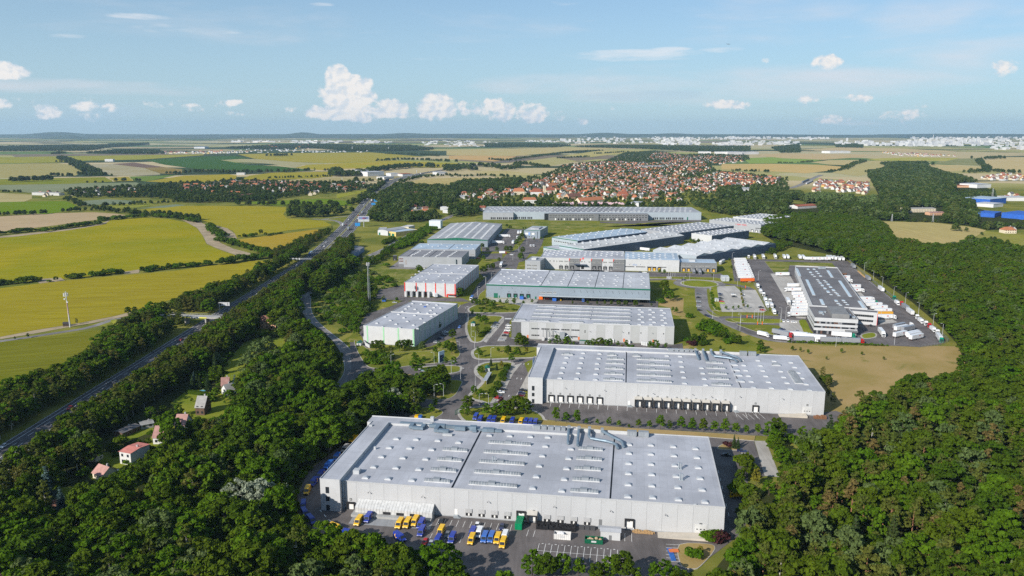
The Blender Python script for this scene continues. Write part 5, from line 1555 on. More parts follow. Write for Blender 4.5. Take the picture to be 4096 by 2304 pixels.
# ------------------------------------------------------------------ small buildings by the motorway
b23=Bld('workshop','blue and white metal workshop with a roof light strip beside the service road','workshop',[vR.px(870,1085),vR.px(1110,1085),vR.px(1250,985),vR.px(1010,975)],6.,rz=R(-3))
m=MB()
W_,D_=b23.W,b23.D
b23.part('wall',MB().extrude([(0,0),(W_,0),(W_,5.6),(W_/2,7.2),(0,5.6)],'y',0,D_),M('workshop_blue_white',(.5,.56,.64),.5))
m.face([(-.2,-.2,5.65),(W_/2,-.2,7.3),(W_/2,D_+.2,7.3),(-.2,D_+.2,5.65)])
m.face([(W_/2,-.2,7.3),(W_+.2,-.2,5.65),(W_+.2,D_+.2,5.65),(W_/2,D_+.2,7.3)])
b23.part('roof',m,ROOFG)
m=MB()
m.face([(W_*.32,1,6.85),(W_*.48,1,7.38),(W_*.48,D_-1,7.38),(W_*.32,D_-1,6.85)])
b23.part('roof_light',m,M('pale_glazing',(.5,.6,.65),.3))
b23.part('gate',MB().box(W_*.38,W_*.58,-.1,-.02,0,4),BLUEP)
b23.part('side_cladding',MB().box(W_+.02,W_+.1,0,D_,0,5.5),M('workshop_blue',(.12,.2,.36),.5))
def simple_hall(label,cs,H,wall,roof,rise=0.,rz=None,cat='hall',name='hall',extras=None,arch=False):
 b=Bld(name,label,cat,cs,H,rz)
 W_,D_=b.W,b.D
 if rise:
  pr=[(W_*t,H+rise*((1-(2*t-1)**2)if arch else(1-abs(2*t-1))))for t in([i/8 for i in range(9)]if arch else(0,.5,1))]
  b.part('wall',MB().extrude([(0,0),(W_,0)]+pr[::-1],'y',0,D_),wall)
  m=MB()
  for(a,za),(c,zc)in zip(pr[:-1],pr[1:]):
   m.face([(a,-.3,za+.08),(c,-.3,zc+.08),(c,D_+.3,zc+.08),(a,D_+.3,za+.08)])
  b.roof=b.part('roof',m,roof)
 else:
  b.shell(wall,roof,plinth=False)
 return b
h1=simple_hall('white arched roof hall with green gate beside the motorway',[vR.px(1585,715),vR.px(1755,735),vR.px(1880,665),vR.px(1720,655)],6.5,WHITE2,ROOFM,1.6,arch=True)
h1.part('gate',MB().box(2,5,-.1,-.02,0,3.6),GREENT)
h2=simple_hall('low white hall with flat grey roof left of the arched hall',[vR.px(1442,722),vR.px(1580,715),vR.px(1690,665),vR.px(1570,662)],5.5,WHITE2,ROOFM)
h2.part('gate',MB().box(h2.W*.45,h2.W*.7,-.1,-.02,0,3.6),GREENT)
h3=simple_hall('yellow fronted workshop with green gates and striped roof lights',[vR.px(1770,745),vR.px(1915,755),vR.px(2025,690),vR.px(1890,660)],5.8,M('yellow_render',(.6,.46,.16),.7),ROOFB)
for k in(.15,.55):
 h3.part('gate',MB().box(h3.W*k,h3.W*(k+.28),-.1,-.02,0,3.6),GREENT)
simple_hall('cream flat roofed house behind the yellow workshop',[vR.px(1900,650),vR.px(2040,655),vR.px(2075,625),vR.px(1950,620)],6.5,M('cream_render',(.55,.5,.36),.7),ROOF2,cat='house',name='house')
simple_hall('plain white shed standing on the grass by the service road end',[vG.px(705,332),vG.px(852,335),vG.px(860,322),vG.px(715,320)],11.5,M('pale_blue_white',(.58,.64,.67),.6),ROOF2,cat='shed',name='shed')
simple_hall('white flat roofed filling station shop near the slip road loop',[vG.px(845,155),vG.px(985,158),vG.px(1000,148),vG.px(860,146)],6.,WHITE2,ROOF2,cat='shop',name='shop')
simple_hall('second white flat block beside the filling station shop',[vG.px(930,192),vG.px(1000,195),vG.px(1075,160),vG.px(1010,155)],6.,WHITE2,ROOF2,cat='shop',name='shop')
# ================================================================== VEGETATION
def leaf_mat(name,cols,trans=.25,vary=.5):
 if name in MAT:
  return MAT[name]
 m,nn=new_mat(name)
 oi=nn.n('ShaderNodeObjectInfo')
 at=nn.n('ShaderNodeAttribute',attribute_name='tone')
 v=nn.n('ShaderNodeNewGeometry').outputs['Position']
 big=nn.noise(v,.012,3.,.6)
 f=nn.m('ADD',nn.m('MULTIPLY',oi.outputs['Random'],.65),nn.m('MULTIPLY',nn.ss(big,.3,.7),.35))
 c=nn.mix(f,c4(cols[0]),c4(cols[1]))
 if len(cols)>2:
  r2=nn.n('ShaderNodeTexWhiteNoise',noise_dimensions='1D')
  nn.l(oi.outputs['Random'],r2.inputs['W'])
  c=nn.mix(nn.m('GREATER_THAN',r2.outputs[0],.8),c,c4(cols[2]))
 k=nn.m('ADD',nn.m('MULTIPLY',at.outputs['Fac'],vary),1-vary*.5)
 c=nn.mix(1.,c,nn.vec(k,k,nn.m('MULTIPLY',k,.95)),'MULTIPLY')
 d=nn.n('ShaderNodeBsdfDiffuse')
 t=nn.n('ShaderNodeBsdfTranslucent')
 nn.l(c,d.inputs[0])
 nn.l(nn.mix(1.,c,c4((1.1,1.15,.5)),'MULTIPLY'),t.inputs[0])
 mx=nn.n('ShaderNodeMixShader')
 mx.inputs[0].default_value=trans
 nn.l(d.outputs[0],mx.inputs[1])
 nn.l(t.outputs[0],mx.inputs[2])
 finish(nn,mx)
 MAT[name]=m
 return m
LEAF={'oak':leaf_mat('leaf_broad',((.04,.08,.007),(.082,.115,.009))),'lush':leaf_mat('leaf_lush',((.048,.11,.005),(.09,.15,.01))),'birch':leaf_mat('leaf_birch',((.068,.092,.016),(.105,.122,.025),(.125,.122,.03)),.3),'pine':leaf_mat('leaf_pine',
((.055,.078,.014),(.09,.097,.02),(.115,.088,.03)),.1,.7),'spruce':leaf_mat('leaf_spruce',((.025,.05,.022),(.045,.065,.02)),.08,.6),'blue':leaf_mat('leaf_blue_spruce',((.06,.1,.105),(.07,.105,.1)),.08,.6),'silver':leaf_mat('leaf_silver',((.2,
.23,.17),(.27,.3,.23)),.2,.6),'willow':leaf_mat('leaf_willow',((.085,.13,.04),(.12,.155,.055)),.25,.55),'gold':leaf_mat('leaf_gold',((.16,.15,.02),(.19,.17,.03)),.3,.5),'purple':leaf_mat('leaf_purple',((.05,.018,.022),(.06,.022,.025)),.15,.5),
'far':leaf_mat('leaf_far',((.028,.056,.01),(.06,.085,.014),(.08,.1,.025)),.15,.5),}
BARK=M('bark',(.09,.07,.05),.95,.3,1.5)
BARK_P=M('bark_pine',(.26,.13,.07),.95,.3,1.5)
BARK_B=M('bark_birch',(.5,.47,.42),.9,.35,2.5)
def crown_mesh(name,seed,mat,lobes,nq,size,flat=.35,core=0.):
 rg=np.random.default_rng(seed)
 V,T=[],[]
 for(x,y,z,rx,rz)in lobes:
  k=max(6,int(nq*(rx/2.)**1.4))
  d=rg.normal(size=(k,3))
  d[:,2]=np.abs(d[:,2])*1.-.35*rg.random(k)*np.abs(d[:,2])*2
  d/=np.linalg.norm(d,axis=1)[:,None]
  r=(1-.45*rg.random(k)**1.6)
  p=np.array([x,y,z])+d*r[:,None]*np.array([rx,rx,rz])
  nrm=d*1.+rg.normal(size=(k,3))*.75+np.array([0,0,flat])
  nrm/=np.linalg.norm(nrm,axis=1)[:,None]
  a=np.cross(nrm,rg.normal(size=(k,3)))
  a/=np.linalg.norm(a,axis=1)[:,None]
  b=np.cross(nrm,a)
  s=size*(.6+.8*rg.random(k))[:,None]
  asp=(.6+.5*rg.random(k))[:,None]
  lt=rg.random()
  tone=np.clip(.5*lt+.5*rg.random(k),0,1)
  q=np.stack([p-a*s-b*s*asp*.4,p+a*s*.2-b*s*asp,p+a*s+b*s*asp*.3,p-a*s*.3+b*s*asp],1)
  V.append(q.reshape(-1,3))
  T.append(np.repeat(tone,4))
 V=np.concatenate(V)
 T=np.concatenate(T)
 n_=len(V)//4
 me=bpy.data.meshes.new(name)
 me.vertices.add(len(V))
 me.vertices.foreach_set('co',V.astype(np.float32).ravel())
 me.loops.add(len(V))
 me.loops.foreach_set('vertex_index',np.arange(len(V),dtype=np.int32))
 me.polygons.add(n_)
 me.polygons.foreach_set('loop_start',np.arange(0,len(V),4,dtype=np.int32))
 at=me.attributes.new('tone','FLOAT','POINT')
 at.data.foreach_set('value',T.astype(np.float32))
 me.materials.append(mat)
 me.update(calc_edges=True)
 return me
def trunk_mesh(name,h,r,mat,seed,branches=5,spread=2.5,k=6,top=None):
 rg=random.Random(seed)
 m=MB()
 lean=(rg.uniform(-.3,.3),rg.uniform(-.3,.3))
 path=[(lean[0]*t*t,lean[1]*t*t,h*t)for t in(0,.3,.6,1.)]
 m.tube(path,[r,r*.8,r*.55,r*.15],k)
 for i in range(branches):
  t=rg.uniform(.4,.85)
  a=rg.uniform(0,2*PI)
  L=spread*rg.uniform(.6,1.)
  p=Vector((lean[0]*t*t,lean[1]*t*t,h*t))
  q=p+Vector((math.cos(a)*L,math.sin(a)*L,L*rg.uniform(.3,.8)))
  m.tube([p,p.lerp(q,.5)+Vector((0,0,.2)),q],[r*.4,r*.25,r*.08],5)
 return m.mesh(name,mat)
def lobes_round(seed,n_,R_,z0,z1,r0,r1,top=.8):
 rg=random.Random(seed)
 out=[]
 for i in range(n_):
  t=(i+.5)/n_
  z=z0+(z1-z0)*t**.9
  ring=R_*math.sqrt(max(.02,1-(abs(t-.38)/.64)**2.1))*(.55+.45*rg.random())
  a=i*2.39996+rg.uniform(-.5,.5)
  r=r0+(r1-r0)*rg.random()
  r*=(1-.35*t)
  out.append((ring*math.cos(a),ring*math.sin(a),z,r,r*rg.uniform(.65,.95)))
 return out
VAR={}
def make_variants():
 def add(kind,crown,trunk,h):
  VAR.setdefault(kind,[]).append((crown,trunk,h))
 for i in range(5):
  h=13.
  add('oak',crown_mesh('crown',10+i,LEAF['oak'],lobes_round(i,26,4.9 if i%2 else 4.3,3.6,12.2,1.15,2.3),105,.44),trunk_mesh('trunk',8.5,.32,BARK,i),h)
 for i in range(3):
  add('lush',crown_mesh('crown',30+i,LEAF['lush'],lobes_round(40+i,24,4.6,3.2,12.,1.2,2.3),105,.44),trunk_mesh('trunk',8,.3,BARK,20+i),13.)
 for i in range(3):
  add('birch',crown_mesh('crown',50+i,LEAF['birch'],lobes_round(60+i,24,2.7,3.6,15.,.9,1.7),95,.36,.1),trunk_mesh('trunk',12.5,.2,BARK_B,40+i,7,1.6),15.6)
 for i in range(3):
  rg=random.Random(70+i)
  lb=[]
  for k in range(15):
   t=k/14
   z=7.5+7.5*t
   rr=(2.8*(1-t)**.7+.5)*rg.uniform(.5,1.)
   a=rg.uniform(0,2*PI)
   lb.append((rr*math.cos(a),rr*math.sin(a),z,rg.uniform(1.,1.7)*(1-.3*t),rg.uniform(.5,.85)))
  add('pine',crown_mesh('crown',80+i,LEAF['pine'],lb,85,.4,.5),trunk_mesh('trunk',14.5,.26,BARK_P,60+i,8,1.9),15.8)
 for i in range(2):
  rg=random.Random(90+i)
  for kd in('spruce','blue'):
   lb=[]
   for k in range(12):
    t=k/11
    for j in range(6 if t<.8 else 2):
     a=j*PI/3+k*.5+rg.uniform(-.2,.2)
     rr=2.9*(1-t)*rg.uniform(.55,.8)
     lb.append((rr*math.cos(a),rr*math.sin(a),1.4+12*t-.25*rr,.55+.85*(1-t),.45))
   add(kd,crown_mesh('crown',100+i,LEAF[kd],lb,75,.34,.2),trunk_mesh('trunk',13,.22,BARK,80+i,0),14.)
 for i in range(2):
  add('silver',crown_mesh('crown',120+i,LEAF['silver'],lobes_round(110+i,24,4.,3.,12.,1.3,2.2),120,.36),trunk_mesh('trunk',9,.3,BARK_B,90+i,8,3),13.)
  add('willow',crown_mesh('crown',125+i,LEAF['willow'],lobes_round(115+i,22,4.1,3.,12.,1.4,2.4),110,.36),trunk_mesh('trunk',9,.3,BARK,95+i,8,3),13.)
 for i in range(3):
  for kd in('lush','oak','gold','purple'):
   if kd in('gold','purple')and i>0:
    continue
   lb=lobes_round(130+i,13,1.25,1.6,5.,.55,.95)
   add('young_'+kd,crown_mesh('crown',140+i,LEAF[kd],lb,190,.24),trunk_mesh('trunk',4.2,.09,BARK,100+i,3,.8),5.7)
 for i in range(3):
  for kd in('lush','oak','willow','purple','gold'):
   rg=random.Random(150+i)
   lb=[(rg.uniform(-1.,1.),rg.uniform(-1.,1.),rg.uniform(.5,1.5),rg.uniform(.7,1.1),rg.uniform(.6,.9))for _ in range(7)]
   add('bush_'+kd,crown_mesh('crown',160+i,LEAF[kd],lb,190,.26),None,2.2)
 for i in range(4):
  add('far',crown_mesh('crown',180+i,LEAF['far'],lobes_round(170+i,12,3.9,2.2,10.5,2.,3.),26,.95),None,12.)
 for i in range(2):
  add('far_tall',crown_mesh('crown',190+i,LEAF['far'],lobes_round(180+i,12,2.6,3.,14.5,1.6,2.2),26,.85),None,15.5)
 for i in range(2):
  add('far_grey',crown_mesh('crown',195+i,LEAF['willow'],lobes_round(186+i,12,4.2,2.,10.5,2.,3.),30,.9),None,12.)
make_variants()
def inside(p,poly):
 c=False
 j=len(poly)-1
 for i in range(len(poly)):
  if(poly[i][1]>p[1])!=(poly[j][1]>p[1])and p[0]<(poly[j][0]-poly[i][0])*(p[1]-poly[i][1])/(poly[j][1]-poly[i][1])+poly[i][0]:
   c=not c
  j=i
 return c
TREES=[]
RT=random.Random(21)
def pick(mix):
 r=RT.random()*sum(w for _,w in mix)
 for k,w in mix:
  r-=w
  if r<=0:
   return k
 return mix[-1][0]
def in_view(x,y,h=15,margin=160):
 a=to_px(x,y,0)
 if a[2]<30:
  return False
 b=to_px(x,y,h)
 return-margin<a[0]<4096+margin and b[1]<2304+margin
def hides(p,h,holes):
 for f in(0.,.45,.85):
  k=CAM_H/(CAM_H-h*f)
  if any(inside((p[0]*k,p[1]*k),q)for q in holes):
   return True
 return False
def shades(p,h,holes):
 for f in(.5,.9):
  d=h*f/math.tan(SUN_EL)
  if any(inside((p[0]+math.cos(SUN_AZ)*d,p[1]+math.sin(SUN_AZ)*d),q)for q in holes):
   return True
 return False
def scatter(poly,spacing,hmin,hmax,mix,where,holes=(),jit=.48,keep=1.,sight=(),sunny=()):
 xs,ys=[p[0]for p in poly],[p[1]for p in poly]
 y=min(ys)
 row=0
 while y<max(ys):
  x=min(xs)+(row%2)*spacing*.5
  while x<max(xs):
   p=(x+RT.uniform(-jit,jit)*spacing,y+RT.uniform(-jit,jit)*spacing)
   if RT.random()<keep and in_view(*p)and inside(p,poly)and not any(inside(p,h)for h in holes):
    h=RT.uniform(hmin,hmax)
    k=pick(mix)
    hh=h*(.4 if k[:4]=='bush' else 1)
    if not(sight and hides(p,hh,sight))and not(sunny and RT.random()<.8 and shades(p,hh,sunny)):
     TREES.append((p[0],p[1],h,k,where))
   x+=spacing
  y+=spacing*.87
  row+=1
def line(P,spacing,width,hmin,hmax,mix,where,keep=1.):
 for i in range(len(P)-1):
  a,b=Vector(P[i]),Vector(P[i+1])
  L=(b-a).length
  n_=max(1,int(L/spacing))
  for k in range(n_):
   if RT.random()>keep:
    continue
   p=a.lerp(b,(k+RT.random())/n_)+Vector((RT.uniform(-1,1),RT.uniform(-1,1)))*width
   if in_view(p.x,p.y):
    TREES.append((p.x,p.y,RT.uniform(hmin,hmax),pick(mix),where))
LW='left wood'
GARDENS=[CLEARING]+[pts(vN2,s)for s in('920,410 1140,420 1140,530 930,540','640,960 760,940 790,1050 700,1090 620,1030','320,1040 540,1000 760,1130 700,1230 540,1290 380,1290 180,1150')]
GARDENS+=[pts(vN3,s)for s in('1240,370 1400,360 1400,440 1250,440','1090,440 1240,440 1240,520 1060,520','840,560 1080,560 1000,680 880,690 760,640 580,600 640,560','860,400 1130,340 1120,400 900,490','560,620 660,680 800,760 740,800 640,740',
'380,820 560,800 540,980 380,1010')]
ROADBUF=[]
pv=GLANE
ROADBUF.append(offset(pv,4.5)+offset(pv,-4.5)[::-1])
sv=offset(SERVICE,7.)+offset(SERVICE,-7.)[::-1]
ROADBUF.append(sv)
JUNCTION=[pts(vN2,'1800,780 1900,800 2200,830 2380,800 2400,850 2100,900 1880,920 1720,1040 1640,1040 1720,860')]
SIGHT=GARDENS+JUNCTION+[pts(vN2,s)for s in('1330,170 1440,170 1430,300 1500,420 1600,510 1720,610 1800,720 1830,860 1790,960 1700,1060 1640,1040 1720,860 1690,730 1600,620 1480,520 1350,390 1320,280',)]+[pts(vN3,'700,500 1000,300 1180,180 1370,40 1400,70 1200,230 1000,360 760,520'),
pts(vT,'960,100 820,220 640,400 380,690 270,880 270,960 330,1110 480,1150 560,900 560,640 1000,120')]
MIX_L=[('oak',46),('lush',34),('birch',12),('willow',4),('spruce',1),('young_oak',3)]
scatter([(-196,250),(-196,620),(-190,880),(-170,870),(-172,800)]+LEFT_WOOD[10:],7.2,8.,18.,MIX_L,LW,GARDENS+ROADBUF,sight=SIGHT,sunny=GARDENS)
scatter([(-300,200),(-196,250),(-196,180),(-60,100),(-400,100)],6.3,9,15,MIX_L,LW)
scatter([(-196,250),(-190,880),(-170,870),(-172,800)]+LEFT_WOOD[10:],7.5,2.,4.5,[('bush_lush',2),('bush_oak',3)],LW,GARDENS[:1]+ROADBUF,sight=SIGHT)
BUSHY=[('bush_lush',4),('bush_oak',5),('bush_willow',1),('young_lush',2)]
for g in GARDENS[1:]:
 sheet('garden_lawn',g,GR_LAWN,z=.04)
scatter([(-214.5,250),(-214.5,700),(-214.5,930),(-222,1010),(-206,1010),(-188,900),(-192,620),(-194,250)],4.6,11,15,[('birch',70),('lush',14),('oak',16)],'right belt',ROADBUF)
line([(-215.5,200),(-215.5,620),(-215.5,900)],3.6,1.2,11,14,[('birch',1)],'right belt')
scatter(pts(vN2,'1480,60 1560,20 1900,10 1935,250 1890,430 1800,540 1700,520 1560,440 1470,330 1440,180'),4.7,2.,5.,BUSHY,'meadow thicket',ROADBUF,keep=.4)
for g in GARDENS[1:]:
 scatter(g,9.,1.2,3.2,[('bush_lush',4),('bush_oak',3),('young_lush',3),('young_oak',2)],'garden shrubs',keep=.45)
BELT_L=pts(vN1,'2380,400 2200,470 2000,575 1700,660 1500,740 1200,830 1090,905 880,1010 860,1060 700,1230 500,1330 100,1460 -260,1600',10.5)+[(-280,230),(-247,260),(-247,640),(-247,900),(-256,1010)]
BRIDGE_GAP=pts(vN1,'700,1010 990,920 1300,855 1460,870 1960,895 1960,920 1480,920 1250,900 1000,960 820,1010')
scatter(BELT_L,5.2,10,15.5,[('birch',60),('lush',20),('oak',20)],'left belt',[BRIDGE_GAP],sight=[pts(vN1,'1300,862 1970,885 1970,925 1620,925 1300,900')])
scatter(pts(vQ,'1430,560 1700,440 1800,400 2000,300 2300,80 2150,120 1900,220 1650,350 1420,440'),5.5,6,10,[('birch',60),('oak',40)],'left belt',[[(-262,800),(-262,1500),(-200,1500),(-200,800)]])
scatter(pts(vR,'540,1330 760,1150 870,1020 1080,790 1120,830 1000,1000 880,1120 800,1210 640,1330',3),5.5,5,9,[('birch',50),('oak',50)],'right belt',ROADBUF+[[(-245,800),(-245,1500),(-224,1500),(-224,800)]])
MIX_R1=[('oak',60),('lush',14),('willow',10),('birch',8),('pine',8)]
MIX_R2=[('pine',52),('oak',24),('lush',7),('willow',9),('birch',5),('spruce',3)]
RW_near=[gp(*q)for q in((2600,2800),(2740,2370),(2850,2300),(3000,2120),(3020,2010),(3090,1955),(3160,1930),(3235,1860),(3340,1760),(3440,1690),(3540,1640),(3700,1640),(3950,1750),(4400,2000),(4500,2800))]
SIGHT_R=[pts(vS,s)for s in('500,185 620,190 760,530 600,530','740,250 960,200 1000,330 960,400 860,420 800,330','480,540 760,540 780,640 620,700 500,640','100,180 330,420 440,800 440,900 370,1050 230,1130 210,800')]+[pts(vB,'1270,1190 1560,1190 1600,1260 1450,1430 1270,1400',
0),pts(vB,'1640,1130 1780,1090 1780,1140 1640,1200 1450,1449 1330,1449 1560,1240')]
scatter(RW_near,7.,10,18.5,MIX_R2,'pine wood',sight=SIGHT_R)
RW_mid=[gp(*q)for q in((3340,1755),(3440,1680),(3530,1630),(3640,1590),(3860,1565),(3865,1450),(3830,1375))]+pts(vF,'2300,860 2005,605 1590,325 1425,220 1280,170')+pts(vF,'1600,90 1950,100 2300,240 2700,330')+[gp(4500,1160),gp(4500,2050),gp(3950,
1760),gp(3700,1650),gp(3560,1660)]
scatter(RW_mid,6.6,10,15.5,MIX_R1,'right wood')
RW_far=pts(vF,'1280,165 1425,215 1600,320 2010,600 2700,700 2700,330 2300,240 1950,100 1600,90')+pts(vM2,'1560,1060 1430,1000 1370,890 1190,830 900,810 600,810 330,850 330,960')
scatter(pts(vM2,'330,970 330,850 600,815 900,815 1190,840 1370,900 1430,1010 1560,1080 1850,1110 2000,1090 2100,1020 2700,1160 2700,1400 1900,1400 1300,1300 900,1100 560,1010'),6.8,10,15,[('oak',64),('lush',22),('willow',14)],'right wood',[RW_mid])
BUSHY=[('bush_lush',4),('bush_oak',5),('bush_willow',1),('young_lush',2)]
scatter(pts(vD,'-60,760 60,520 180,420 330,470 240,620 210,740 130,830 60,900 -30,960'),4.4,2.5,5.5,BUSHY,'meadow thicket',ROADBUF,keep=.7)
scatter(pts(vD,'-240,560 -130,260 200,250 460,330 560,420 360,460 180,410 20,500 -100,700'),5.4,2.,4.5,BUSHY,'meadow thicket',ROADBUF,keep=.6)
scatter(pts(vD,'90,330 230,440 240,640 150,760 90,640'),4.8,5,9,[('lush',2),('oak',2),('birch',2)],'meadow thicket')
scatter(pts(vR,'1720,1000 1860,900 2060,780 2400,620 2480,700 2300,800 2060,960 1880,1010 1740,1040'),5.,3,6,[('bush_lush',5),('young_lush',4),('lush',1)],'road hedge')
scatter(pts(vR,'1550,1150 1600,1060 1730,1010 1720,1090 1610,1180'),5,5,8,[('lush',3),('oak',3)],'road hedge')
scatter(pts(vR,'980,1330 1080,1240 1200,1240 1190,1300 1060,1370'),5,4,7,[('lush',3),('oak',3)],'road hedge')
scatter(pts(vR,'1280,1240 1560,1160 1590,1200 1420,1300 1300,1300'),5,4,7,[('lush',3),('oak',3)],'road hedge')
scatter(pts(vR,'1560,930 1740,850 1760,880 1600,960'),5,3,6,[('bush_oak',3),('oak',1)],'road hedge')
scatter(pts(vH,'2290,490 2400,440 2500,480 2360,540 2260,560'),6,4,8,[('oak',3),('lush',2)],'sawtooth hall thicket')
scatter(pts(vH,'1545,430 1700,440 1720,455 1560,455'),4,4,7,[('young_lush',2),('young_oak',2)],'white end wall row')
scatter(pts(vS,'620,80 700,70 720,180 790,330 830,500 790,540 700,380 640,230'),4.6,5,8.5,[('lush',4),('oak',2)],'car park hedge',sight=SIGHT_R[:1])
scatter(pts(vS,'380,850 520,850 540,1000 420,1060 370,980'),5,5,9,[('oak',3),('lush',3)],'car park hedge')
scatter(pts(vS,'330,340 420,420 460,700 420,860 370,640'),5,4,7,[('oak',3),('bush_oak',3)],'car park hedge')
scatter(pts(vC,'2330,260 2380,300 2470,470 2440,510 2370,420'),5,4,8,[('oak',3),('birch',2)],'gable hedge')
scatter(pts(vJ,'200,210 320,190 560,250 540,360 300,370 220,330'),4.5,2.5,5,BUSHY,'front lawn shrubs')
scatter(pts(vJ,'480,420 700,400 900,380 900,440 820,540 640,640 560,600 440,560'),5.,7,11,[('lush',4),('oak',4)],'roundabout copse',sight=JUNCTION)
scatter(pts(vJ,'0,660 150,540 300,510 470,560 680,660 700,860 560,960 300,1010 60,1000 -60,900'),5.5,6,11,[('lush',3),('oak',4),('willow',2),('bush_oak',3)],'roundabout copse',ROADBUF,sight=JUNCTION)
scatter(pts(vJ,'880,620 1000,580 1260,560 1290,680 1200,760 1000,750 910,700'),4.6,8,11.5,[('lush',4),('oak',3)],'bus loop island')
scatter(pts(vK,'740,1110 860,1130 1000,1180 1240,1290 1340,1390 1200,1400 960,1290 800,1210'),4.8,3,8,[('oak',3),('lush',3),('bush_lush',5)],'slope shrubs')
scatter(pts(vK,'600,1330 700,1330 900,1420 760,1430 620,1400'),5,3,7,[('oak',3),('bush_oak',4)],'slope shrubs')
scatter(pts(vK,'870,610 905,620 930,780 1030,880 960,880 895,790'),2.6,1.,1.6,[('bush_lush',1)],'parking hedge')
line(pts(vJ,'2040,370 1950,560 1860,700 1820,800'),3.,1.,2.2,3.2,[('bush_oak',1)],'parking hedge')
line(pts(vD,'1600,910 1540,990 1500,1020'),2.4,1.2,1.8,2.6,[('bush_oak',1)],'parking hedge')
line(pts(vF,'835,985 1000,990 1500,1008 1750,1018'),2.,.8,1.2,2.,[('bush_lush',1),('bush_oak',1)],'yard hedge')
line(pts(vK,'1300,560 1360,840'),8,.4,3.,4.,[('young_gold',1),('young_lush',1)],'parking row')
line(pts(vD,'1450,680 1700,690 1960,700'),2.6,2.,1.2,2.,[('bush_oak',1)],'lawn shrubs')
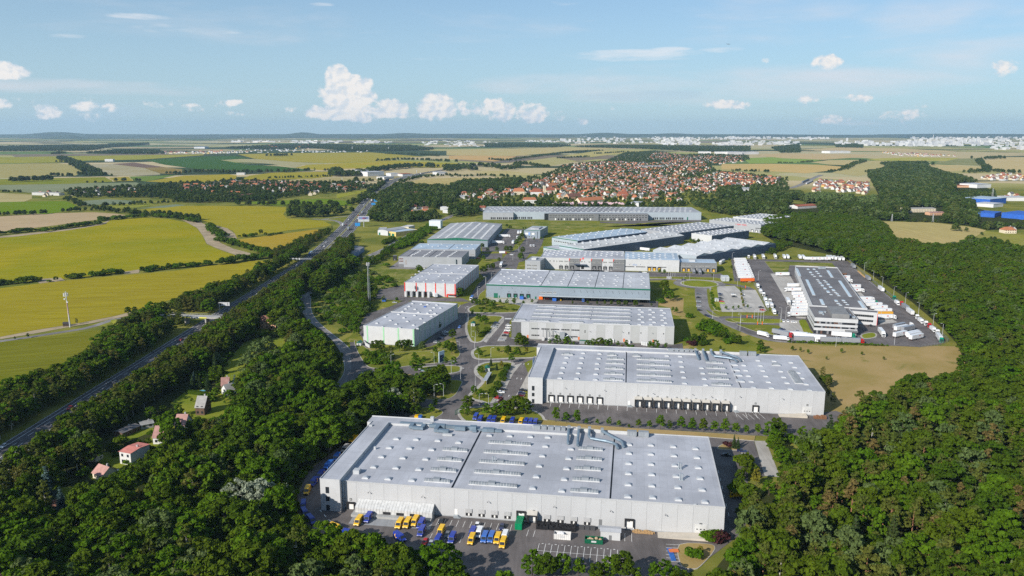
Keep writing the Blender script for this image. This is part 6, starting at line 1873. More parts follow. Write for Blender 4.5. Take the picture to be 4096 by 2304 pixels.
SOLO=[(vC,'in the verge row behind the ducted warehouse','410,625,9,l 488,635,7,l 565,640,8.5,l 637,640,3.5,l 715,643,3.5,l 803,655,5.5,l 875,660,4.2,l 950,668,2.5,o 1020,668,5.5,o 1100,672,5,l 1180,680,8.5,l 1248,685,5.8,o 1332,690,8.5,l 1413,693,8,l 1495,697,8,o 1578,702,7,l 1655,705,8.5,l 1735,710,6.5,l 1813,715,5.5,l 1897,718,6.5,l 2222,750,7.5,l 2305,752,6.5,l'),
(vS,'round the east car park','640,180,9,L 740,160,8,O 690,250,9,L 845,205,4,b 960,270,7,w 1030,260,7,w 720,330,8,O 770,430,9,L 430,530,8,O 490,520,6,O 520,620,9,g 640,700,7,L 315,265,7,s 350,270,6,s 260,250,2.5,r'),(vJ,'on the main street lawns',
'330,180,8,O 400,180,8,O 530,265,9,B 640,180,8,O 700,170,8,O 760,170,8,O 930,170,7,w 1100,215,6,l 1150,150,6,l 1260,140,6,l 1310,215,8,O 1095,340,5.5,l 955,345,6,l 1230,360,6.5,l 1340,370,7,l 840,330,8,l 360,500,4,o 1090,460,5,l 560,940,13,S 680,960,10,S 440,760,12,W 400,880,9,W 840,1000,7,O 1050,985,6,l 1100,910,6,l 1680,460,5,L 1815,370,6,s 1890,425,5,s 1950,410,6,g 2080,330,7,l 1600,745,6,L 1680,790,6,L 1650,200,5,l 1680,260,6,l 1910,195,4,l 2030,235,7,O 2150,235,6,L 2180,140,9,O 2275,205,5,g 2250,130,8,O 1520,930,8,O 1480,1010,7,L 1760,1035,9,l 1880,1025,8,L 1980,1020,9,L 2060,1010,9,O 2150,970,10,O 2260,1000,9,O 1940,890,6,p 60,950,9,S'),
(vD,'along the streets by the striped warehouses','795,255,8,L 1545,280,9,O 1600,230,7,O 1660,225,6,O 545,605,5,l 390,600,6,o 1440,640,6,O 1490,645,6,L 1570,660,8,O 1650,680,8,L 1740,630,5,l 1820,640,6,l 1900,635,6.5,l 2010,640,4.5,l 2110,625,5,l 1420,765,6,l 1525,740,5,l 1625,740,5,l 1490,830,7,L 1560,870,8,L 1475,1000,8,B 1270,545,9,L 1130,830,9,O 1010,930,8,O 1190,1040,8,O 1130,1160,7,L 1190,1180,7,O 1915,1010,7,O 1960,1030,5,O 80,1000,9,L 160,700,8,L 1290,520,7,L'),
(vE,'along the ribbon window block yards','240,1060,8,O 300,1060,7,O 640,1065,5,l 735,1070,8,L 860,1075,7,L 950,1080,4,l 1130,1085,5,L 1195,1085,6,L 1285,1090,7,O 1370,1095,6,L 1415,1085,6,L 1518,1090,5,l 1625,1095,6,l 1570,1105,3,g 1680,1110,3,b 1928,1110,6,l 2003,1120,7,L 2135,1115,5,l 935,545,4,o 1130,545,4,o 1250,550,4,o 1350,556,5,o 1435,556,5,o 1525,562,5,O 1620,562,5,O 1745,572,6,O 1950,575,4,o 2120,380,12,O 2140,470,11,O 2190,500,10,L 2075,520,4,b'),
(vK,'on the slope and verges below the depot','380,920,6,l 330,900,5,l 570,980,4,b 830,1180,9,L 900,1220,9,L 640,1370,8,O 760,1350,8,O 520,1320,3,b 610,1385,4,r 1600,1449,7,O 140,350,6,l 210,355,6,l 525,385,3,o 1180,290,6,o 900,385,3,o 1100,870,4,l 1205,870,4,l 1280,860,4,l 1415,850,4,l 1150,170,5,o'),
(vG,'by the grey halls and their streets','730,620,5,O 780,622,5,O 970,630,6,O 1050,628,5,O 1195,630,5,O 1270,632,5,O 1380,690,7,O 1450,735,6,L 1570,735,7,L 1690,735,8,O 1740,735,8,O 1400,850,7,L 1280,815,6,L 1830,640,8,L 1860,600,8,L 1890,560,8,O 1920,520,8,L 1880,850,10,L 1900,760,9,O 1870,830,8,O 1700,420,6,O 1740,440,6,O 1910,450,5,l 1940,445,5,l 1520,940,6,O 1600,870,6,O 580,1000,8,L 155,930,5,b 600,620,4,b 2050,590,5,l 2140,580,5,L'),
(vF,'in the parched meadow below the depot','865,1062,4,o 940,1075,4,o 1012,1095,4,l 1325,1085,4,l 1515,1105,3,o 1185,1150,3,o 1720,1150,3,o 560,1085,6,L 190,1060,4,o 690,180,8,O 660,160,6,O 720,130,7,O'),(vB,'at the lower yard edge','310,1440,8,L 440,1455,7,l 690,1470,8,L 800,1480,10,O 1055,1480,7,l 1145,1470,7,L 1240,1490,6,l 170,1470,9,O 60,1460,10,L 920,1500,6,l 590,1500,7,O 1490,1130,3,g 1530,1160,4,b 1590,1165,4,r 1440,1280,4,g 1390,1300,3.5,b'),
(vN1,'by the fields across the motorway','1100,880,7,O 1160,880,7,O 660,960,5,B 240,1078,4,o 130,1095,3,o 2240,190,8,O 2280,205,6,O 480,590,5,O 420,598,2.5,b'),(vN3,'in the gardens below the motorway','350,900,15,u 450,1010,12,u 1390,110,9,s 1420,80,8,s 1500,120,11,s 1440,100,8,s 1700,130,11,u 1400,70,8,u 1290,300,7,L 1090,330,8,L 640,540,7,s 800,570,6,O 200,860,6,O 520,560,9,B 480,700,9,O 1500,190,5,b 1560,160,6,L 1660,190,7,L'),
(vN2,'beside the pink house','1160,490,11,u 985,530,4,s 1070,500,3,s 1060,570,6,O 1200,560,6,O'),]
KEY={'l':'young_lush','o':'young_oak','L':'lush','O':'oak','B':'birch','S':'silver','W':'willow','w':'willow','g':'young_gold','p':'young_purple','s':'spruce','u':'blue','b':'bush_lush','r':'bush_purple'}
SOLO_T=[]
for v,where,s in SOLO:
 for q in s.split():
  a=q.split(',')
  x,y=v(float(a[0]),float(a[1]))
  k=KEY[a[3]]
  SOLO_T.append((x,y,float(a[2]),k,where))
for(x,y,h,k)in((1650,1130,15,'silver'),(1800,1060,17,'silver'),(1900,1040,17,'silver'),(1730,1020,16,'silver'),(2060,930,9,'silver'),(1850,1090,14,'silver')):
 p=vN3(x,y)
 SOLO_T.append((p[0],p[1],h,k,'in the front wood'))
for(x,y,h)in((1120,900,17),(1000,1000,16),(880,900,15),(960,780,15),(1050,740,15)):
 p=vN2(x,y)
 SOLO_T.append((p[0],p[1],h,'willow','beside the grassy clearing'))
HB=[('bush_oak',5),('oak',2),('bush_lush',2)]
for s,sp,w,h0,h1 in(('-100,640 0,625 200,605 330,592',4,2.5,4,7),('550,580 800,548 1060,522',4,3,4,7),('1180,520 1400,490 1640,470',4,3,4,8),('1650,470 1840,445',4,3,4,7),('1860,450 2100,415 2330,385',3.6,4,5,9),('-60,200 200,170 420,160 800,105 890,95',
3.6,4,4,8),('830,75 1100,50 1280,38 1500,48 1700,88',3.6,4,4,8),('1800,130 1850,170 1910,220',3.2,4,5,9),('1890,245 2050,290 2200,330 2320,370',3.2,4,4,8),('2050,215 2200,205',3.5,3,3,6),('2290,205 2420,180',4,2,2,4)):
 line(pts(vN1,s),sp,w,h0,h1,HB,'field hedges')
FM=[('far',8),('far_tall',1)]
for v,s,sp,w,h0,h1 in((vL1,'-60,935 330,925 480,915',6,4,6,10),(vL1,'600,905 780,890 1000,880',6,5,6,11),(vL1,'690,760 880,850',6,8,6,10),(vL1,'640,350 760,400 900,470 1000,500',8,22,13,20),(vL1,'800,520 1140,530',8,12,10,16),(vL1,'530,525 780,530',
8,10,10,15),(vL1,'110,590 520,575',5,7,14,20),(vL1,'560,385 640,385',8,6,8,12),(vL1,'1000,870 1200,900 1450,930 1600,930 2040,990',5,9,7,12),(vL1,'1050,840 1300,830 1450,820',6,6,6,10),(vL1,'1390,820 1640,810 1900,800',7,5,6,9),(vL1,'1870,500 2100,490 2400,500 2576,500',
9,12,11,16),(vL1,'0,690 220,700',8,6,6,9),(vL1,'880,600 1060,597',10,3,5,8),(vL1,'1200,580 1290,583',5,8,10,14),(vL1,'1390,580 1440,583',6,4,8,12),(vL1,'1740,505 1850,510',6,10,8,13),(vL2,'0,500 300,495 620,490 900,475',10,10,10,15),(vL2,'450,325 680,320',
7,25,14,20),(vL2,'1150,480 1150,530 1300,530 1600,470 1900,440 2140,440',6,20,14,22),(vL2,'1140,520 1400,530',6,18,14,20),(vL2,'430,555 760,545 1100,535',8,5,6,10),(vL2,'1560,375 1850,360 2100,370 2400,385',9,18,10,16),(vL2,'1000,475 1140,470',
10,8,8,12),(vL2,'2120,440 2400,440 2576,470',8,20,12,18),(vL2,'1650,300 2000,310 2210,325',10,16,9,14),(vL2,'130,825 400,830 700,825 1000,830 1240,835',6,7,7,12),(vL2,'640,930 700,950 900,950 1180,930',5,12,12,18),(vL2,'650,900 900,900 1200,890',
6,12,12,18),(vL2,'1200,910 1300,900',6,8,8,12),(vL2,'1310,830 1400,780 1500,700 1560,650 1640,600',6,9,7,12),(vL2,'1580,770 1700,690 1800,620',6,10,8,13),(vL2,'1800,600 2000,545 2400,520',9,10,7,12),(vL2,'0,580 400,590 900,610 1330,600 1600,580',
10,10,8,13),(vL2,'1340,600 1350,600',3,2,18,20),(vM1,'340,300 480,310 700,280 1000,240 1300,222',9,14,8,14),(vM1,'930,290 1200,275',10,8,8,12),(vM1,'0,400 100,360 300,350 520,390',9,30,12,18),(vM1,'550,380 600,330 850,370',10,18,10,15),(vM1,
'30,450 300,440 620,455',10,12,8,12),(vM1,'1250,250 1500,235 1700,240',12,8,8,12),(vM2,'30,400 400,410',9,10,8,13),(vM2,'440,330 620,328',8,8,6,9),(vM2,'650,325 760,315',8,8,6,9),(vM2,'1020,380 1200,310',8,16,8,12),(vM2,'880,405 1050,385',10,
8,6,10),(vM2,'1370,350 1500,340 1740,350',6,30,13,19),(vM2,'1210,410 1380,410',7,14,9,14),(vM2,'2050,415 2300,400 2500,420',8,22,10,15),(vM2,'2180,300 2220,350 2260,380',8,16,8,13),(vM2,'2200,295 2400,290',7,40,13,19),(vM2,'1970,910 2020,915',
4,4,8,13),(vM2,'2030,918 2080,918',4,3,5,7),(vM2,'2260,990 2450,1020',5,5,4,7),(vM2,'2180,950 2240,950',4,3,4,6),(vM2,'1550,835 2000,850 2300,910',8,4,5,8)):
 line(pts(v,s),sp,w,h0,h1,FM,'distant hedges')
FAR_GAPS=[pts(vM2,'%d,%d %d,%d %d,%d %d,%d'%(a,b,c,b,c,d,a,d))for a,b,c,d in((560,680,815,738),(660,540,830,600),(760,475,1245,615),(1565,712,1895,788),(2150,640,2425,718),(2170,745,2600,835),(1440,728,1530,752),(400,690,560,722),(1985,500,
2300,562),(2190,420,2600,492),(130,552,215,578),(240,640,330,700),(480,480,760,560),(1240,560,1340,610))]
scatter(FAR_WOOD,9.5,8,15,[('far',10),('far_tall',3),('far_grey',2)],'far wood',sight=FAR_GAPS)
for s in('680,650 860,625 860,680 690,680','870,640 950,640 950,690 880,690','1010,650 1090,650 1090,700 1010,700','1150,680 1290,660 1290,720 1160,720'):
 scatter(pts(vM2,s),10,13,18,[('far_grey',1)],'far wood')
VILLAGE_R=pts(vM1,'-20,600 60,560 300,560 450,520 620,470 900,400 960,350 1340,310 1500,240 1760,225 1960,260 2200,250 2560,265 2576,300 2230,350 2300,400 2900,460 2900,560 2400,640 2080,690 1700,740 1300,720 400,725 -20,740')
scatter(VILLAGE_R,15.5,5,9.5,FM+[('far_grey',1)],'village trees',keep=.7)
VILLAGE_L=pts(vL1,'640,690 900,670 1160,650 1500,640 1800,610 2576,590 2700,600 3700,610 3850,640 3600,700 3200,720 2950,760 2500,780 2000,800 1800,770 1200,750 800,760')
scatter(VILLAGE_L,13,6,12,FM,'village trees',keep=.75)
scatter(pts(vL1,'1600,690 2000,720 2576,740 2900,780 2300,800 1900,810 1700,760'),11,8,13,FM,'village trees')
FRINGE=[pts(vM1,'-700,640 -500,560 -380,520 -140,540 100,545 300,500 620,470 560,560 100,580 0,700 -200,720 -500,700'),pts(vM1,'0,530 130,490 600,480 600,520 300,530 100,560'),pts(vR,'1420,420 1500,300 1800,280 2100,310 2000,460 1700,520 1480,560 1330,520'),
pts(vR,'1360,560 1500,470 2000,480 2484,460 2484,540 2000,590 1500,580'),pts(vR,'1580,230 1700,90 1980,150 2200,170 2484,160 2484,380 2250,330 2100,280 1800,240'),pts(vM1,'2080,700 2576,640 2576,780 2400,780 2200,745'),pts(vM1,'2576,640 2900,560 2900,780 2576,780'),
pts(vM1,'-20,720 400,712 1500,700 2000,690 2060,700 300,704 270,760 180,790 0,790')]
for P in FRINGE:
 scatter(P,9.5,8,14,FM+[('far_grey',1)],'town fringe',keep=.75)
for v,s in((vL1,'880,298 1100,275 1350,262 1640,270 1700,300 1300,305'),(vL1,'530,305 600,285 690,300'),(vL1,'0,230 400,220 1000,215 1500,195 1540,205 1100,240 900,270 0,275'),(vL1,'1080,205 1540,190 1500,205'),(vL2,'0,240 500,215 900,205 1400,215 1900,215 2160,250 2100,265 1500,275 1200,270 900,240 400,255'),
(vM1,'300,165 700,165 1050,180 900,195 300,190'),(vM1,'1050,190 1400,180 1800,185 2100,190 2576,190 2576,240 2100,235 1900,220 1700,210'),(vM2,'400,200 640,170 650,240 480,245'),(vM2,'940,170 1200,165 1180,200 960,195')):
 scatter(pts(v,s),26,12,18,FM,'plain woods')
 # ------------------------------------------------------------------ turn the list into objects
FAMILY={'oak':('broadleaf_tree','tree'),'lush':('broadleaf_tree','tree'),'silver':('silver_poplar','poplar tree'),'willow':('willow_tree','willow'),'birch':('birch_tree','birch'),'pine':('pine_tree','pine'),'spruce':('spruce_tree','spruce'),
'blue':('blue_spruce','blue spruce'),'young_lush':('young_tree','young tree'),'young_oak':('young_tree','young tree'),'young_gold':('young_tree','young tree'),'young_purple':('young_tree','young tree')}
LOOK={'oak':'dark green broadleaf tree','lush':'fresh green broadleaf tree','silver':'pale silver leaved tree','willow':'grey green willow','birch':'slender olive birch','pine':'orange trunked olive pine','spruce':'dark conical spruce','blue':'blue grey conical spruce',
'young_lush':'small fresh green tree','young_oak':'small dark green tree','young_gold':'small golden green tree','young_purple':'small dark purple leaved tree','bush_lush':'low green shrub','bush_oak':'low dark green shrub','bush_purple':'low red brown shrub',
'bush_willow':'low grey green shrub','bush_gold':'low golden shrub'}
PLACE={'left wood':'in the dense wood left of the nearest warehouse','right belt':'in the belt on the near side of the motorway','left belt':'in the belt on the field side of the motorway','pine wood':'in the mixed pine wood right of the nearest warehouse',
'right wood':'in the deciduous wood beyond the parched meadow','roundabout copse':'in the copse beside the bus loop','bus loop island':'on the grass island of the bus loop'}
def tree_thing(x,y,h,kind,label,group):
 vs=VAR[kind]
 cr,tr,h0=vs[RT.randrange(len(vs))]
 s=h/h0
 rz=RT.uniform(0,2*PI)
 wide=s*RT.uniform(.88,1.15)
 if tr is None:
  o=put('shrub',cr,None,(x,y,0),rz,(wide*1.15,wide*1.15,s))
  return tag(o,label,'shrub',group)
 nm,cat=FAMILY[kind]
 t=thing(nm,label,cat,(x,y,0),rz,group)
 t.scale=(wide,wide,s)
 put('trunk',tr,t)
 put('crown',cr,t)
 return t
def size_px(t):
 a,b=to_px(t[0],t[1],0),to_px(t[0],t[1],t[2])
 vis=-40<a[0]<4136 and b[1]<2310
 return(a[1]-b[1])if vis else 0.
LIMIT={'broadleaf_tree':285,'birch_tree':140,'pine_tree':150,'willow_tree':60,'spruce_tree':40,'young_tree':200}
count={}
for t in SOLO_T:
 x,y,h,kind,where=t
 nm=FAMILY.get(kind,('shrub',))[0]
 count[nm]=count.get(nm,0)+1
rows={}
for t in SOLO_T:
 rows.setdefault((t[4],t[3]),[]).append(t)
for(where,kind),L in rows.items():
 L.sort(key=lambda t:to_px(t[0],t[1],0)[0])
 for i,t in enumerate(L):
  lab='%s %s'%(LOOK[kind],where)
  if len(L)>1:
   lab='%s from left, %s %s'%(ordinal(i),LOOK[kind],where)if len(L)>2 else '%s %s'%(('left' if i==0 else 'right'),lab)
  tree_thing(t[0],t[1],t[2],kind,lab,where)
LAND={'left wood':[(vN3,940,600,'red flat roofed garden house'),(vN3,1150,460,'pink hipped garden house'),(vN3,1300,380,'pink house with dark gable'),(vN3,1450,240,'grey steep roofed cottage'),(vN3,1800,900,'large silver leaved trees'),(vN3,
360,830,'tall blue spruce'),(vN3,2180,830,'yellow van on the side road'),(vN3,720,720,'small house with broken pink roof'),(vN3,2200,1060,'row of blue vans on the bend'),(vN3,260,1000,'small grey hut'),(vN3,2000,1400,'van yard trees'),(vN3,
1300,1400,'middle of the lower wood edge'),(vN3,500,1400,'lower corner of the wood'),(vN2,1330,1090,'large leafless tree'),(vN2,1150,1180,'small leafless tree'),(vN2,1040,450,'orange house'),(vN2,700,850,'grassy clearing'),(vN2,1750,800,'bend of the service road'),
(vN3,1900,520,'white corner of the duct roof'),(vA,420,330,'yellow box truck on the side road'),(vJ,620,830,'pale trees at the bus loop'),(vA,900,1250,'yellow vans in the yard'),(vA,1600,1280,'row of mixed vans')],'right belt':[(vN2,480,560,
'motorway bridge'),(vN2,650,300,'motorway information board'),(vN2,1100,180,'motorway gantry'),(vN3,560,260,'red car on the motorway'),(vN3,300,420,'motorway lay-by')],'left belt':[(vN1,1450,880,'motorway bridge'),(vN1,1900,800,'motorway information board'),
(vN1,2500,420,'motorway gantry'),(vN1,560,950,'telecom pole in the field'),(vN1,700,1150,'green pasture corner')],'pine wood':[(vN4,120,950,'yellow truck in the warehouse shade'),(vN4,380,780,'paved bay of the car park'),(vN4,30,1230,'lane at the warehouse corner'),
(vN4,520,640,'yellow willow by the lawn'),(vN4,720,440,'end of the second warehouse'),(vN4,900,300,'edge of the parched meadow'),(vN4,400,1150,'bare trunked pine pair'),(vN4,800,1100,'dark gap in the pine wood'),(vN4,1250,1100,'deep middle of the pine wood'),
(vN4,1600,1100,'far side of the pine wood'),(vN4,1100,1400,'large golden conifer'),(vN4,600,1400,'lower wood edge below the lane'),(vN4,1500,1400,'lower corner of the pine wood'),(vN4,1550,750,'broad grey green oaks'),(vN4,1200,620,'sunlit middle of the wood'),
(vN4,1750,500,'tall bare trunk by the meadow')],'right wood':[(vN4,1640,120,'brown dead pine by the meadow'),(vF,2290,960,'lower corner of the depot yard'),(vF,1900,620,'green cab on the depot edge'),(vF,1600,400,'lone trailer on the depot edge')],
}
LAND={k:[(v(x,y),t)for(v,x,y,t)in L]for k,L in LAND.items()}
big=sorted((t for t in TREES if t[3]in FAMILY),key=size_px,reverse=True)
rest=[t for t in TREES if t[3]not in FAMILY]
chosen={}
for t in big:
 nm=FAMILY[t[3]][0]
 if size_px(t)>22 and count.get(nm,0)<LIMIT.get(nm,60)and t[4]in LAND and t[3][:5]!='young':
  count[nm]=count.get(nm,0)+1
  d,lm=min(((math.hypot(t[0]-p[0],t[1]-p[1]),tx)for p,tx in LAND[t[4]]))
  chosen.setdefault((t[3],lm),[]).append((d,t))
 else:
  rest.append(t)
for(kind,lm),L in chosen.items():
 L.sort(key=lambda a:a[0])
 for i,(d,t)in enumerate(L):
  lab='%s %s to the %s'%(LOOK[kind],'closest' if i==0 else ordinal(i)+' closest',lm)
  tree_thing(t[0],t[1],t[2],kind,lab,LOOK[kind]+'s '+PLACE[t[4]])
SRC={}
def stuff_trees(name,items):
 kinds=sorted({t[3]for t in items})
 srcs=[]
 for k in kinds:
  for(cr,tr,h0)in VAR[k]:
   srcs.append((k,cr,tr,h0))
 if not items:
  return
 idx={}
 for i,s in enumerate(srcs):
  idx.setdefault(s[0],[]).append(i)
 me=bpy.data.meshes.new(name)
 me.vertices.add(len(items))
 co,vid,rot,scl=[],[],[],[]
 for t in items:
  i=RT.choice(idx[t[3]])
  s=t[2]/srcs[i][3]
  w=s*RT.uniform(.9,1.18)
  co+=[t[0],t[1],0.]
  vid.append(i)
  rot+=[0.,0.,RT.uniform(0,6.283)]
  scl+=[w,w,s]
 me.vertices.foreach_set('co',co)
 for nm,ty,dat,key in(('vid','INT',vid,'value'),('rot','FLOAT_VECTOR',rot,'vector'),('scl','FLOAT_VECTOR',scl,'vector')):
  a=me.attributes.new(nm,ty,'POINT')
  a.data.foreach_set(key,dat)
 o=put(name,me)
 ng=bpy.data.node_groups.new(name,'GeometryNodeTree')
 ng.interface.new_socket('Geometry',in_out='INPUT',socket_type='NodeSocketGeometry')
 ng.interface.new_socket('Geometry',in_out='OUTPUT',socket_type='NodeSocketGeometry')
 N=ng.nodes
 gi,go=N.new('NodeGroupInput'),N.new('NodeGroupOutput')
 jn=N.new('GeometryNodeJoinGeometry')
 for(k,cr,tr,h0)in reversed(srcs):
  so=SRC.get(cr.name)
  if so is None:
   so=SRC[cr.name]=bpy.data.objects.new('source_'+cr.name,cr)
  oi=N.new('GeometryNodeObjectInfo')
  oi.inputs['Object'].default_value=so
  gt=N.new('GeometryNodeGeometryToInstance')
  ng.links.new(oi.outputs['Geometry'],gt.inputs[0])
  ng.links.new(gt.outputs[0],jn.inputs[0])
 ip=N.new('GeometryNodeInstanceOnPoints')
 ip.inputs['Pick Instance'].default_value=True
 ng.links.new(gi.outputs[0],ip.inputs['Points'])
 ng.links.new(jn.outputs[0],ip.inputs['Instance'])
 for nm,ty,sock in(('vid','INT','Instance Index'),('rot','FLOAT_VECTOR','Rotation'),('scl','FLOAT_VECTOR','Scale')):
  na=N.new('GeometryNodeInputNamedAttribute')
  na.data_type=ty
  na.inputs['Name'].default_value=nm
  ng.links.new(na.outputs[0],ip.inputs[sock])
 ng.links.new(ip.outputs[0],go.inputs[0])
 md=o.modifiers.new('scatter','NODES')
 md.node_group=ng
 tag(o,None,None,None,'stuff')
 return o
bins={}
NAME={'left wood':'left_woodland','right belt':'motorway_belt','left belt':'motorway_belt','pine wood':'right_woodland','right wood':'right_woodland','field hedges':'field_hedges','distant hedges':'distant_hedges','far wood':'far_woodland',
'village trees':'village_greenery','town fringe':'fringe_woodland','plain woods':'plain_woodland'}
for t in rest:
 bins.setdefault(NAME.get(t[4],'park_shrubbery'),[]).append(t)
for nm,L in bins.items():
 stuff_trees(nm,L)
def bare_tree(x,y,h,label):
 t=thing('bare_tree',label,'bare tree',(x,y,0),RT.uniform(0,6))
 m=MB()
 rg=random.Random(int(x*7+y))
 def grow(p,d,L,r,lv):
  q=p+d*L
  m.tube([p,p.lerp(q,.5)+Vector((rg.uniform(-.1,.1),rg.uniform(-.1,.1),0))*L,q],[r,r*.8,r*.55],5)
  if lv:
   for i in range(3 if lv>1 else 2):
    a=rg.uniform(0,2*PI)
    nd=(d+Vector((math.cos(a),math.sin(a),rg.uniform(0.,.5)))*.65).normalized()
    grow(p.lerp(q,rg.uniform(.6,1.)),nd,L*rg.uniform(.55,.75),r*.55,lv-1)
 grow(Vector((0,0,0)),Vector((.05,0,1)),h*.4,.22,4)
 m.build('branches',M('bare_wood',(.42,.39,.34),.9,.15,1.),t)
for v,x,y,h,lab in((vN2,1330,1090,15,'large pale leafless tree standing in the left wood'),(vN2,1390,1040,14,'pale leafless tree close beside the largest one'),(vN2,1130,1185,12,'smaller pale leafless tree left of the large bare pair'),(vN3,
1260,600,9,'thin grey leafless tree behind the red flat roofed house')):
 p=v(x,y)
 bare_tree(p[0],p[1],h,lab)
 # ================================================================== VEHICLES
TYRE=M('tyre',(.015,.015,.015),.9)
RIM=M('rim',(.4,.4,.41),.4,metal=.6)
LAMP_W=M('headlight',(.75,.75,.72),.2,spec=.6)
LAMP_R=M('tail_light',(.35,.01,.01),.3,spec=.5)
CHASSIS=M('chassis',(.03,.03,.033),.8)
def paint(nm,c):
 return M('paint_'+nm,c,.35,.03,.5,spec=.5,coat=.2)
PAINT={'yellow':paint('yellow',(.72,.42,.006)),'blue':paint('blue',(.016,.04,.3)),'sky':paint('light_blue',(.03,.12,.42)),'white':paint('white',(.7,.7,.7)),'black':paint('black',(.012,.012,.014)),'silver':paint('silver',(.36,.37,.39)),'grey':paint('grey',
(.11,.115,.125)),'red':paint('red',(.4,.012,.012)),'navy':paint('navy',(.012,.02,.07)),'lime':paint('lime',(.35,.5,.03)),'green':paint('green',(0.,.19,.11)),'orange':paint('orange',(.72,.13,.01)),'amber':paint('amber',(.66,.33,.02)),'wine':paint('wine',
(.1,.01,.02)),'curtain':paint('grey_curtain',(.25,.26,.28)),'brown':paint('brown',(.2,.09,.05))}
def loft(m,prof,hw,mi=0,z_in=1.,tuck=.9):
 k=len(prof)
 i=len(m.v)
 for s_ in(-1,1):
  for(x,z)in prof:
   w=hw if z<=z_in else hw*(1-(1-tuck)*min(1,(z-z_in)/1.2))
   m.v.append((x,s_*w,z))
 m.f.append(tuple(range(i,i+k)))
 m.f.append(tuple(range(i+2*k-1,i+k-1,-1)))
 m.mi+=[mi,mi]
 for a in range(k):
  b=(a+1)%k
  m.f.append((i+b,i+a,i+k+a,i+k+b))
  m.mi.append(mi)
 return m
def wheel_mesh(r,w):
 k=('wheel',r,w)
 if k not in _mesh:
  m=MB().tube([(0,-w/2,0),(0,w/2,0)],r,12,0).tube([(0,-w/2-.01,0),(0,w/2+.01,0)],r*.55,10,1)
  _mesh[k]=m.mesh('wheel',[TYRE,RIM])
 return _mesh[k]
def wheels(t,xs,y,r,w):
 for x in xs:
  for s_ in(-1,1):
   put('wheel',wheel_mesh(r,w),t,(x,s_*y,r))
def lamps(t,x,y,z,front=True,s_=.16):
 k=('lamp',front,s_)
 if k not in _mesh:
  _mesh[k]=MB().box(-.04,.04,-s_,s_,-.09,.09).mesh('headlight' if front else 'tail_light',LAMP_W if front else LAMP_R)
 for q in(-1,1):
  put('headlight' if front else 'tail_light',_mesh[k],t,(x,q*y,z))
def disc(m,x,z,r,y,mi=0,k=14,a0=0,a1=2*PI):
 m.face([(x,y,z)]+[(x+r*math.cos(a0+(a1-a0)*i/k),y,z+r*math.sin(a0+(a1-a0)*i/k))for i in range(k+1)],mi)
PROTO={}
def van(col):
 k=('van',col)
 if k in PROTO:
  return PROTO[k]
 t=thing('delivery_van','van','van')
 b=MB()
 loft(b,[(2.95,.35),(3.,.85),(2.85,1.12),(2.1,1.35),(1.45,2.25),(1.1,2.5),(-2.9,2.52),(-2.98,.4)],1.02,0,1.1,.9)
 b.build('body',PAINT[col],t)
 m=MB()
 m.face([(2.1,-.86,1.38),(2.1,.86,1.38),(1.5,.8,2.22),(1.5,-.8,2.22)])
 m.v=[(x+.025,y,z+.015)for x,y,z in m.v]
 m.build('windscreen',GLASS,t)
 for s_ in(-1,1):
  m=MB()
  P=[(1.95,s_*1.03,1.4),(1.4,s_*.97,2.05),(.75,s_*.97,2.05),(.75,s_*1.03,1.4)]
  m.face(P if s_<0 else P[::-1])
  m.build('side_window',GLASS,t)
  MB().box(1.5,1.75,s_*1.05-.05,s_*1.28+.05*s_,1.35,1.65).build('mirror',CHASSIS,t)
  m=MB()
  y=s_*1.
  if col in('yellow',):
   disc(m,-1.2,1.55,.62,y*1.03,0)
   disc(m,-1.1,1.62,.32,y*1.036,1)
  else:
   disc(m,-1.2,1.5,.78,y*1.03,1)
   disc(m,-.95,1.62,.55,y*1.036,0)
  if col in('yellow','blue','sky'):
   m.build('emblem',[PAINT['navy']if col=='yellow' else PAINT['blue'],PAINT['yellow']],t)
 MB().box(2.93,3.06,-.95,.95,.35,.7).build('bumper',CHASSIS,t)
 MB().box(3.,3.07,-.35,.35,.75,.95).build('grille',CHASSIS,t)
 lamps(t,2.93,.78,.95)
 lamps(t,-2.98,.9,1.2,False)
 wheels(t,(1.95,-1.9),.92,.34,.22)
 t.location=(0,0,-50)
 PROTO[k]=t
 return t
def box_truck(col,box='white',L=7.5):
 k=('boxtruck',col,box,L)
 if k in PROTO:
  return PROTO[k]
 t=thing('box_truck','truck','truck')
 h=L/2
 loft(MB(),[(h,.45),(h,1.3),(h-.25,2.3),(h-.8,2.55),(h-1.75,2.55),(h-1.75,.45)],1.08,0,1.3,.93).build('cab',PAINT[col],t)
 m=MB()
 m.face([(h+.02,-.95,1.35),(h+.02,.95,1.35),(h-.22,.88,2.25),(h-.22,-.88,2.25)])
 m.build('windscreen',GLASS,t)
 MB().box(-h,h-1.85,-1.15,1.15,.95,3.35).build('box',PAINT[box],t)
 for s_ in(-1,1):
  m=MB()
  P=[(h-.35,s_*1.09,1.4),(h-.5,s_*1.05,2.2),(h-1.4,s_*1.05,2.2),(h-1.4,s_*1.09,1.4)]
  m.face(P if s_<0 else P[::-1])
  m.build('side_window',GLASS,t)
 MB().box(-h+.2,h-.4,-.5,.5,.5,.94).build('chassis',CHASSIS,t)
 lamps(t,h+.02,.85,.85)
 wheels(t,(h-1.1,-h+1.7),1.,.45,.28)
 t.location=(0,0,-50)
 PROTO[k]=t
 return t
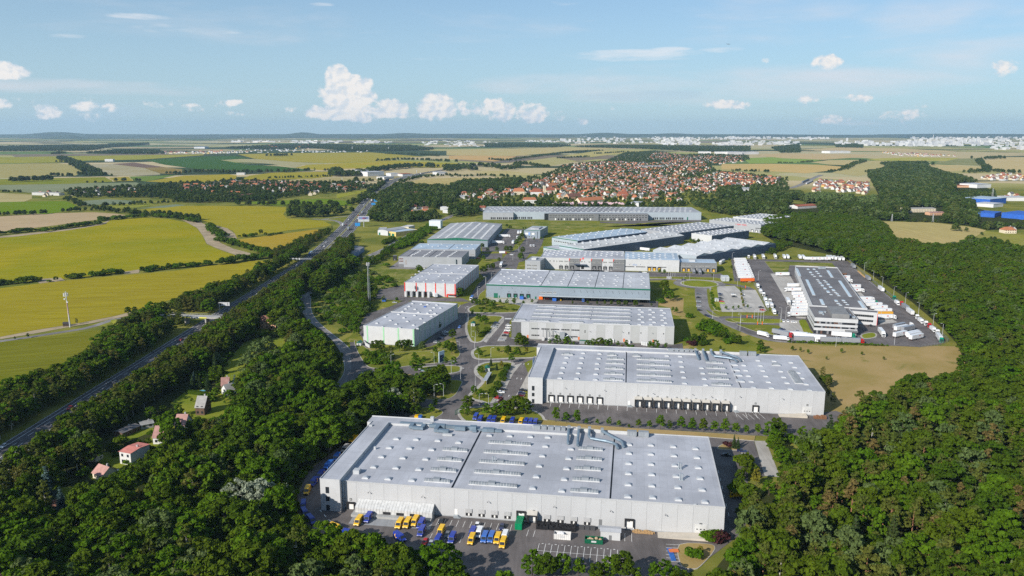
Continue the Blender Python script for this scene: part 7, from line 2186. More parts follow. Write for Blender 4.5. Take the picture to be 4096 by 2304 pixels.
def trailer_parts(t,x0,L,col,mark=True):
 MB().box(x0-L,x0,-1.27,1.27,1.15,4.).build('trailer_box',PAINT[col],t)
 MB().box(x0-L+.4,x0-1.,-.6,.6,.75,1.14).box(x0-L+.02,x0-L+.1,-1.25,1.25,.5,.8).build('trailer_frame',CHASSIS,t)
 MB().box(x0-6.6,x0-3.2,-1.2,-1.14,.45,1.1).box(x0-6.6,x0-3.2,1.14,1.2,.45,1.1).build('side_guard',RIM,t)
 wheels(t,(x0-L+1.6,x0-L+2.9,x0-L+4.2),1.05,.5,.36)
 MB().box(x0-2.8,x0-2.55,-.9,-.7,0.,1.14).box(x0-2.8,x0-2.55,.7,.9,0.,1.14).build('landing_leg',CHASSIS,t)
 m=MB()
 for i in range(9):
  x=x0-L*(i+.5)/9
  m.box(x-.03,x+.03,-1.285,-1.271,1.25,3.9).box(x-.03,x+.03,1.271,1.285,1.25,3.9)
 for y in(-.75,-.3,.3,.75):
  m.box(x0-L-.03,x0-L-.002,y-.03,y+.03,1.2,3.9)
 m.build('curtain_straps',RIM,t)
 if mark:
  for s_ in(-1,1):
   MB().box(x0-5.,x0-3.8,s_*1.29-.008,s_*1.29+.008,2.5,3.3).build('emblem',PAINT['red'],t)
 lamps(t,x0-L-.01,1.,.95,False)
def trailer(col='white',mark=False,L=13.6):
 k=('trailer',col,mark,L)
 if k in PROTO:
  return PROTO[k]
 t=thing('semi_trailer','trailer','trailer')
 trailer_parts(t,L/2,L,col,mark)
 t.location=(0,0,-50)
 PROTO[k]=t
 return t
def tractor_parts(t,xf,col):
 loft(MB(),[(xf,.4),(xf,1.6),(xf-.2,2.9),(xf-.7,3.55),(xf-1.3,3.75),(xf-2.1,3.75),(xf-2.1,1.),(xf-1.9,.4)],1.22,0,2.6,.88).build('cab',PAINT[col],t)
 m=MB()
 m.face([(xf+.02,-1.05,1.7),(xf+.02,1.05,1.7),(xf-.18,1.,2.75),(xf-.18,-1.,2.75)])
 m.build('windscreen',GLASS,t)
 for s_ in(-1,1):
  m=MB()
  P=[(xf-.3,s_*1.23,1.75),(xf-.45,s_*1.23,2.55),(xf-1.3,s_*1.23,2.55),(xf-1.3,s_*1.23,1.75)]
  m.face(P if s_<0 else P[::-1])
  m.build('side_window',GLASS,t)
 MB().box(xf-.01,xf+.06,-.9,.9,.75,1.45).build('grille',CHASSIS,t)
 MB().box(xf-5.9,xf-.4,-.45,.45,.6,1.05).build('chassis',CHASSIS,t)
 lamps(t,xf+.02,.95,.6)
 wheels(t,(xf-1.35,xf-5.),1.05,.5,.36)
def tractor(col):
 k=('tractor',col)
 if k in PROTO:
  return PROTO[k]
 t=thing('tractor_unit','tractor','truck')
 tractor_parts(t,3.,col)
 t.location=(0,0,-50)
 PROTO[k]=t
 return t
def artic(cab='white',box='white',mark=False):
 k=('artic',cab,box,mark)
 if k in PROTO:
  return PROTO[k]
 t=thing('articulated_truck','truck','truck')
 tractor_parts(t,8.2,cab)
 trailer_parts(t,5.6,13.6,box,mark)
 t.location=(0,0,-50)
 PROTO[k]=t
 return t
def car(col,shape='h'):
 k=('car',col,shape)
 if k in PROTO:
  return PROTO[k]
 t=thing('parked_car','car','car')
 L=2.15 if shape=='h' else 2.35
 body=[(L,.28),(L,.62),(L-.25,.78),(.85,.95),(-L+.15,1.),(-L,.75),(-L,.28)]
 loft(MB(),body,.88,0,.7,.93).build('body',PAINT[col],t)
 rear=-L+.25 if shape!='s' else-1.55
 g=MB()
 loft(g,[(.95,.94),(.25,1.38),(rear+.55,1.4),(rear,.99)],.8,0,.95,.72)
 g.build('window',GLASS,t)
 loft(MB(),[(.28,1.37),(.2,1.44),(rear+.62,1.46),(rear+.5,1.38)],.66,0,2,1).build('roof',PAINT[col],t)
 lamps(t,L-.02,.66,.6,True,.14)
 lamps(t,-L+.01,.68,.75,False,.13)
 wheels(t,(1.3,-1.3),.78,.31,.2)
 t.location=(0,0,-50)
 PROTO[k]=t
 return t
USED=set()
def place(proto,x,y,rz,label,group,z=.07):
 if proto.name not in USED:
  USED.add(proto.name)
  proto.location=(x,y,z)
  proto.rotation_euler=(0,0,rz)
  return tag(proto,label,None,group)
 return copy_tree(proto,(x,y,z),rz,label,group)
def aim(a,b):
 return math.atan2(b[1]-a[1],b[0]-a[0])
def nose(v,x,y,rz,half):
 p=v(x,y)
 return p[0]-math.cos(rz)*half,p[1]-math.sin(rz)*half
vZ=view(1300,2040,5.7244)
DOWN=b1.rz-PI/2
# --- delivery vans
YARD='delivery vans of the nearest warehouse'
for i,(x,y,c,lab)in enumerate(((705,400,'yellow','yellow delivery van leftmost on the sloping dock ramp'),(925,325,'blue','blue delivery van beside the leftmost yellow van at the dock ramp'),(1650,465,'yellow','yellow delivery van, first of three standing together at the ramp'),
(1830,455,'yellow','yellow delivery van, middle of three standing together at the ramp'),(2010,410,'yellow','yellow delivery van, last of three, backed to the dock platform'),(2150,470,'blue','blue delivery van at the right end of the dock ramp'),
(2160,645,'blue','blue delivery van parked in front of the ramp end van'))):
 place(van(c),*nose(vZ,x,y,DOWN-.02,3.),DOWN-.02,lab,YARD)
a,b=vZ(1620,640),vZ(1800,760)
place(van('blue'),(a[0]+b[0])/2,(a[1]+b[1])/2+.4,aim(a,b),'blue delivery van standing askew in the middle of the yard',YARD)
a,b=vZ(170,440),vZ(330,500)
place(van('yellow'),(a[0]+b[0])/2,(a[1]+b[1])/2,aim(a,b),'yellow delivery van half hidden by the yard edge trees',YARD)
a,b=vZ(500,590),vZ(650,620)
place(van('blue'),(a[0]+b[0])/2,(a[1]+b[1])/2,aim(a,b),'blue delivery van in tree shade at the yard edge',YARD)
for(x,y,c,lab)in((1142,1135,'yellow','yellow delivery van alone beside a grey car in the yard'),(1236,1195,'blue','blue delivery van behind the small tree in the yard'),(1115,1215,'blue','blue delivery van between silver car and yard trees'),
(1405,1150,'blue','blue delivery van with a yellow van in front of it'),(1397,1205,'yellow','yellow delivery van in front of the leftmost blue one in the row'),(1460,1150,'white','white delivery van in the row of mixed vans'),(1505,1190,'sky',
'light blue delivery van right of the white van'),(1560,1190,'sky','light blue delivery van left of the yellow end van'),(1612,1200,'yellow','yellow delivery van left of the row end'),(1672,1180,'white','white delivery van at the right end of the row'),
(1658,1235,'yellow','yellow delivery van nose to the trees at the row end')):
 place(van(c),*nose(vA,x,y,DOWN-.03,3.),DOWN-.03,lab,YARD)
for(x,y,c,lab)in((1660,1110,'blue','second'),(1780,1112,'blue','third'),(1838,1116,'blue','fourth'),(1958,1124,'yellow',None),(2074,1132,'blue','fifth'),(2186,1140,'yellow',''),(2252,1142,'blue','sixth'),(2312,1146,'blue','seventh'),(2373,1150,
'blue','eighth'),(1602,1076,'blue','first')):
 lab=('%s blue delivery van from the left behind the ducted roof'%lab)if c=='blue' else('yellow delivery van between blue ones behind the ducted roof' if lab is None else 'right hand yellow delivery van behind the ducted roof')
 place(van(c),*nose(vJ,x,y,DOWN-.05,3.),DOWN-.05,lab,'delivery vans behind the nearest warehouse')
 # --- vehicles on the side road left of the nearest warehouse
SR=[(vT(x,y))for x,y in((910,215),(815,300),(715,400),(620,520),(530,605),(450,690),(375,785),(330,960),(345,1050),(420,1130))]
SC=['t','silver','sky','s','blue','blue','yellow','blue','blue','blue']
SLAB=['yellow box truck with pale roof on the side road','silver grey van behind the yellow box truck on the side road','light blue van in deep shade on the side road','blue box truck with stained pale roof on the side road','blue van with yellow roundel behind the blue box truck',
'blue van with yellow roundel in front of the yellow one','yellow van on the side road near the warehouse corner','first blue van on the shaded bend by the warehouse corner','middle blue van on the shaded bend by the warehouse corner','last blue van on the shaded bend beside the grey bush']
for i,p in enumerate(SR):
 q=SR[min(i+1,len(SR)-1)]
 r_=SR[max(i-1,0)]
 rz=aim(r_,q)
 pr=box_truck('yellow','yellow',7.)if SC[i]=='t' else(box_truck('sky','sky',7.2)if SC[i]=='s' else van(SC[i]))
 place(pr,p[0],p[1],rz,SLAB[i],'vehicles along the side road')
a,b=vS(410,720),vS(310,720)
place(box_truck('yellow','yellow',8.),(a[0]+b[0])/2,(a[1]+b[1])/2,aim(a,b),'yellow box truck in the shade east of the nearest warehouse','trucks')
# --- cars: view, x, y of the foot centre, heading, colour, shape, label
EX=b1.rz
CARS=[(vA,1165,1010,DOWN,'black','h','black car in the first marked bay beside the dock ramp'),(vA,1458,1045,DOWN,'white','h','white car in the marked bays along the white front'),(vA,1662,1055,DOWN,'navy','h','dark blue car in the marked bays along the white front'),
(vA,1030,1180,DOWN,'red','h','red car half hidden by trees in the van yard'),(vA,1078,1195,DOWN,'silver','h','silver car next to the red one in the van yard'),(vA,1215,1120,DOWN,'grey','h','grey car right of the lone yellow van'),(vJ,1965,680,
EX+.1,'black','h','black car parked by the fence hedge'),(vJ,1940,715,EX+.1,'white','s','white car parked between the black and the red one'),(vJ,1915,788,EX+.1,'red','h','red car parked by the fence hedge'),(vJ,1925,890,EX,'white','h','white car under the purple leaved tree'),
(vJ,2230,690,EX+.1,'black','s','black car at the top of the row beside the warehouse hedge'),(vJ,2212,728,EX+.1,'navy','h','dark blue car in the row beside the warehouse hedge'),(vJ,2205,758,EX+.1,'wine','h','dark red car in the row beside the warehouse hedge'),
(vJ,2192,797,EX+.1,'black','h','black car at the bottom of the row beside the warehouse hedge'),(vJ,2285,868,EX,'white','s','white car at the corner of the second warehouse'),(vD,1695,855,EX,'navy','h','topmost dark car on the pale bay of the street island'),
(vD,1678,880,EX,'grey','h','dark car on the pale bay above the silver one'),(vD,1668,900,EX,'silver','s','silver car on the pale bay of the street island'),(vD,1838,880,EX,'white','h','first white car of the row along the dark grey corner'),
(vD,1832,908,EX,'white','h','second white car of the row along the dark grey corner'),(vD,1824,938,EX,'white','s','third white car of the row along the dark grey corner'),(vD,1815,968,EX,'red','h','red car in the row along the dark grey corner'),
(vD,1797,1000,EX,'black','s','black car in the row along the dark grey corner'),(vD,1757,1050,EX,'silver','s','silver car at the lower end of the grey corner row'),(vD,1105,960,EX,'white','h','white car in the shade of the green striped warehouse'),
(vD,1270,900,DOWN,'sky','h','light blue car driving on the shaded street'),(vD,1080,990,EX,'grey','h','grey car in the shade of the green striped warehouse'),(vD,1045,1030,EX,'navy','h','dark blue car in the shade of the green striped warehouse'),
(vD,1003,1078,EX,'silver','h','silver car in the shade of the green striped warehouse'),(vD,520,615,EX,'silver','h','silver car in the yard below the red striped warehouse'),(vK,700,645,EX,'grey','h','first car from the roundabout in the roadside row'),
(vK,705,697,EX,'black','h','second car from the roundabout in the roadside row'),(vK,703,752,EX,'silver','h','third car from the roundabout in the roadside row'),(vK,705,825,EX,'silver','h','fourth car from the roundabout in the roadside row'),
(vK,717,880,EX,'black','h','fifth car from the roundabout in the roadside row'),(vK,708,772,EX,'grey','h','grey car tight behind the third one in the roadside row'),(vK,820,958,-.6,'black','h','upper black car on the road bend below the roundabout'),
(vK,852,970,-.6,'navy','h','lower dark car on the road bend below the roundabout'),(vK,1020,645,EX,'navy','h','topmost dark car in the left column of the pale car park'),(vK,1030,670,EX,'grey','h','second car in the left column of the pale car park'),
(vK,1025,705,EX,'black','h','third car in the left column of the pale car park'),(vK,1040,755,EX,'red','h','red car in the left column of the pale car park'),(vK,1047,778,EX,'lime','h','lime yellow car in the left column of the pale car park'),
(vK,1022,728,EX,'grey','h','grey car above the red one in the pale car park'),(vK,1210,652,EX,'white','s','white car alone in the middle of the pale car park'),(vK,1222,685,EX,'black','s','black car below the white one in the pale car park'),
(vK,1340,652,EX,'white','h','white car right of the sapling row'),(vK,1612,840,EX,'black','s','black car in the lower right of the pale car park'),(vK,1630,878,EX,'red','h','red car in the lower right of the pale car park'),(vK,1915,1158,EX,
'navy','s','dark car on the pad before the head office'),(vK,1932,1040,DOWN,'white','h','left white car at the top of the head office pad'),(vK,1995,1040,DOWN,'white','h','middle white car at the top of the head office pad'),(vK,2085,1055,EX,
'white','s','right white car at the top of the head office pad'),(vK,2145,1188,EX,'silver','s','silver car on the head office pad'),(vK,490,438,EX,'navy','s','dark car driving towards the roundabout'),(vU,950,545,-.4,'black','s','black car between head office and side wing'),
(vS,390,298,EX-.1,'navy','s','dark blue car under the conifer of the east car park'),(vS,245,335,EX,'black','s','black car in the shade east of the nearest warehouse'),(vB,140,1395,EX-.3,'silver','s','silver car half under the lower trees'),
(vY,640,460,EX,'black','s','black car by the blue roofed hall'),(vY,735,468,EX,'white','s','white car by the blue roofed hall'),(vG,1760,775,EX,'white','h','white car at the street corner by the kiosk'),(vG,2090,600,EX,'grey','h','grey car below the cube office'),
(vG,1330,820,EX,'red','h','red car beside the pale blue roofed warehouse'),(vX,2030,640,EX,'white','h','white car before the sectioned hall'),(vX,1900,636,EX,'black','h','black car before the sectioned hall'),]
for(v,x,y,rz,c,sh,lab)in CARS:
 p=v(x,y)
 place(car(c,sh),p[0],p[1],rz,lab,'cars parked in the business park')
p=vD(1412,575)
t=thing('bus','blue roofed bus on the street between the striped warehouse and green eave hall','bus',(p[0],p[1],.06),aim(vD(1435,535),vD(1395,590)))
loft(MB(),[(5,.4),(5.,2.6),(4.8,2.95),(-5,2.95),(-5,.4)],1.22,0,2.5,.95).build('body',PAINT['white'],t)
MB().box(-4.9,4.7,-1.1,1.1,2.97,3.1).build('roof',PAINT['sky'],t)
for s_ in(-1,1):
 MB().box(-4.5,4.4,s_*1.235-.01,s_*1.235+.01,1.5,2.5).build('side_window',GLASS,t)
MB().box(5.005,5.03,-1.,1.,1.3,2.6).build('windscreen',GLASS,t)
wheels(t,(3.2,-2.8),1.05,.5,.3)
def rig(proto,v,xa,ya,xb,yb,lab,grp):
 a,b=v(xa,ya),v(xb,yb)
 rz=aim(a,b)
 place(proto,(a[0]+b[0])/2,(a[1]+b[1])/2,rz,lab,grp)
FENCE_ROW='trailers parked side by side along the west fence of the depot'
for i in range(11):
 y=224+16.6*i
 xl,xr=303+3.6*i,441+8*i
 lab='%s white truck from the top of the stack along the depot fence'%ordinal(i)
 pr=[trailer(),artic(),artic(mark=True)][0 if i<3 else(1 if i%3 else 2)]
 rig(pr,vF,xl,y,xr,y-1,lab,FENCE_ROW)
rig(artic('grey','orange',False),vF,385,420,522,417,'bright orange trailer at the lower end of the depot fence stack',FENCE_ROW)
LANE_D=aim(vF(560,400),vF(760,660))
for i,(x,y)in enumerate(((540,468),(566,520),(592,548),(612,600),(628,650),(650,610),(668,652),(692,712))):
 p=vF(x,y)
 place([box_truck('white','white',9.),tractor('white')][i%3==2],p[0],p[1],LANE_D,'%s white truck down the inner column by the car park fence'%ordinal(i),'white trucks beside the car park fence')
UPD=b20.rz-PI/2
for i,(x,y)in enumerate(((458,196),(524,204),(606,202),(718,200),(803,204),(836,204),(950,206),(984,208),(1217,212),(1247,212),(1281,216),(1318,222),(1352,222))):
 pr=artic()if i in(1,2,3)else(tractor('white')if i==0 else trailer())
 p=vF(x,y)
 place(pr,p[0],p[1]+(6 if i else 2),UPD+.06,'%s end-on white trailer from the left in the far row of the depot'%ordinal(i)if i else 'lone white tractor unit at the far corner of the depot','trailers in the far row of the depot yard')
for i,x in enumerate((1000,1068,1134)):
 rig(trailer('white',True),vF,x,214,x+63,215,'%s side-on white trailer with red mark in the far depot row'%ordinal(i),'trailers in the far row of the depot yard')
WEST='trucks docked on the west side of the depot'
for i,(xa,y,xb,kind)in enumerate(((832,362,695,'t'),(950,468,830,'t'),(952,508,775,'a'),(1000,548,842,'t'),(1015,575,850,'t'),(1037,602,868,'t'),(1040,630,862,'a'),(1040,658,882,'a'),(1010,685,915,'t'),(1000,712,950,'t'),(1005,740,915,'a'))):
 a,b=vF(xa,y),vF(xb,y+1)
 rz=aim(a,b)
 L=8.2 if kind=='a' else 6.8
 place(artic('white','white',i%2==0)if kind=='a' else trailer('white',i%2==0),a[0]+math.cos(rz)*L,a[1]+math.sin(rz)*L,rz,'%s white %s from the top at the west docks of the depot'%(ordinal(i),'truck' if kind=='a' else 'trailer'),WEST)
EAST='trucks docked on the east side of the depot'
for i,(xa,y,xb,kind)in enumerate(((1310,392,1400,'t'),(1340,422,1425,'a'),(1395,478,1500,'t'),(1425,514,1535,'a'),(1500,597,1630,'a'),(1555,628,1660,'g'),(1580,652,1700,'t'),(1615,678,1750,'t'),(1645,708,1790,'t'),(1680,738,1800,'m'),(1720,
766,1832,'a'))):
 a,b=vF(xa,y),vF(xb,y)
 rz=aim(a,b)
 L=6.8 if kind in 'tm' else 8.2
 pr={'t':trailer('white',True),'a':artic(mark=True),'g':artic('green'),'m':trailer('amber',False)}[kind]
 lab={'t':'%s white trailer','a':'%s white truck','g':'%s truck, green cabbed,','m':'%s trailer, amber yellow,'}[kind]%ordinal(i)
 place(pr,b[0]-math.cos(rz)*L,b[1]-math.sin(rz)*L,rz,lab+' from the top at the east docks of the depot',EAST)
rig(artic(),vF,806,585,842,652,'white truck facing down between the west docks and the lane',WEST)
POOL='trailers pooled in the lower depot yard'
rig(trailer('curtain'),vU,1385,622,1660,555,'open grey trailer at the top left of the trailer pool',POOL)
rig(trailer(),vU,1440,655,1690,610,'white trailer behind the open grey one in the pool',POOL)
rig(trailer('curtain'),vU,1570,668,1840,612,'grey sided trailer in the upper part of the pool',POOL)
rig(trailer('white',True),vU,1400,790,1680,730,'white trailer with red mark at the left of the pool',POOL)
rig(trailer('white',True),vU,1640,780,1960,715,'second frontmost white trailer with red mark in the pool',POOL)
rig(trailer(),vU,1660,808,1990,745,'plain white trailer between the front ones in the pool',POOL)
rig(trailer('white',True),vU,1720,848,2025,782,'frontmost white trailer with red mark in the pool',POOL)
rig(tractor('white'),vU,1690,560,1760,560,'white tractor unit at the back of the trailer pool',POOL)
rig(artic(),vU,1110,655,1215,785,'white truck driving down past the side wing',POOL)
EDGE='trucks parked along the east edge of the depot yard'
EDIR=[((1480,95),'bw'),((1560,105),'cr'),((1650,190),'tg'),((1750,290),'tw'),((1880,385),'cw'),((1970,470),'bw'),((2060,520),'cw'),((2130,565),'cr'),((2220,645),'bw'),((2295,700),'cw'),((2355,830),'ag')]
e0,e1=vU(1480,80),vU(2290,690)
er=aim(e0,e1)
for i,((x,y),k)in enumerate(EDIR):
 p=vU(x,y)
 pr={'bw':box_truck('white','white',9.),'cr':tractor('red'),'tg':trailer('curtain'),'tw':trailer(),'cw':tractor('white'),'ag':artic('green')}[k]
 lab={'bw':'white box truck','cr':'red tractor unit','tg':'grey trailer','tw':'white trailer','cw':'white tractor unit','ag':'green cabbed white truck'}[k]
 place(pr,p[0],p[1],er+(PI if k[0]=='t' else 0)if k!='ag' else-1.9,'%s, %s down the east edge of the depot yard'%(lab,ordinal(i)),EDGE)
for(x,y,pr,lab)in((1434,285,trailer('curtain'),'grey trailer at the upper east edge of the depot'),(1572,398,trailer('curtain'),'dark sided trailer below the pallet heap at the depot edge'),(1694,502,trailer(),'lone white trailer in the middle of the depot edge'),
(1812,580,tractor('green'),'green tractor unit on the depot edge')):
 p=vF(x,y)
 place(pr,p[0],p[1],er,lab,EDGE)
QUEUE='trucks queueing in front of the head office'
for(xa,ya,xb,yb,pr,lab)in((545,915,645,938,box_truck('white','white',9.5),'white box truck first in the queue on the access road'),(690,958,830,968,box_truck('white','white',11.),'white box truck with red lettered side second in the queue'),
(730,912,812,930,artic('red','curtain'),'red cabbed truck behind the second one of the queue'),(820,928,1040,945,artic(),'long white truck in the back lane of the queue'),(876,975,1100,985,artic('white','curtain'),'grey sided truck in the front lane of the queue'),
(1000,950,1170,968,trailer(),'white trailer in the middle of the queue'),(1168,985,1305,990,artic('white','curtain'),'grey sided truck with short nose further right in the queue'),(1240,928,1440,945,artic('green'),'green cabbed truck before the head office'),
(1338,992,1500,996,artic('red','curtain'),'red cabbed grey truck at the front of the queue')):
 rig(pr,vF,xa,ya,xb,yb,lab,QUEUE)
for(x,y,lab)in((1893,500,'left'),(2035,515,'right')):
 p=vY(x,y)
 place(artic('curtain','curtain'),p[0],p[1]+8.5,b19r.rz-PI/2,'%s grey truck docked at the dark grey office'%lab,'trucks at the dark office')
rig(artic(),vK,1075,180,1010,215,'white truck at the corner behind the dark grey office','trucks at the dark office')
rig(trailer(),vD,905,500,1045,590,'white trailer backed to the red striped dock bays','trucks in the west yards')
rig(artic(),vD,1765,165,1740,215,'white truck on the street below the kiosk','trucks in the west yards')
for(xa,ya,xb,yb,pr,lab)in((1595,545,1740,545,artic(),'upper white truck docked at the broad grey hall'),(1515,628,1655,628,artic(),'lower white truck docked at the broad grey hall'),(1790,605,1765,650,trailer(),'white trailer parked before the tree line of the hall yard'),
(1850,480,1838,520,trailer(),'left trailer of the pair at the far end of the hall yard'),(1880,480,1870,520,trailer(),'right trailer of the pair at the far end of the hall yard'),(1838,540,1825,580,box_truck('white','white',7.5),'white box truck below the trailer pair of the hall yard'),
(1605,758,1690,758,box_truck('red','white',9.),'red and white box truck beside the tree on the hall street'),(2000,660,2015,672,van('white'),'left white van of the pair near the cube office'),(2035,660,2050,672,van('white'),'right white van of the pair near the cube office')):
 rig(pr,vG,xa,ya,xb,yb,lab,'trucks in the west yards')
rig(box_truck('sky','white',8.),vE,1080,470,1065,530,'blue cabbed truck with white box before the loading veranda','trucks in the west yards')
rig(trailer(),vH,1090,520,1160,528,'white trailer at the foot of the arched hall','trucks in the west yards')
# --- motorway traffic
CW=['white','silver','white','grey','black','white','red','silver','navy']
def mw_dir(y):
 j=min(range(len(MW)-1),key=lambda i:abs(MW[i][1]-y))
 return aim(MW[j],MW[j+1])
MC=[(vR,1320,192),(vR,1275,268),(vR,1260,292),(vR,1187,367),(vR,1108,462),(vR,1012,537),(vR,968,624),(vR,642,912),(vR,572,975),(vR,608,980),(vR,452,1072),(vR,152,1297),(vR,1410,145),(vR,1440,110),(vQ,1188,1020),(vN2,276,583),(vN3,505,245),(vR,
1080,500),(vN3,30,520),(vN2,140,705),(vR,875,822),(vR,742,942),(vR,1292,327),(vR,1368,252),(vR,1170,470),(vR,1545,90),(vR,1500,130),(vR,1160,520),(vR,1190,490)]
for i,(v,x,y)in enumerate(MC):
 p=v(x,y)
 j=min(range(len(MW)),key=lambda i:abs(MW[i][1]-p[1]))
 left=p[0]<MW[j][0]
 d=mw_dir(p[1])+(PI if left else 0)
 o=place(car('red' if(v is vN3 and x==505)else CW[i%len(CW)],'s' if i%2 else 'h'),p[0],p[1],d,'%s %s car on the motorway, %s carriageway'%(ordinal(i),'red' if(v is vN3 and x==505)else CW[i%len(CW)],'field side' if left else 'park side'),'cars on the motorway',
.14)
for(v,x,y,pr,lab)in((vR,385,1120,artic('sky'),'blue and white truck passing below the motorway gantry'),(vR,915,635,box_truck('white','white',8.),'small white truck merging from the field slip road'),(vR,1012,700,artic('amber','curtain'),'truck with amber cab on the park side carriageway'),
(vR,1236,432,artic('white','curtain'),'grey truck on the park side carriageway near the billboard'),(vR,812,918,van('white'),'white van on the park side carriageway'),(vR,1395,225,artic(),'white truck far up the park side carriageway'),(vR,
1466,165,artic('white','curtain'),'farther white truck near the noise wall end'),(vR,1640,40,artic(),'white truck in the far motorway traffic')):
 p=v(x,y)
 j=min(range(len(MW)),key=lambda i:abs(MW[i][1]-p[1]))
 place(pr,p[0],p[1],mw_dir(p[1])+(PI if p[0]<MW[j][0]else 0),lab,'trucks on the motorway',.14)
for i in range(34):
 j=random.Random(i).randrange(60,len(MW)-9)
 q=MW[j]
 if q[1]<2100:
  continue
 d=mw_dir(q[1])
 s_=1 if i%2 else-1
 off=s_*(4+(i%3)*2.8)
 place(box_truck('white','white',7.5)if i%4==0 else car(CW[i%9]),q[0]-math.sin(d)*off,q[1]+math.cos(d)*off,d+(PI if s_>0 else 0),'%s vehicle in the far motorway traffic by the service area'%ordinal(i),'far motorway traffic',.25)
for k in list(PROTO):
 if PROTO[k].name not in USED:
  for c in list(PROTO[k].children):
   bpy.data.objects.remove(c)
  bpy.data.objects.remove(PROTO[k])
  # ================================================================== SMALL THINGS, GARDENS, VILLAGE, CITY
def top_height(v,xb,yb,xt,yt):
 p=v(xb,yb)
 px,py=v.px(xt,yt)
 a=-(py-1152)/FOC
 dy,dz=_c+a*_s,-_s+a*_c
 return CAM_H+dz*p[1]/dy
GALV=M('mast_steel',(.42,.43,.44),.5,metal=.3)
# --- lattice mast
p=vD(224,640)
H_=top_height(vD,224,640,200,150)
t=thing('lattice_mast','tall lattice mast with white antennas standing in the thicket','mast',(p[0],p[1],0),.3)
for a in range(3):
 q=lambda z,a=a:(1.5*(1-.55*z/H_)*math.cos(a*2.094),1.5*(1-.55*z/H_)*math.sin(a*2.094),z)
 MB().tube([q(0),q(H_)],.11,5).build('mast_leg',GALV,t)
m=MB()
k=int(H_/1.7)
for i in range(k):
 z0,z1=H_*i/k,H_*(i+1)/k
 for a in range(3):
  f=lambda z,a:(1.5*(1-.55*z/H_)*math.cos(a*2.094),1.5*(1-.55*z/H_)*math.sin(a*2.094),z)
  m.tube([f(z0,a),f(z1,a+1)],.06,4,cap=False).tube([f(z1,a),f(z1,a+1)],.05,4,cap=False)
tag(m.build('lattice',GALV,t),kind='stuff')
for i in range(6):
 a=i*PI/3
 MB().box(1.2*math.cos(a)-.22,1.2*math.cos(a)+.22,1.2*math.sin(a)-.22,1.2*math.sin(a)+.22,H_-2.4,H_+.3).build('antenna',WHITE2,t)
MB().box(-1.6,1.6,-1.6,1.6,0,.5).build('mast_base',KERB,t)
# --- telecom pole in the field
p=vN1(603,985)
H_=top_height(vN1,603,985,560,680)
t=thing('telecom_pole','white telecom pole with antenna cluster at the edge of the yellow field','mast',(p[0],p[1],0))
MB().tube([(0,0,0),(-.3,0,H_*.5),(-.6,0,H_)],[.55,.42,.3],10).build('pole',WHITE2,t)
MB().tube([(.05,-.35,2),(-.45,-.35,H_*.7)],.12,5).build('cable_duct',REDT,t)
for i in range(7):
 a=i*2*PI/7
 r=1.5
 MB().box(-.6+r*math.cos(a)-.2,-.6+r*math.cos(a)+.2,r*math.sin(a)-.2,r*math.sin(a)+.2,H_-3.6,H_-1.).tube([(-.6,0,H_-2.2),(-.6+r*math.cos(a),r*math.sin(a),H_-2.2)],.06,4).build('antenna',WHITE2,t)
for z,x in((H_-5.5,-1.6),(H_-8,.3)):
 MB().tube([(x,-.4,z),(x,-.9,z)],.6,10).build('dish',WHITE2,t)
p=vN1(572,975)
t=thing('hut','dark roofed equipment hut at the foot of the telecom pole','hut',(p[0],p[1],0),.2)
MB().box(-2,2,-1.5,1.5,0,2.2).build('wall',M('dark_timber',(.06,.045,.035),.9),t)
MB().extrude([(-1.9,2.2),(1.9,2.2),(0,3.4)],'x',-2.3,2.3).build('roof',M('dark_tiles',(.05,.045,.045),.9),t)
# --- overbridge
BZ=6.6
pa,pb=vN1(1290,872,BZ),vN1(1960,897,BZ)
pl=[vN1(820,972),vN1(990,930),vN1(1090,905,3.5),vN1(1200,885,5.6),pa]
yb=(pa[1]+pb[1])/2
brz=aim(pa,pb)
L_=math.hypot(pb[0]-pa[0],pb[1]-pa[1])
t=thing('road_bridge','concrete road bridge crossing the motorway with a yellow banner on its side','bridge',(pa[0],pa[1],0),brz)
LB=L_+22
MB().box(-6,LB,-3.4,3.4,BZ-1.1,BZ).build('deck',M('bridge_concrete',(.36,.34,.31),.9,.1,.3),t)
for s_ in(-1,1):
 m=MB().box(-6,LB,s_*3.3-.05,s_*3.3+.05,BZ+.95,BZ+1.05)
 k=int((LB+6)/2)
 for i in range(k+1):
  m.box(-6+2*i-.04,-6+2*i+.04,s_*3.3-.04,s_*3.3+.04,BZ,BZ+.95)
 m.build('railing',STEEL,t)
for x in(L_*.47,L_*.47+17):
 MB().box(x-.5,x+.5,-2.6,2.6,0,BZ-1.1).build('pier',M('bridge_concrete',(.36,.34,.31)),t)
x0=L_*.38
for i,(w,c)in enumerate(((11,M('banner_yellow',(.55,.52,.08),.7)),(7,WHITE2),(6,MAT['banner_yellow']))):
 MB().box(x0,x0+w,-3.5,-3.42,BZ-1.,BZ-.1).build('banner',c,t)
 x0+=w+.2
m=MB()
for i in range(4):
 a,b=Vector(pl[i]),Vector(pl[i+1])
 za,zb=[.1,1.6,3.6,5.6,BZ][i],[.1,1.6,3.6,5.6,BZ][i+1]
 d=(b-a).normalized()
 n_=Vector((-d.y,d.x))*3.
 n2=Vector((-d.y,d.x))*9.
 m.face([(*(a-n_),za),(*(b-n_),zb),(*(b+n_),zb),(*(a+n_),za)],0)
 m.face([(*(a-n2),0),(*(b-n2),0),(*(b-n_),zb),(*(a-n_),za)],1)
 m.face([(*(a+n_),za),(*(b+n_),zb),(*(b+n2),0),(*(a+n2),0)],1)
tag(m.build('road_embankment',[ASPH_L,GR]),kind='structure')
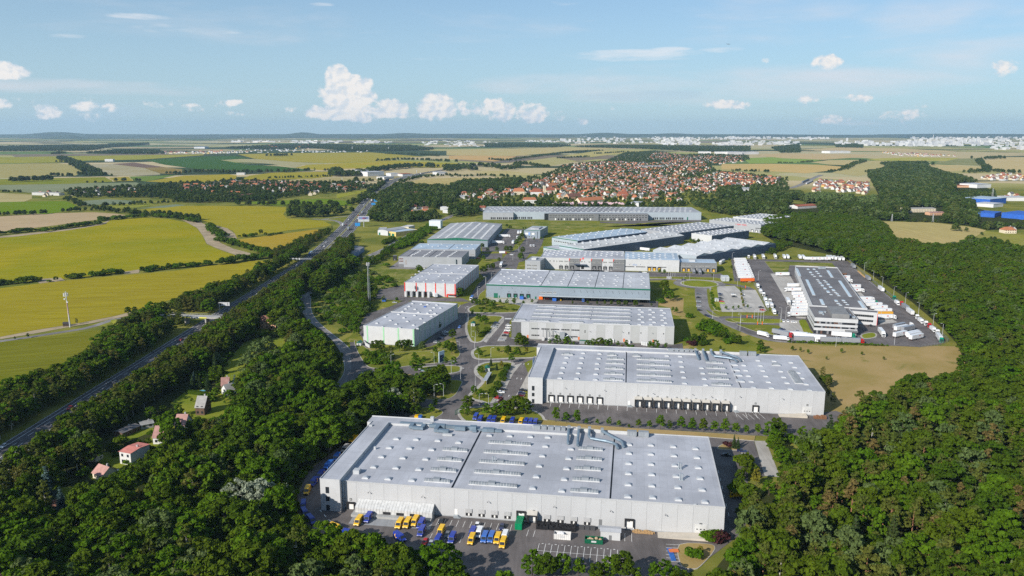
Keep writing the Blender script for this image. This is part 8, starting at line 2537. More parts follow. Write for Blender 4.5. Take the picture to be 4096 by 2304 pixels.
# --- motorway gantry and information board
y0=vR(108,1290)[1]
xg=-248
t=thing('sign_gantry','steel sign gantry spanning the motorway','gantry',(xg,y0,0))
MB().box(-.25,.25,-.25,.25,0,7.2).build('post',GALV,t)
MB().box(33.6,34.1,-.25,.25,0,7.2).build('post',GALV,t)
m=MB().box(0,34,-.45,.45,6.9,7.1).box(0,34,-.45,.45,7.9,8.1)
for i in range(17):
 m.tube([(2*i,-.4,7),(2*i+1,-.4,8),(2*i+2,-.4,7)],.08,4)
m.build('truss',GALV,t)
for x in(4,7.5,11):
 MB().box(x,x+1.6,-.6,-.46,6.4,8.4).build('lane_signal',WHITE2,t)
p=vQ(650,1268)
H_=top_height(vQ,650,1268,650,1120)
t=thing('information_board','white motorway board cantilevered from a steel post','sign',(p[0],p[1],0))
MB().box(-.35,.35,-.3,.3,0,H_).build('post',GALV,t)
MB().box(-.4,8.6,-.25,.2,H_-2.9,H_).build('board',WHITE2,t)
MB().box(.4,1.9,-.3,-.26,H_-2.5,H_-.6).build('display',DARK,t)
MB().box(2.4,2.7,-.3,-.26,H_-2.5,H_-.4).build('display',DARK,t)
MB().box(6.9,7.2,-.3,-.26,H_-2.5,H_-.4).build('display',DARK,t)
# --- billboards and signs
def billboard(v,xb,yb,xt,yt,w,h,rz,label,face,art=None,pole=.3):
 p=v(xb,yb)
 H_=top_height(v,xb,yb,xt,yt)
 t=thing('billboard',label,'billboard',(p[0],p[1],0),rz)
 MB().tube([(0,.2,0),(0,.2,H_-h*.5)],pole,7).build('post',GALV,t)
 o=MB().box(-w/2,w/2,-.2,.2,H_-h,H_).build('board',face,t)
 for(x0,x1,z0,z1,mt)in art or():
  MB().box(x0*w,x1*w,-.24,-.205,H_-h+z0*h,H_-h+z1*h).build('poster_field',mt,o)
 return t
PBLUE=M('poster_blue',(.16,.2,.36),.6)
billboard(vR,1266,655,1290,475,17,8.5,.1,'large advertising board on a tall post beside the motorway',WHITE2,((-.45,.45,.42,.9,PBLUE),(-.1,.28,.5,.75,RED)),.6)
billboard(vJ,1180,335,1150,175,5.2,7.4,.95,'tall light framed tenant board on the main lawn',M('board_pale',(.5,.6,.66),.5),((-.38,.38,.06,.66,M('board_navy',(.03,.06,.12),.5)),(-.08,.1,.3,.62,WHITE2)))
SB=M('road_sign_blue',(.03,.22,.5),.5)
for v,xb,yb,xt,yt,lab in((vR,1160,640,1160,585,'blue motorway sign by the advertising board'),(vR,1422,290,1422,255,'blue motorway sign at the slip road fork'),(vR,1462,235,1462,195,'blue direction sign beside the curved noise wall')):
 t=billboard(v,xb,yb,xt,yt,8,5,.1,lab,SB,None,.2)
 t['category']='road sign'
P=smooth(pts(vR,'1478,205 1540,235 1640,255 1820,258'),5)
m=MB()
for a,b in zip(P[:-1],P[1:]):
 d=(Vector(b)-Vector(a)).normalized()
 n_=Vector((-d.y,d.x))*.2
 A,B_,C_,D_=Vector(a)-n_,Vector(b)-n_,Vector(b)+n_,Vector(a)+n_
 m.face([(*A,0),(*B_,0),(*B_,4.5),(*A,4.5)])
 m.face([(*A,4.5),(*B_,4.5),(*C_,4.5),(*D_,4.5)])
 m.face([(*C_,0),(*D_,0),(*D_,4.5),(*C_,4.5)])
tag(m.build('noise_wall',M('noise_wall_pale',(.55,.53,.47),.85)),'pale curved noise wall beside the motorway slip road','wall')
m=MB()
P=offset([q for q in MW if 1800<q[1]<2400],17)
for a,b in zip(P[:-1],P[1:]):
 m.face([(*a,0),(*b,0),(*b,6),(*a,6)])
 m.face([(b[0]-.4,b[1],0),(a[0]-.4,a[1],0),(a[0]-.4,a[1],6),(b[0]-.4,b[1],6)])
 m.face([(*a,6),(*b,6),(b[0]-.4,b[1],6),(a[0]-.4,a[1],6)])
tag(m.build('noise_wall',M('noise_wall_dark',(.03,.035,.07),.8)),'long dark blue noise wall on the field side of the motorway','wall')
# --- kiosks, shelters, tanks, skips
def hut(v,x,y,w,d,h,rz,label,wall,roof,cat='kiosk',name='kiosk',rise=1.,axis='y'):
 p=v(x,y)
 t=thing(name,label,cat,(p[0],p[1],0),rz)
 MB().box(-w/2,w/2,-d/2,d/2,0,h).build('wall',wall,t)
 if axis=='y':
  MB().extrude([(-w/2-.25,h),(w/2+.25,h),(0,h+rise)],'y',-d/2-.3,d/2+.3).build('roof',roof,t)
 else:
  MB().extrude([(-d/2-.25,h),(d/2+.25,h),(0,h+rise)],'x',-w/2-.3,w/2+.3).build('roof',roof,t)
 MB().box(-.5,.5,-d/2-.06,-d/2-.01,.05,2.).build('door',GREYC,t)
 return t
KW=M('kiosk_grey',(.45,.46,.46),.8)
hut(vD,1428,880,3.,3.6,2.6,b1.rz,'grey transformer kiosk with green roof on the parking island',KW,GREENT)
hut(vJ,1770,432,3.,4.,2.6,b1.rz+.15,'grey transformer kiosk with green roof beside the bus stop lawn',KW,GREENT)
hut(vJ,125,102,3.,4.,2.4,b1.rz,'small green roofed kiosk by the curved service road',KW,GREENT)
hut(vE,1098,1045,8.,2.4,2.4,b1.rz,'low green roofed shed at the ribbon window block',STEEL,GREENT,'shed','shed',.3,'x')
hut(vK,965,745,3.2,2.8,2.6,b1.rz,'white cabin at the edge of the pale car park',WHITE2,ROOF2,'cabin','cabin',.3)
hut(vK,875,582,1.2,1.,2.,b1.rz,'small white switch box by the car park hedge',WHITE2,ROOF2,'cabinet','switch_box',.15)
hut(vR,1780,1205,4.,4.,5.5,0,'dark cube cabin on the grass by the grey warehouse',M('dark_cabin',(.03,.03,.035),.7),GREYC,'cabin','cabin',.2)
hut(vB,703,1132,7.2,4.2,3.4,b1.rz,'white plant container against the nearest warehouse',WHITE2,ROOF2,'container','plant_container',.4,'x')
for i,(x,y)in enumerate(((258,420),(292,420))):
 hut(vK,x,y,2.2,1.6,2.6,b1.rz,'%s white roadside cabinet below the flagpoles'%('left' if i==0 else 'right'),WHITE2,ROOF2,'cabinet','switch_box',.15)
for i,(x,y)in enumerate(((1075,452),(1130,452))):
 p=vK(x,y)
 t=thing('storage_container','%s of two grey white containers beside the depot slope'%('left' if i==0 else 'right'),'container',(p[0],p[1]+5,0),b1.rz,'storage containers')
 MB().box(-1.8,1.8,-5.5,5.5,0,4.2).build('box',M('container_pale',(.5,.52,.53),.6,ribs=('Y',5.)),t)
 MB().box(-1.6,1.6,-5.56,-5.51,.2,3.9).build('door',M('container_grey',(.36,.38,.4),.6),t)
p,q=vJ(1735,612),vJ(1800,500)
t=thing('bus_shelter','long grey bus shelter on the street lawn','bus shelter',((p[0]+q[0])/2,(p[1]+q[1])/2,.14),aim(p,q))
L_=math.hypot(q[0]-p[0],q[1]-p[1])/2
MB().box(-L_,L_,-1.3,1.3,2.5,2.7).build('roof',M('shelter_roof',(.33,.35,.37),.5),t)
MB().box(-L_,L_,-1.2,-1.15,.2,2.3).build('pane',GLASS,t)
for x in(-L_+.2,0,L_-.2):
 MB().box(x-.06,x+.06,-1.12,-1.,0,2.5).build('post',STEEL,t)
MB().box(-L_+1,L_-1,-.9,-.5,.4,.48).build('bench',M('bench_wood',(.3,.2,.1),.7),t)
p,q=vJ(920,478),vJ(1050,455)
t=thing('bus_shelter','low pale bus shelter in the shade of the bus loop trees','bus shelter',((p[0]+q[0])/2,(p[1]+q[1])/2,.05),aim(p,q))
L_=math.hypot(q[0]-p[0],q[1]-p[1])/2
MB().box(-L_,L_,-1,1,2.4,2.55).build('roof',M('shelter_roof_blue',(.3,.4,.45),.5),t)
for x in(-L_+.2,L_-.2):
 MB().box(x-.06,x+.06,.8,.9,0,2.4).build('post',STEEL,t)
GREENC=M('container_green',(0.,.2,.08),.5,.1,.5,ribs=('Y',4.))
p=vA(1808,1075)
t=thing('green_container','bright green compactor container docked at the nearest warehouse','container',(p[0],p[1]+3.2,.06),b1.rz)
MB().box(-1.3,1.3,-3.2,3.4,.2,2.7).build('box',GREENC,t)
MB().box(-1.,1.,-3.28,-3.21,.4,2.5).build('door',GREENC,t)
m=MB()
for i in range(6):
 for s_ in(-1,1):
  m.box(s_*1.36-.05,s_*1.36+.05,-2.9+1.15*i,-2.7+1.15*i,.2,2.7)
m.build('ribs',GREENC,t)
def skip(v,x,y,w,d,h,mat,label,load,lab2):
 p=v(x,y)
 t=thing('waste_skip',label,'skip',(p[0],p[1]+d/2,.06),b1.rz)
 m=MB().box(-w/2,w/2,-d/2,-d/2+.1,.15,h).box(-w/2,w/2,d/2-.1,d/2,.15,h).box(-w/2,-w/2+.1,-d/2+.1,d/2-.1,.15,h).box(w/2-.1,w/2,-d/2+.1,d/2-.1,.15,h).box(-w/2+.1,w/2-.1,-d/2+.1,d/2-.1,.15,.3)
 m.build('body',mat,t)
 m=MB()
 for i in range(9):
  xx=-w/2+.3+(w-.6)*i/8
  m.box(xx-.06,xx+.06,-d/2-.08,-d/2-.005,.15,h)
 m.build('ribs',mat,t)
 MB().box(-.9,.9,-d/2-.11,-d/2-.085,h*.4,h*.75).build('plate',WHITE2,t)
 rg=random.Random(int(x))
 for i in range(5):
  b=MB()
  cx,cy,r=rg.uniform(-w/2+.9,w/2-.9),rg.uniform(-d/2+.6,d/2-.6),rg.uniform(.5,.8)
  for k in range(4):
   a0,a1=k/4*PI/2,(k+1)/4*PI/2
   for j in range(8):
    u0,u1=j*PI/4,(j+1)*PI/4
    f=lambda a,u:(cx+r*math.cos(a)*math.cos(u),cy+r*math.cos(a)*math.sin(u),h-.4+r*.9*math.sin(a))
    b.face([f(a0,u0),f(a0,u1),f(a1,u1),f(a1,u0)])
  tag(put(lab2[0],b.mesh(lab2[0],load)),'%s %s in the %s'%(ordinal(i),lab2[1],lab2[2]),lab2[3],lab2[1]+'s').location=(0,0,0)
  o=[o for o in COL.objects if o.name.startswith(lab2[0])][-1]
  o.matrix_world=Matrix.Translation((p[0],p[1]+d/2,.06))@Matrix.Rotation(b1.rz,4,'Z')
skip(vB,310,1155,6.2,2.5,2.3,M('skip_white',(.6,.59,.57),.6),'white open skip filled with white bags',M('white_bag',(.66,.66,.66),.7,.1,1.),('waste_bag','white waste bag','white open skip','bag'))
skip(vB,570,1190,6.6,2.6,1.9,M('skip_green',(.005,.1,.05),.5,.1,.5),'dark green open skip with cardboard in the yard',M('cardboard',(.36,.27,.17),.9,.2,1.),('cardboard_heap','cardboard heap','dark green skip','cardboard'))
rg=random.Random(3)
m=MB()
u0,u1=b1.on_front(vB,105,1060)[0],b1.on_front(vB,420,1075)[0]
for i in range(24):
 for j in range(4):
  if rg.random()<.93:
   w=b1.world(u0+(u1-u0)*(i+.5)/24,-4.6+1.05*j)
   h=rg.uniform(1.,1.7)
   m.box(w[0]-.4,w[0]+.4,w[1]-.42,w[1]+.42,.05,h)
tag(m.build('roll_cages',M('cage_black',(.015,.015,.017),.6)),kind='stuff')
for i in range(3):
 w=b1.world(b1.on_front(vB,470+45*i,1060)[0],-2.2)
 t=tag(MB().box(-.9,.9,-.6,.6,0,1.3).box(-.95,.95,-.65,.65,1.3,1.42).build('wheeled_bin',M('bin_grey',(.06,.062,.066),.6),None,(w[0],w[1],.06),b1.rz),'%s dark wheeled bin right of the black cages'%ordinal(i),'bin','wheeled bins')
def pallet_stack(x,y,rz,n_,label,group,mat,size=(1.2,.8)):
 t=thing('pallet_stack',label,'pallet stack',(x,y,.06),rz,group)
 k=('pallet',mat.name,size)
 if k not in _mesh:
  mm=MB()
  a,b=size
  for i in range(5):
   mm.box(-a/2,a/2,-b/2+b*i/5,-b/2+b*(i+.7)/5,.11,.145)
  for i in range(3):
   mm.box(-a/2+(a-.1)*i/2,-a/2+.1+(a-.1)*i/2,-b/2,b/2,0.,.109)
  _mesh[k]=mm.mesh('pallet',mat)
 for i in range(n_):
  put('pallet',_mesh[k],t,(.03*(i%3),.02*(i%2),.15*i),.02*(i%4))
 return t
WOOD=M('pallet_wood',(.42,.27,.13),.9,.2,1.)
WOODD=M('pallet_brown',(.26,.13,.07),.9,.2,1.)
for i in range(13):
 w=b1.world(b1.on_front(vB,895+13*i,1100)[0],-1.6-.5*(i%2))
 pallet_stack(w[0],w[1],b1.rz,4+(i*5)%6,'%s pallet stack from the left along the nearest white wall'%ordinal(i),'pallet stacks at the white wall',WOOD)
for i in range(10):
 w=b2.world(b2.on_front(vC,2305+18*(i%5),580)[0],-3.2-1.4*(i//5))
 pallet_stack(w[0],w[1],b2.rz,8+(i*3)%5,'%s brown pallet stack in the %s row at the second warehouse corner'%(ordinal(i%5),'back' if i<5 else 'front'),'pallet stacks at the second warehouse',WOODD)
p,q=vB(1225,1325),vB(1222,1225)
t=thing('racking_beams','bundle of blue racking uprights lying in the marked bays','racking',(0,0,0))
for i in range(4):
 MB().box(p[0]-.9+.45*i,p[0]-.55+.45*i,p[1],q[1],.08,.35).build('beam',M('rack_blue',(.03,.13,.42),.5),t)
a,b=vB(1185,1250),vB(1265,1255)
t=thing('racking_beams','bundle of orange racking beams lying across the blue ones','racking',(0,0,0))
for i in range(5):
 MB().box(a[0],b[0],a[1]-.9+.42*i,a[1]-.6+.42*i,.37,.6).build('beam',M('rack_orange',(.6,.17,.05),.5),t)
TANK=M('tank_white',(.62,.63,.63),.5)
for i,(x,y)in enumerate([(1300,1022),(1340,1030),(1385,1032),(1425,1034),(1460,1030),(1668,1045),(1832,1062),(1858,1068),(1886,1072),(1915,1072),(1940,1068)]):
 p=vE(x,y)
 t=thing('tank','%s white tank from the left along the ribbon window block'%ordinal(i),'tank',(p[0],p[1],.06),0,'white tanks')
 MB().tube([(0,0,0),(0,0,2.2),(0,0,2.5)],[.7,.7,.3],10).build('shell',TANK,t)
 MB().tube([(0,0,2.5),(0,0,2.7)],.2,6).build('lid',STEEL,t)
for i,(v,x,y,c,lab)in enumerate(((vE,702,500,'sky','blue skip container before the loading veranda'),(vE,527,478,'orange','orange skip at the veranda corner'),(vE,610,478,'red','flat red and white skip at the veranda corner'),(vE,785,498,'yellow',
'small yellow forklift at the veranda'),(vJ,858,1052,'yellow','yellow bin at the back corner of the duct roof'),(vJ,900,1054,'sky','blue bin at the back corner of the duct roof'),(vD,1990,575,'sky','blue container at the green dock doors'),
(vD,395,600,'sky','blue round tank under the small tree in the yard'))):
 p=v(x,y)
 t=thing('skip_container',lab,'forklift' if 'forklift' in lab else('bin' if ' bin ' in lab else 'container'),(p[0],p[1]+1.2,.06),b1.rz)
 if 'forklift' in lab:
  t.name='forklift'
  MB().box(-.6,.6,-1.,.9,.3,1.1).build('body',PAINT['yellow'],t)
  MB().box(-.5,.5,-.5,.6,2.,2.1).box(-.55,-.45,.5,.6,1.1,2.).box(.45,.55,.5,.6,1.1,2.).build('roll_cage',CHASSIS,t)
  MB().box(-.4,-.3,-1.2,-1.05,0,2.4).box(.3,.4,-1.2,-1.05,0,2.4).build('mast',CHASSIS,t)
  wheels(t,(),.5,.3,.2)
 else:
  w=1. if ' bin ' in lab else 1.7
  h=1.5 if ' bin ' in lab or 'flat' in lab else 2.6
  MB().box(-w,w,-1.2,1.2,.1,h).build('box',PAINT[c],t)
  MB().box(-w-.05,w+.05,-1.25,1.25,h,h+.12).build('lid',PAINT[c]if 'red' not in lab else WHITE2,t)
for i in range(8):
 p=vF(1480+9*i,322+8*i)
 pallet_stack(p[0],p[1],er,9+i%4,'%s brown pallet stack down the depot edge'%ordinal(i),'pallet stacks at the depot edge',WOOD)
for i in range(9):
 p=vF(1295+9*i,352+2*(i%2))
 pallet_stack(p[0],p[1],b20.rz,12+i%3,'%s dark pallet stack beside the upper east dock'%ordinal(i),'pallet stacks at the depot dock',WOODD)
 # --- street lamps, flagpoles
LG=M('lamp_post_grey',(.5,.51,.52),.5)
def lamp(p,h,rz,label,group):
 t=thing('street_lamp',label,'street lamp',(p[0],p[1],0),rz,group)
 k=('lamp',h)
 if k not in _mesh:
  _mesh[k]=(MB().tube([(0,0,0),(0,0,h*.6),(0,0,h-.4),(.5,0,h),(1.6,0,h+.1)],[.12,.09,.07,.06,.05],6).mesh('post',LG),MB().box(1.3,2.1,-.16,.16,h+.02,h+.18).mesh('lamp_head',LG))
 put('post',_mesh[k][0],t)
 put('lamp_head',_mesh[k][1],t)
LAMPS=[(vJ,'main street',8.,'530,372 1085,345 1305,465 1425,562 1085,780 1205,772 1615,642 1660,365 1605,135 1815,282 1415,198 1665,905 1785,905'),(vD,'inner streets',8.,'1475,552 1575,402 1342,768 1370,838 1405,1003 1455,1068 1640,345 1655,455'),
(vK,'roundabout and depot road',8.,'487,500 905,1012 1302,1168 1312,1062 1190,980 575,430 920,440 1265,525 1510,1010 1885,1060'),(vF,'depot yard',10.,'300,222 545,402 1392,202 1467,252 1537,322 1622,402 1707,462 1812,562 1922,622 2045,722 2182,832 2268,930 1272,1022 802,762 375,842 760,770 1820,1005 1690,800'),
(vG,'western streets',8.,'1320,1290 1425,1160 1775,838 1850,730 1955,640'),(vR,'service road',8.,'1180,1160 1400,1240 2390,300 1930,120 1690,570')]
for v,nm,h,s in LAMPS:
 for i,q in enumerate(sorted(s.split(),key=lambda q:float(q.split(',')[0]))):
  x,y=(float(a)for a in q.split(','))
  lamp(v(x,y),h,PI*(i%2),'%s street lamp from the left on the %s'%(ordinal(i),nm),'street lamps')
for v,s,ht,nm in((vK,'1562,1040 1602,1040 1642,1040',11.,'depot entrance'),(vY,'1280,550 1327,550 1380,550 1428,550',9.5,'dark grey office')):
 for i,q in enumerate(s.split()):
  x,y=(float(a)for a in q.split(','))
  p=v(x,y)
  t=thing('flagpole','%s white flagpole from the left at the %s'%(ordinal(i),nm),'flagpole',(p[0],p[1],0),0,'flagpoles')
  MB().tube([(0,0,0),(0,0,ht)],[.14,.08],7).build('pole',WHITE2,t)
  MB().tube([(0,0,ht),(0,0,ht+.2)],.16,6).build('finial',STEEL,t)
for i,(x,y)in enumerate(((1405,985),(1480,985),(1557,1082),(1625,1082),(1382,552))):
 p=vK(x,y)
 t=thing('barrier_post','%s orange entrance post from the left of the depot gates'%ordinal(i),'barrier',(p[0],p[1],0),0,'orange entrance posts')
 MB().box(-.25,.25,-.25,.25,0,2.6).build('post',PAINT['orange'],t)
 MB().box(.25,4.,-.06,.06,.95,1.1).build('arm',WHITE2,t)
 # --- fences
def fence(P,h,label,mat,step=2.5):
 P=[Vector(q)for q in P]
 t=thing('fence',label,'fence',(P[0].x,P[0].y,0))
 o=P[0]
 pm=MB().box(-.05,.05,-.05,.05,0,h+.1).mesh('post',mat)
 for a,b in zip(P[:-1],P[1:]):
  d=(b-a)
  n_=max(1,int(d.length/step))
  w=MB()
  for k in range(5):
   z=h*(k+.5)/5
   w.face([(*(a-o),z-.03),(*(b-o),z-.03),(*(b-o),z+.03),(*(a-o),z+.03)])
  for k in range(n_*4):
   q=(a-o).lerp(b-o,k/(n_*4))
   e=d.normalized()*.02
   w.face([(*(q-e),.05),(*(q+e),.05),(*(q+e),h),(*(q-e),h)])
  tag(w.build('mesh_panel',mat,t),kind='stuff')
  for k in range(min(n_,60)+1):
   q=(a-o).lerp(b-o,k/min(n_,60))
   put('post',pm,t,(q.x,q.y,0))
 return t
FG=M('fence_green',(.03,.1,.07),.6)
FS=M('fence_steel',(.2,.21,.21),.6)
fence(pts(vJ,'2062,372 1960,580 1818,840'),2.2,'green mesh fence between lawn hedge and parked cars',FG)
fence(pts(vF,'320,290 320,410 330,415'),2.4,'steel fence on the west side of the depot trailers',FS)
fence(pts(vF,'505,440 640,690'),2.4,'steel fence between pale car park and white trucks',FS)
fence(pts(vF,'1395,215 1470,290 1715,490 2020,725 2235,880 2330,975 2250,1012 2050,1032'),2.2,'steel fence along the wooded edge of the depot',FS)
for i,(x,y)in enumerate(((1375,985),(1400,975))):
 p=vJ(x,y)
 t=thing('gate_leaf','%s green gate leaf at the street entrance behind the duct roof'%('near' if i==0 else 'far'),'gate',(p[0],p[1],0),1.2)
 m=MB()
 for k in range(8):
  m.box(-1.8+.5*k,-1.74+.5*k,-.03,.03,.1,2.4)
 m.box(-1.8,1.8,-.04,.04,2.3,2.4).box(-1.8,1.8,-.04,.04,.1,.2)
 m.build('bars',FG,t)
 MB().box(-2.,-1.85,-.08,.08,0,2.7).build('post',FG,t)
P=pts(vD,'152,1035 165,1060 160,1085 180,1110 228,1140')
t=thing('retaining_wall','bent white retaining wall left of the green striped warehouse','wall',(0,0,0))
for a,b in zip(P[:-1],P[1:]):
 m=MB()
 m.face([(*a,0),(*b,0),(*b,2.2),(*a,2.2)])
 m.face([(*a,2.2),(*b,2.2),(b[0]+.4,b[1]+.3,2.2),(a[0]+.4,a[1]+.3,2.2)])
 m.face([(b[0]+.4,b[1]+.3,0),(a[0]+.4,a[1]+.3,0),(a[0]+.4,a[1]+.3,2.2),(b[0]+.4,b[1]+.3,2.2)])
 m.build('wall_panel',WHITE2,t)
 # ------------------------------------------------------------------ houses
def tiles(nm,c):
 return M('tiles_'+nm,c,.85,.14,.6,rnd=.14,fine=.1)
ROOFS={'red':tiles('red',(.27,.085,.045)),'orange':tiles('orange',(.36,.135,.06)),'brown':tiles('brown',(.17,.08,.055)),'pink':tiles('pink',(.36,.2,.17)),'grey':tiles('grey',(.14,.13,.13)),'dark':tiles('dark',(.055,.05,.05)),'salmon':tiles('salmon',
(.55,.2,.16)),'slate':tiles('slate',(.3,.29,.27))}
WALLS={'white':M('render_white',(.56,.55,.53),.85,.06,.5,rnd=.06),'cream':M('render_cream',(.6,.52,.38),.85,.06,.5,rnd=.06),'yellow':M('render_yellow',(.6,.42,.13),.85,.06,.5,rnd=.06),'peach':M('render_peach',(.56,.33,.2),.85,.06,.5),'timber':M('timber_wall',
(.12,.075,.05),.9,.15,.8),'grey':M('render_grey',(.36,.35,.34),.85)}
def house_meshes(w,d,h,rise,wall,roof,hip=0.,over=.4):
 k=('house',w,d,h,rise,wall,roof,hip)
 if k in _mesh:
  return _mesh[k]
 mw=MB()
 if hip:
  mw.box(-w/2,w/2,-d/2,d/2,0,h,skip='tb')
 else:
  mw.extrude([(-d/2,0),(d/2,0),(d/2,h),(0,h+rise),(-d/2,h)],'x',-w/2,w/2)
 mr=MB()
 a,b,e=w/2+over,d/2+over,h-over*rise/(d/2)+.05
 r=w/2+over-hip
 z=h+rise+.12
 mr.face([(-a,-b,e),(a,-b,e),(r,0,z),(-r,0,z)])
 mr.face([(a,b,e),(-a,b,e),(-r,0,z),(r,0,z)])
 if hip:
  mr.face([(a,-b,e),(a,b,e),(r,0,z)])
  mr.face([(-a,b,e),(-a,-b,e),(-r,0,z)])
 ch=MB().box(w*.15,w*.15+.7,.3,.9,h,h+rise+.9)
 mwin=MB()
 n_=max(2,int(w/3))
 for zz in([1.]if h<4 else[1.,3.8]):
  for i in range(n_):
   x=-w/2+w*(i+.5)/n_
   for s_ in(-1,1):
    y=s_*(d/2+.03)
    mwin.face([(x-.6,y,zz),(x+.6,y,zz),(x+.6,y,zz+1.3),(x-.6,y,zz+1.3)][::s_*-1 if s_>0 else 1])
 _mesh[k]=(mw.mesh('wall',WALLS[wall]),mr.mesh('roof',ROOFS[roof]),ch.mesh('chimney',WALLS['grey']),mwin.mesh('window',GLASS))
 return _mesh[k]
def house(x,y,rz,spec,label,group=None,cat='house',nm='house',s=1.):
 mw,mr,ch,wi=house_meshes(*spec)
 t=thing(nm,label,cat,(x,y,0),rz,group)
 t.scale=(s,s,s)
 put('wall',mw,t)
 r=put('roof',mr,t)
 put('chimney',ch,r)
 put('window',wi,t)
 return t
def garden_house(v,xa,ya,xb,yb,dep,h,rise,wall,roof,label,hip=0.,nm='house'):
 a,b=v(xa,ya),v(xb,yb)
 w=math.hypot(b[0]-a[0],b[1]-a[1])
 rz=aim(a,b)
 x,y=(a[0]+b[0])/2-math.sin(rz)*dep/2,(a[1]+b[1])/2+math.cos(rz)*dep/2
 return house(x,y,rz,(round(w,1),dep,h,rise,wall,roof,hip),label,None,'house' if nm=='house' else 'shed',nm)
t=garden_house(vN3,868,640,948,655,11.,6.,.5,'white','salmon','white house with flat salmon red roof in the gardens')
garden_house(vN3,1105,500,1200,500,8.5,3.6,4.2,'white','pink','low house with broad pink roof left of the dark gabled one')
garden_house(vN3,1262,412,1335,412,9.,3.8,4.,'white','pink','white house with pink roof and dark gable in the gardens')
garden_house(vN3,1412,290,1475,292,8.,4.6,4.8,'timber','slate','steep grey roofed timber cottage in the gardens')
garden_house(vN3,670,745,740,770,7.,2.8,2.6,'cream','pink','half hidden house with broken pink roof in the gardens')
garden_house(vN3,615,625,695,630,5.,2.4,1.2,'cream','brown','small shed with brown roof beside the salmon roofed house',nm='shed')
garden_house(vN3,1020,395,1110,378,6.,2.4,.4,'grey','slate','flat pale roofed garden shed above the long dark one',nm='shed')
garden_house(vN3,885,455,1010,400,5.5,2.6,.6,'timber','grey','long dark flat roofed shed by the garden lane',nm='shed')
garden_house(vN3,225,1015,285,1012,3.,2.2,.8,'timber','slate','tiny grey roofed hut near the tall spruces',nm='shed')
garden_house(vN3,385,985,450,975,5.,2.4,1.4,'cream','brown','brown roofed hut behind the lower spruce',nm='shed')
garden_house(vN2,640,1035,705,1030,7.5,3.4,3.6,'cream','pink','left house with worn pinkish roof below the clearing')
garden_house(vN2,690,1080,760,1062,6.5,3.,3.,'white','slate','right pale house close under the large spruce')
garden_house(vN2,978,478,1068,482,8.,6.,3.4,'peach','brown','orange house with brown roof in the trees below the motorway')
garden_house(vN2,1072,488,1122,492,6.,4.,.6,'peach','brown','low side wing of the orange house under the blue spruce',nm='shed')
p=vN2(465,1048)
t=thing('pool','round blue garden pool beside the clipped hedge','pool',(p[0],p[1],.05))
MB().tube([(0,0,0),(0,0,.9)],2.,20).build('wall',PAINT['sky'],t)
MB().tube([(0,0,.9),(0,0,.93)],1.85,20).build('water',M('pool_water',(.12,.4,.55),.1,spec=.6),t)
p=vN3(855,697)
t=thing('garden_table','white round table on the garden lawn','table',(p[0],p[1],.05))
MB().tube([(0,0,.7),(0,0,.8)],1.1,14).build('table_top',WHITE2,t)
MB().tube([(0,0,0),(0,0,.7)],.12,6).build('leg',WHITE2,t)
p=vN2(420,1065)
o=MB().box(-7.,7.,-1.2,1.2,0,2.).build('clipped_hedge',LEAF['oak'],None,(p[0],p[1],.05),-.35)
tag(o,'long clipped box hedge in the upper garden','hedge')
HS=[(10.5,8.5,4.6,3.6,w,r,hp)for w,r,hp in(('white','red',0),('cream','red',0),('white','orange',0),('yellow','orange',0),('white','brown',0),('cream','brown',2.5),('white','red',3.),('white','grey',0),('cream','orange',0),('white','dark',0),
('white','pink',3.))]+[(13.5,9.,5.8,3.6,w,r,hp)for w,r,hp in(('white','orange',0),('cream','red',3.),('white','brown',0))]+[(9.,8.,5.6,2.6,'white','slate',0)]
HWORD={'red':'red','orange':'orange','brown':'brown','pink':'pinkish','grey':'grey','dark':'dark','slate':'pale grey','salmon':'salmon'}
RH=random.Random(77)
HOUSES=[]
def settle(poly,spacing,keep,where,axis,smin=.75,smax=1.05):
 xs,ys=[p[0]for p in poly],[p[1]for p in poly]
 ca,sa=math.cos(axis),math.sin(axis)
 n_=int(max(max(xs)-min(xs),max(ys)-min(ys))/spacing)+2
 cx,cy=sum(xs)/len(xs),sum(ys)/len(ys)
 for i in range(-n_,n_):
  for j in range(-n_,n_):
   if RH.random()>keep:
    continue
   u,v=(i+RH.uniform(-.28,.28))*spacing,(j+RH.uniform(-.28,.28))*spacing*1.15
   x,y=cx+u*ca-v*sa,cy+u*sa+v*ca
   if inside((x,y),poly)and in_view(x,y):
    HOUSES.append((x,y,axis+RH.choice((0,PI/2,0,PI/2))+RH.uniform(-.15,.15),RH.randrange(len(HS)),RH.uniform(smin,smax),where))
settle(pts(vM1,'640,520 880,440 1000,420 1200,400 1500,420 1900,440 2100,470 2080,560 1900,620 1600,650 1350,640 1000,640 780,620 640,600 520,610 460,560'),22,.74,'village centre',.5)
settle(pts(vM1,'960,360 1160,340 1340,320 1700,330 2000,300 2200,330 2230,390 2100,440 1500,415 1100,395'),25,.66,'upper village',.9)
settle(pts(vM1,'1680,300 1780,230 1960,255 2080,270 2500,275 2520,320 2300,340 2240,335 2100,330 1900,310'),30,.58,'far village edge',.4)
settle(pts(vM1,'2100,470 2300,410 2576,430 2576,520 2400,530 2250,600 2060,560'),22,.74,'right village streets',.75)
settle(pts(vM1,'100,600 300,560 440,560 520,600 500,650 300,660 90,650'),27,.55,'village edge',.2)
settle(pts(vR,'1900,420 2400,200 2484,330 2484,400 2100,480'),30,.5,'edge houses by the slip road',.2)
settle(pts(vR,'1300,660 1700,600 1900,560 1880,620 1500,690 1350,680'),28,.5,'edge houses by the slip road',.2)
settle(pts(vM1,'1500,640 1900,610 2080,620 1900,690 1700,680'),34,.45,'village edge',.2)
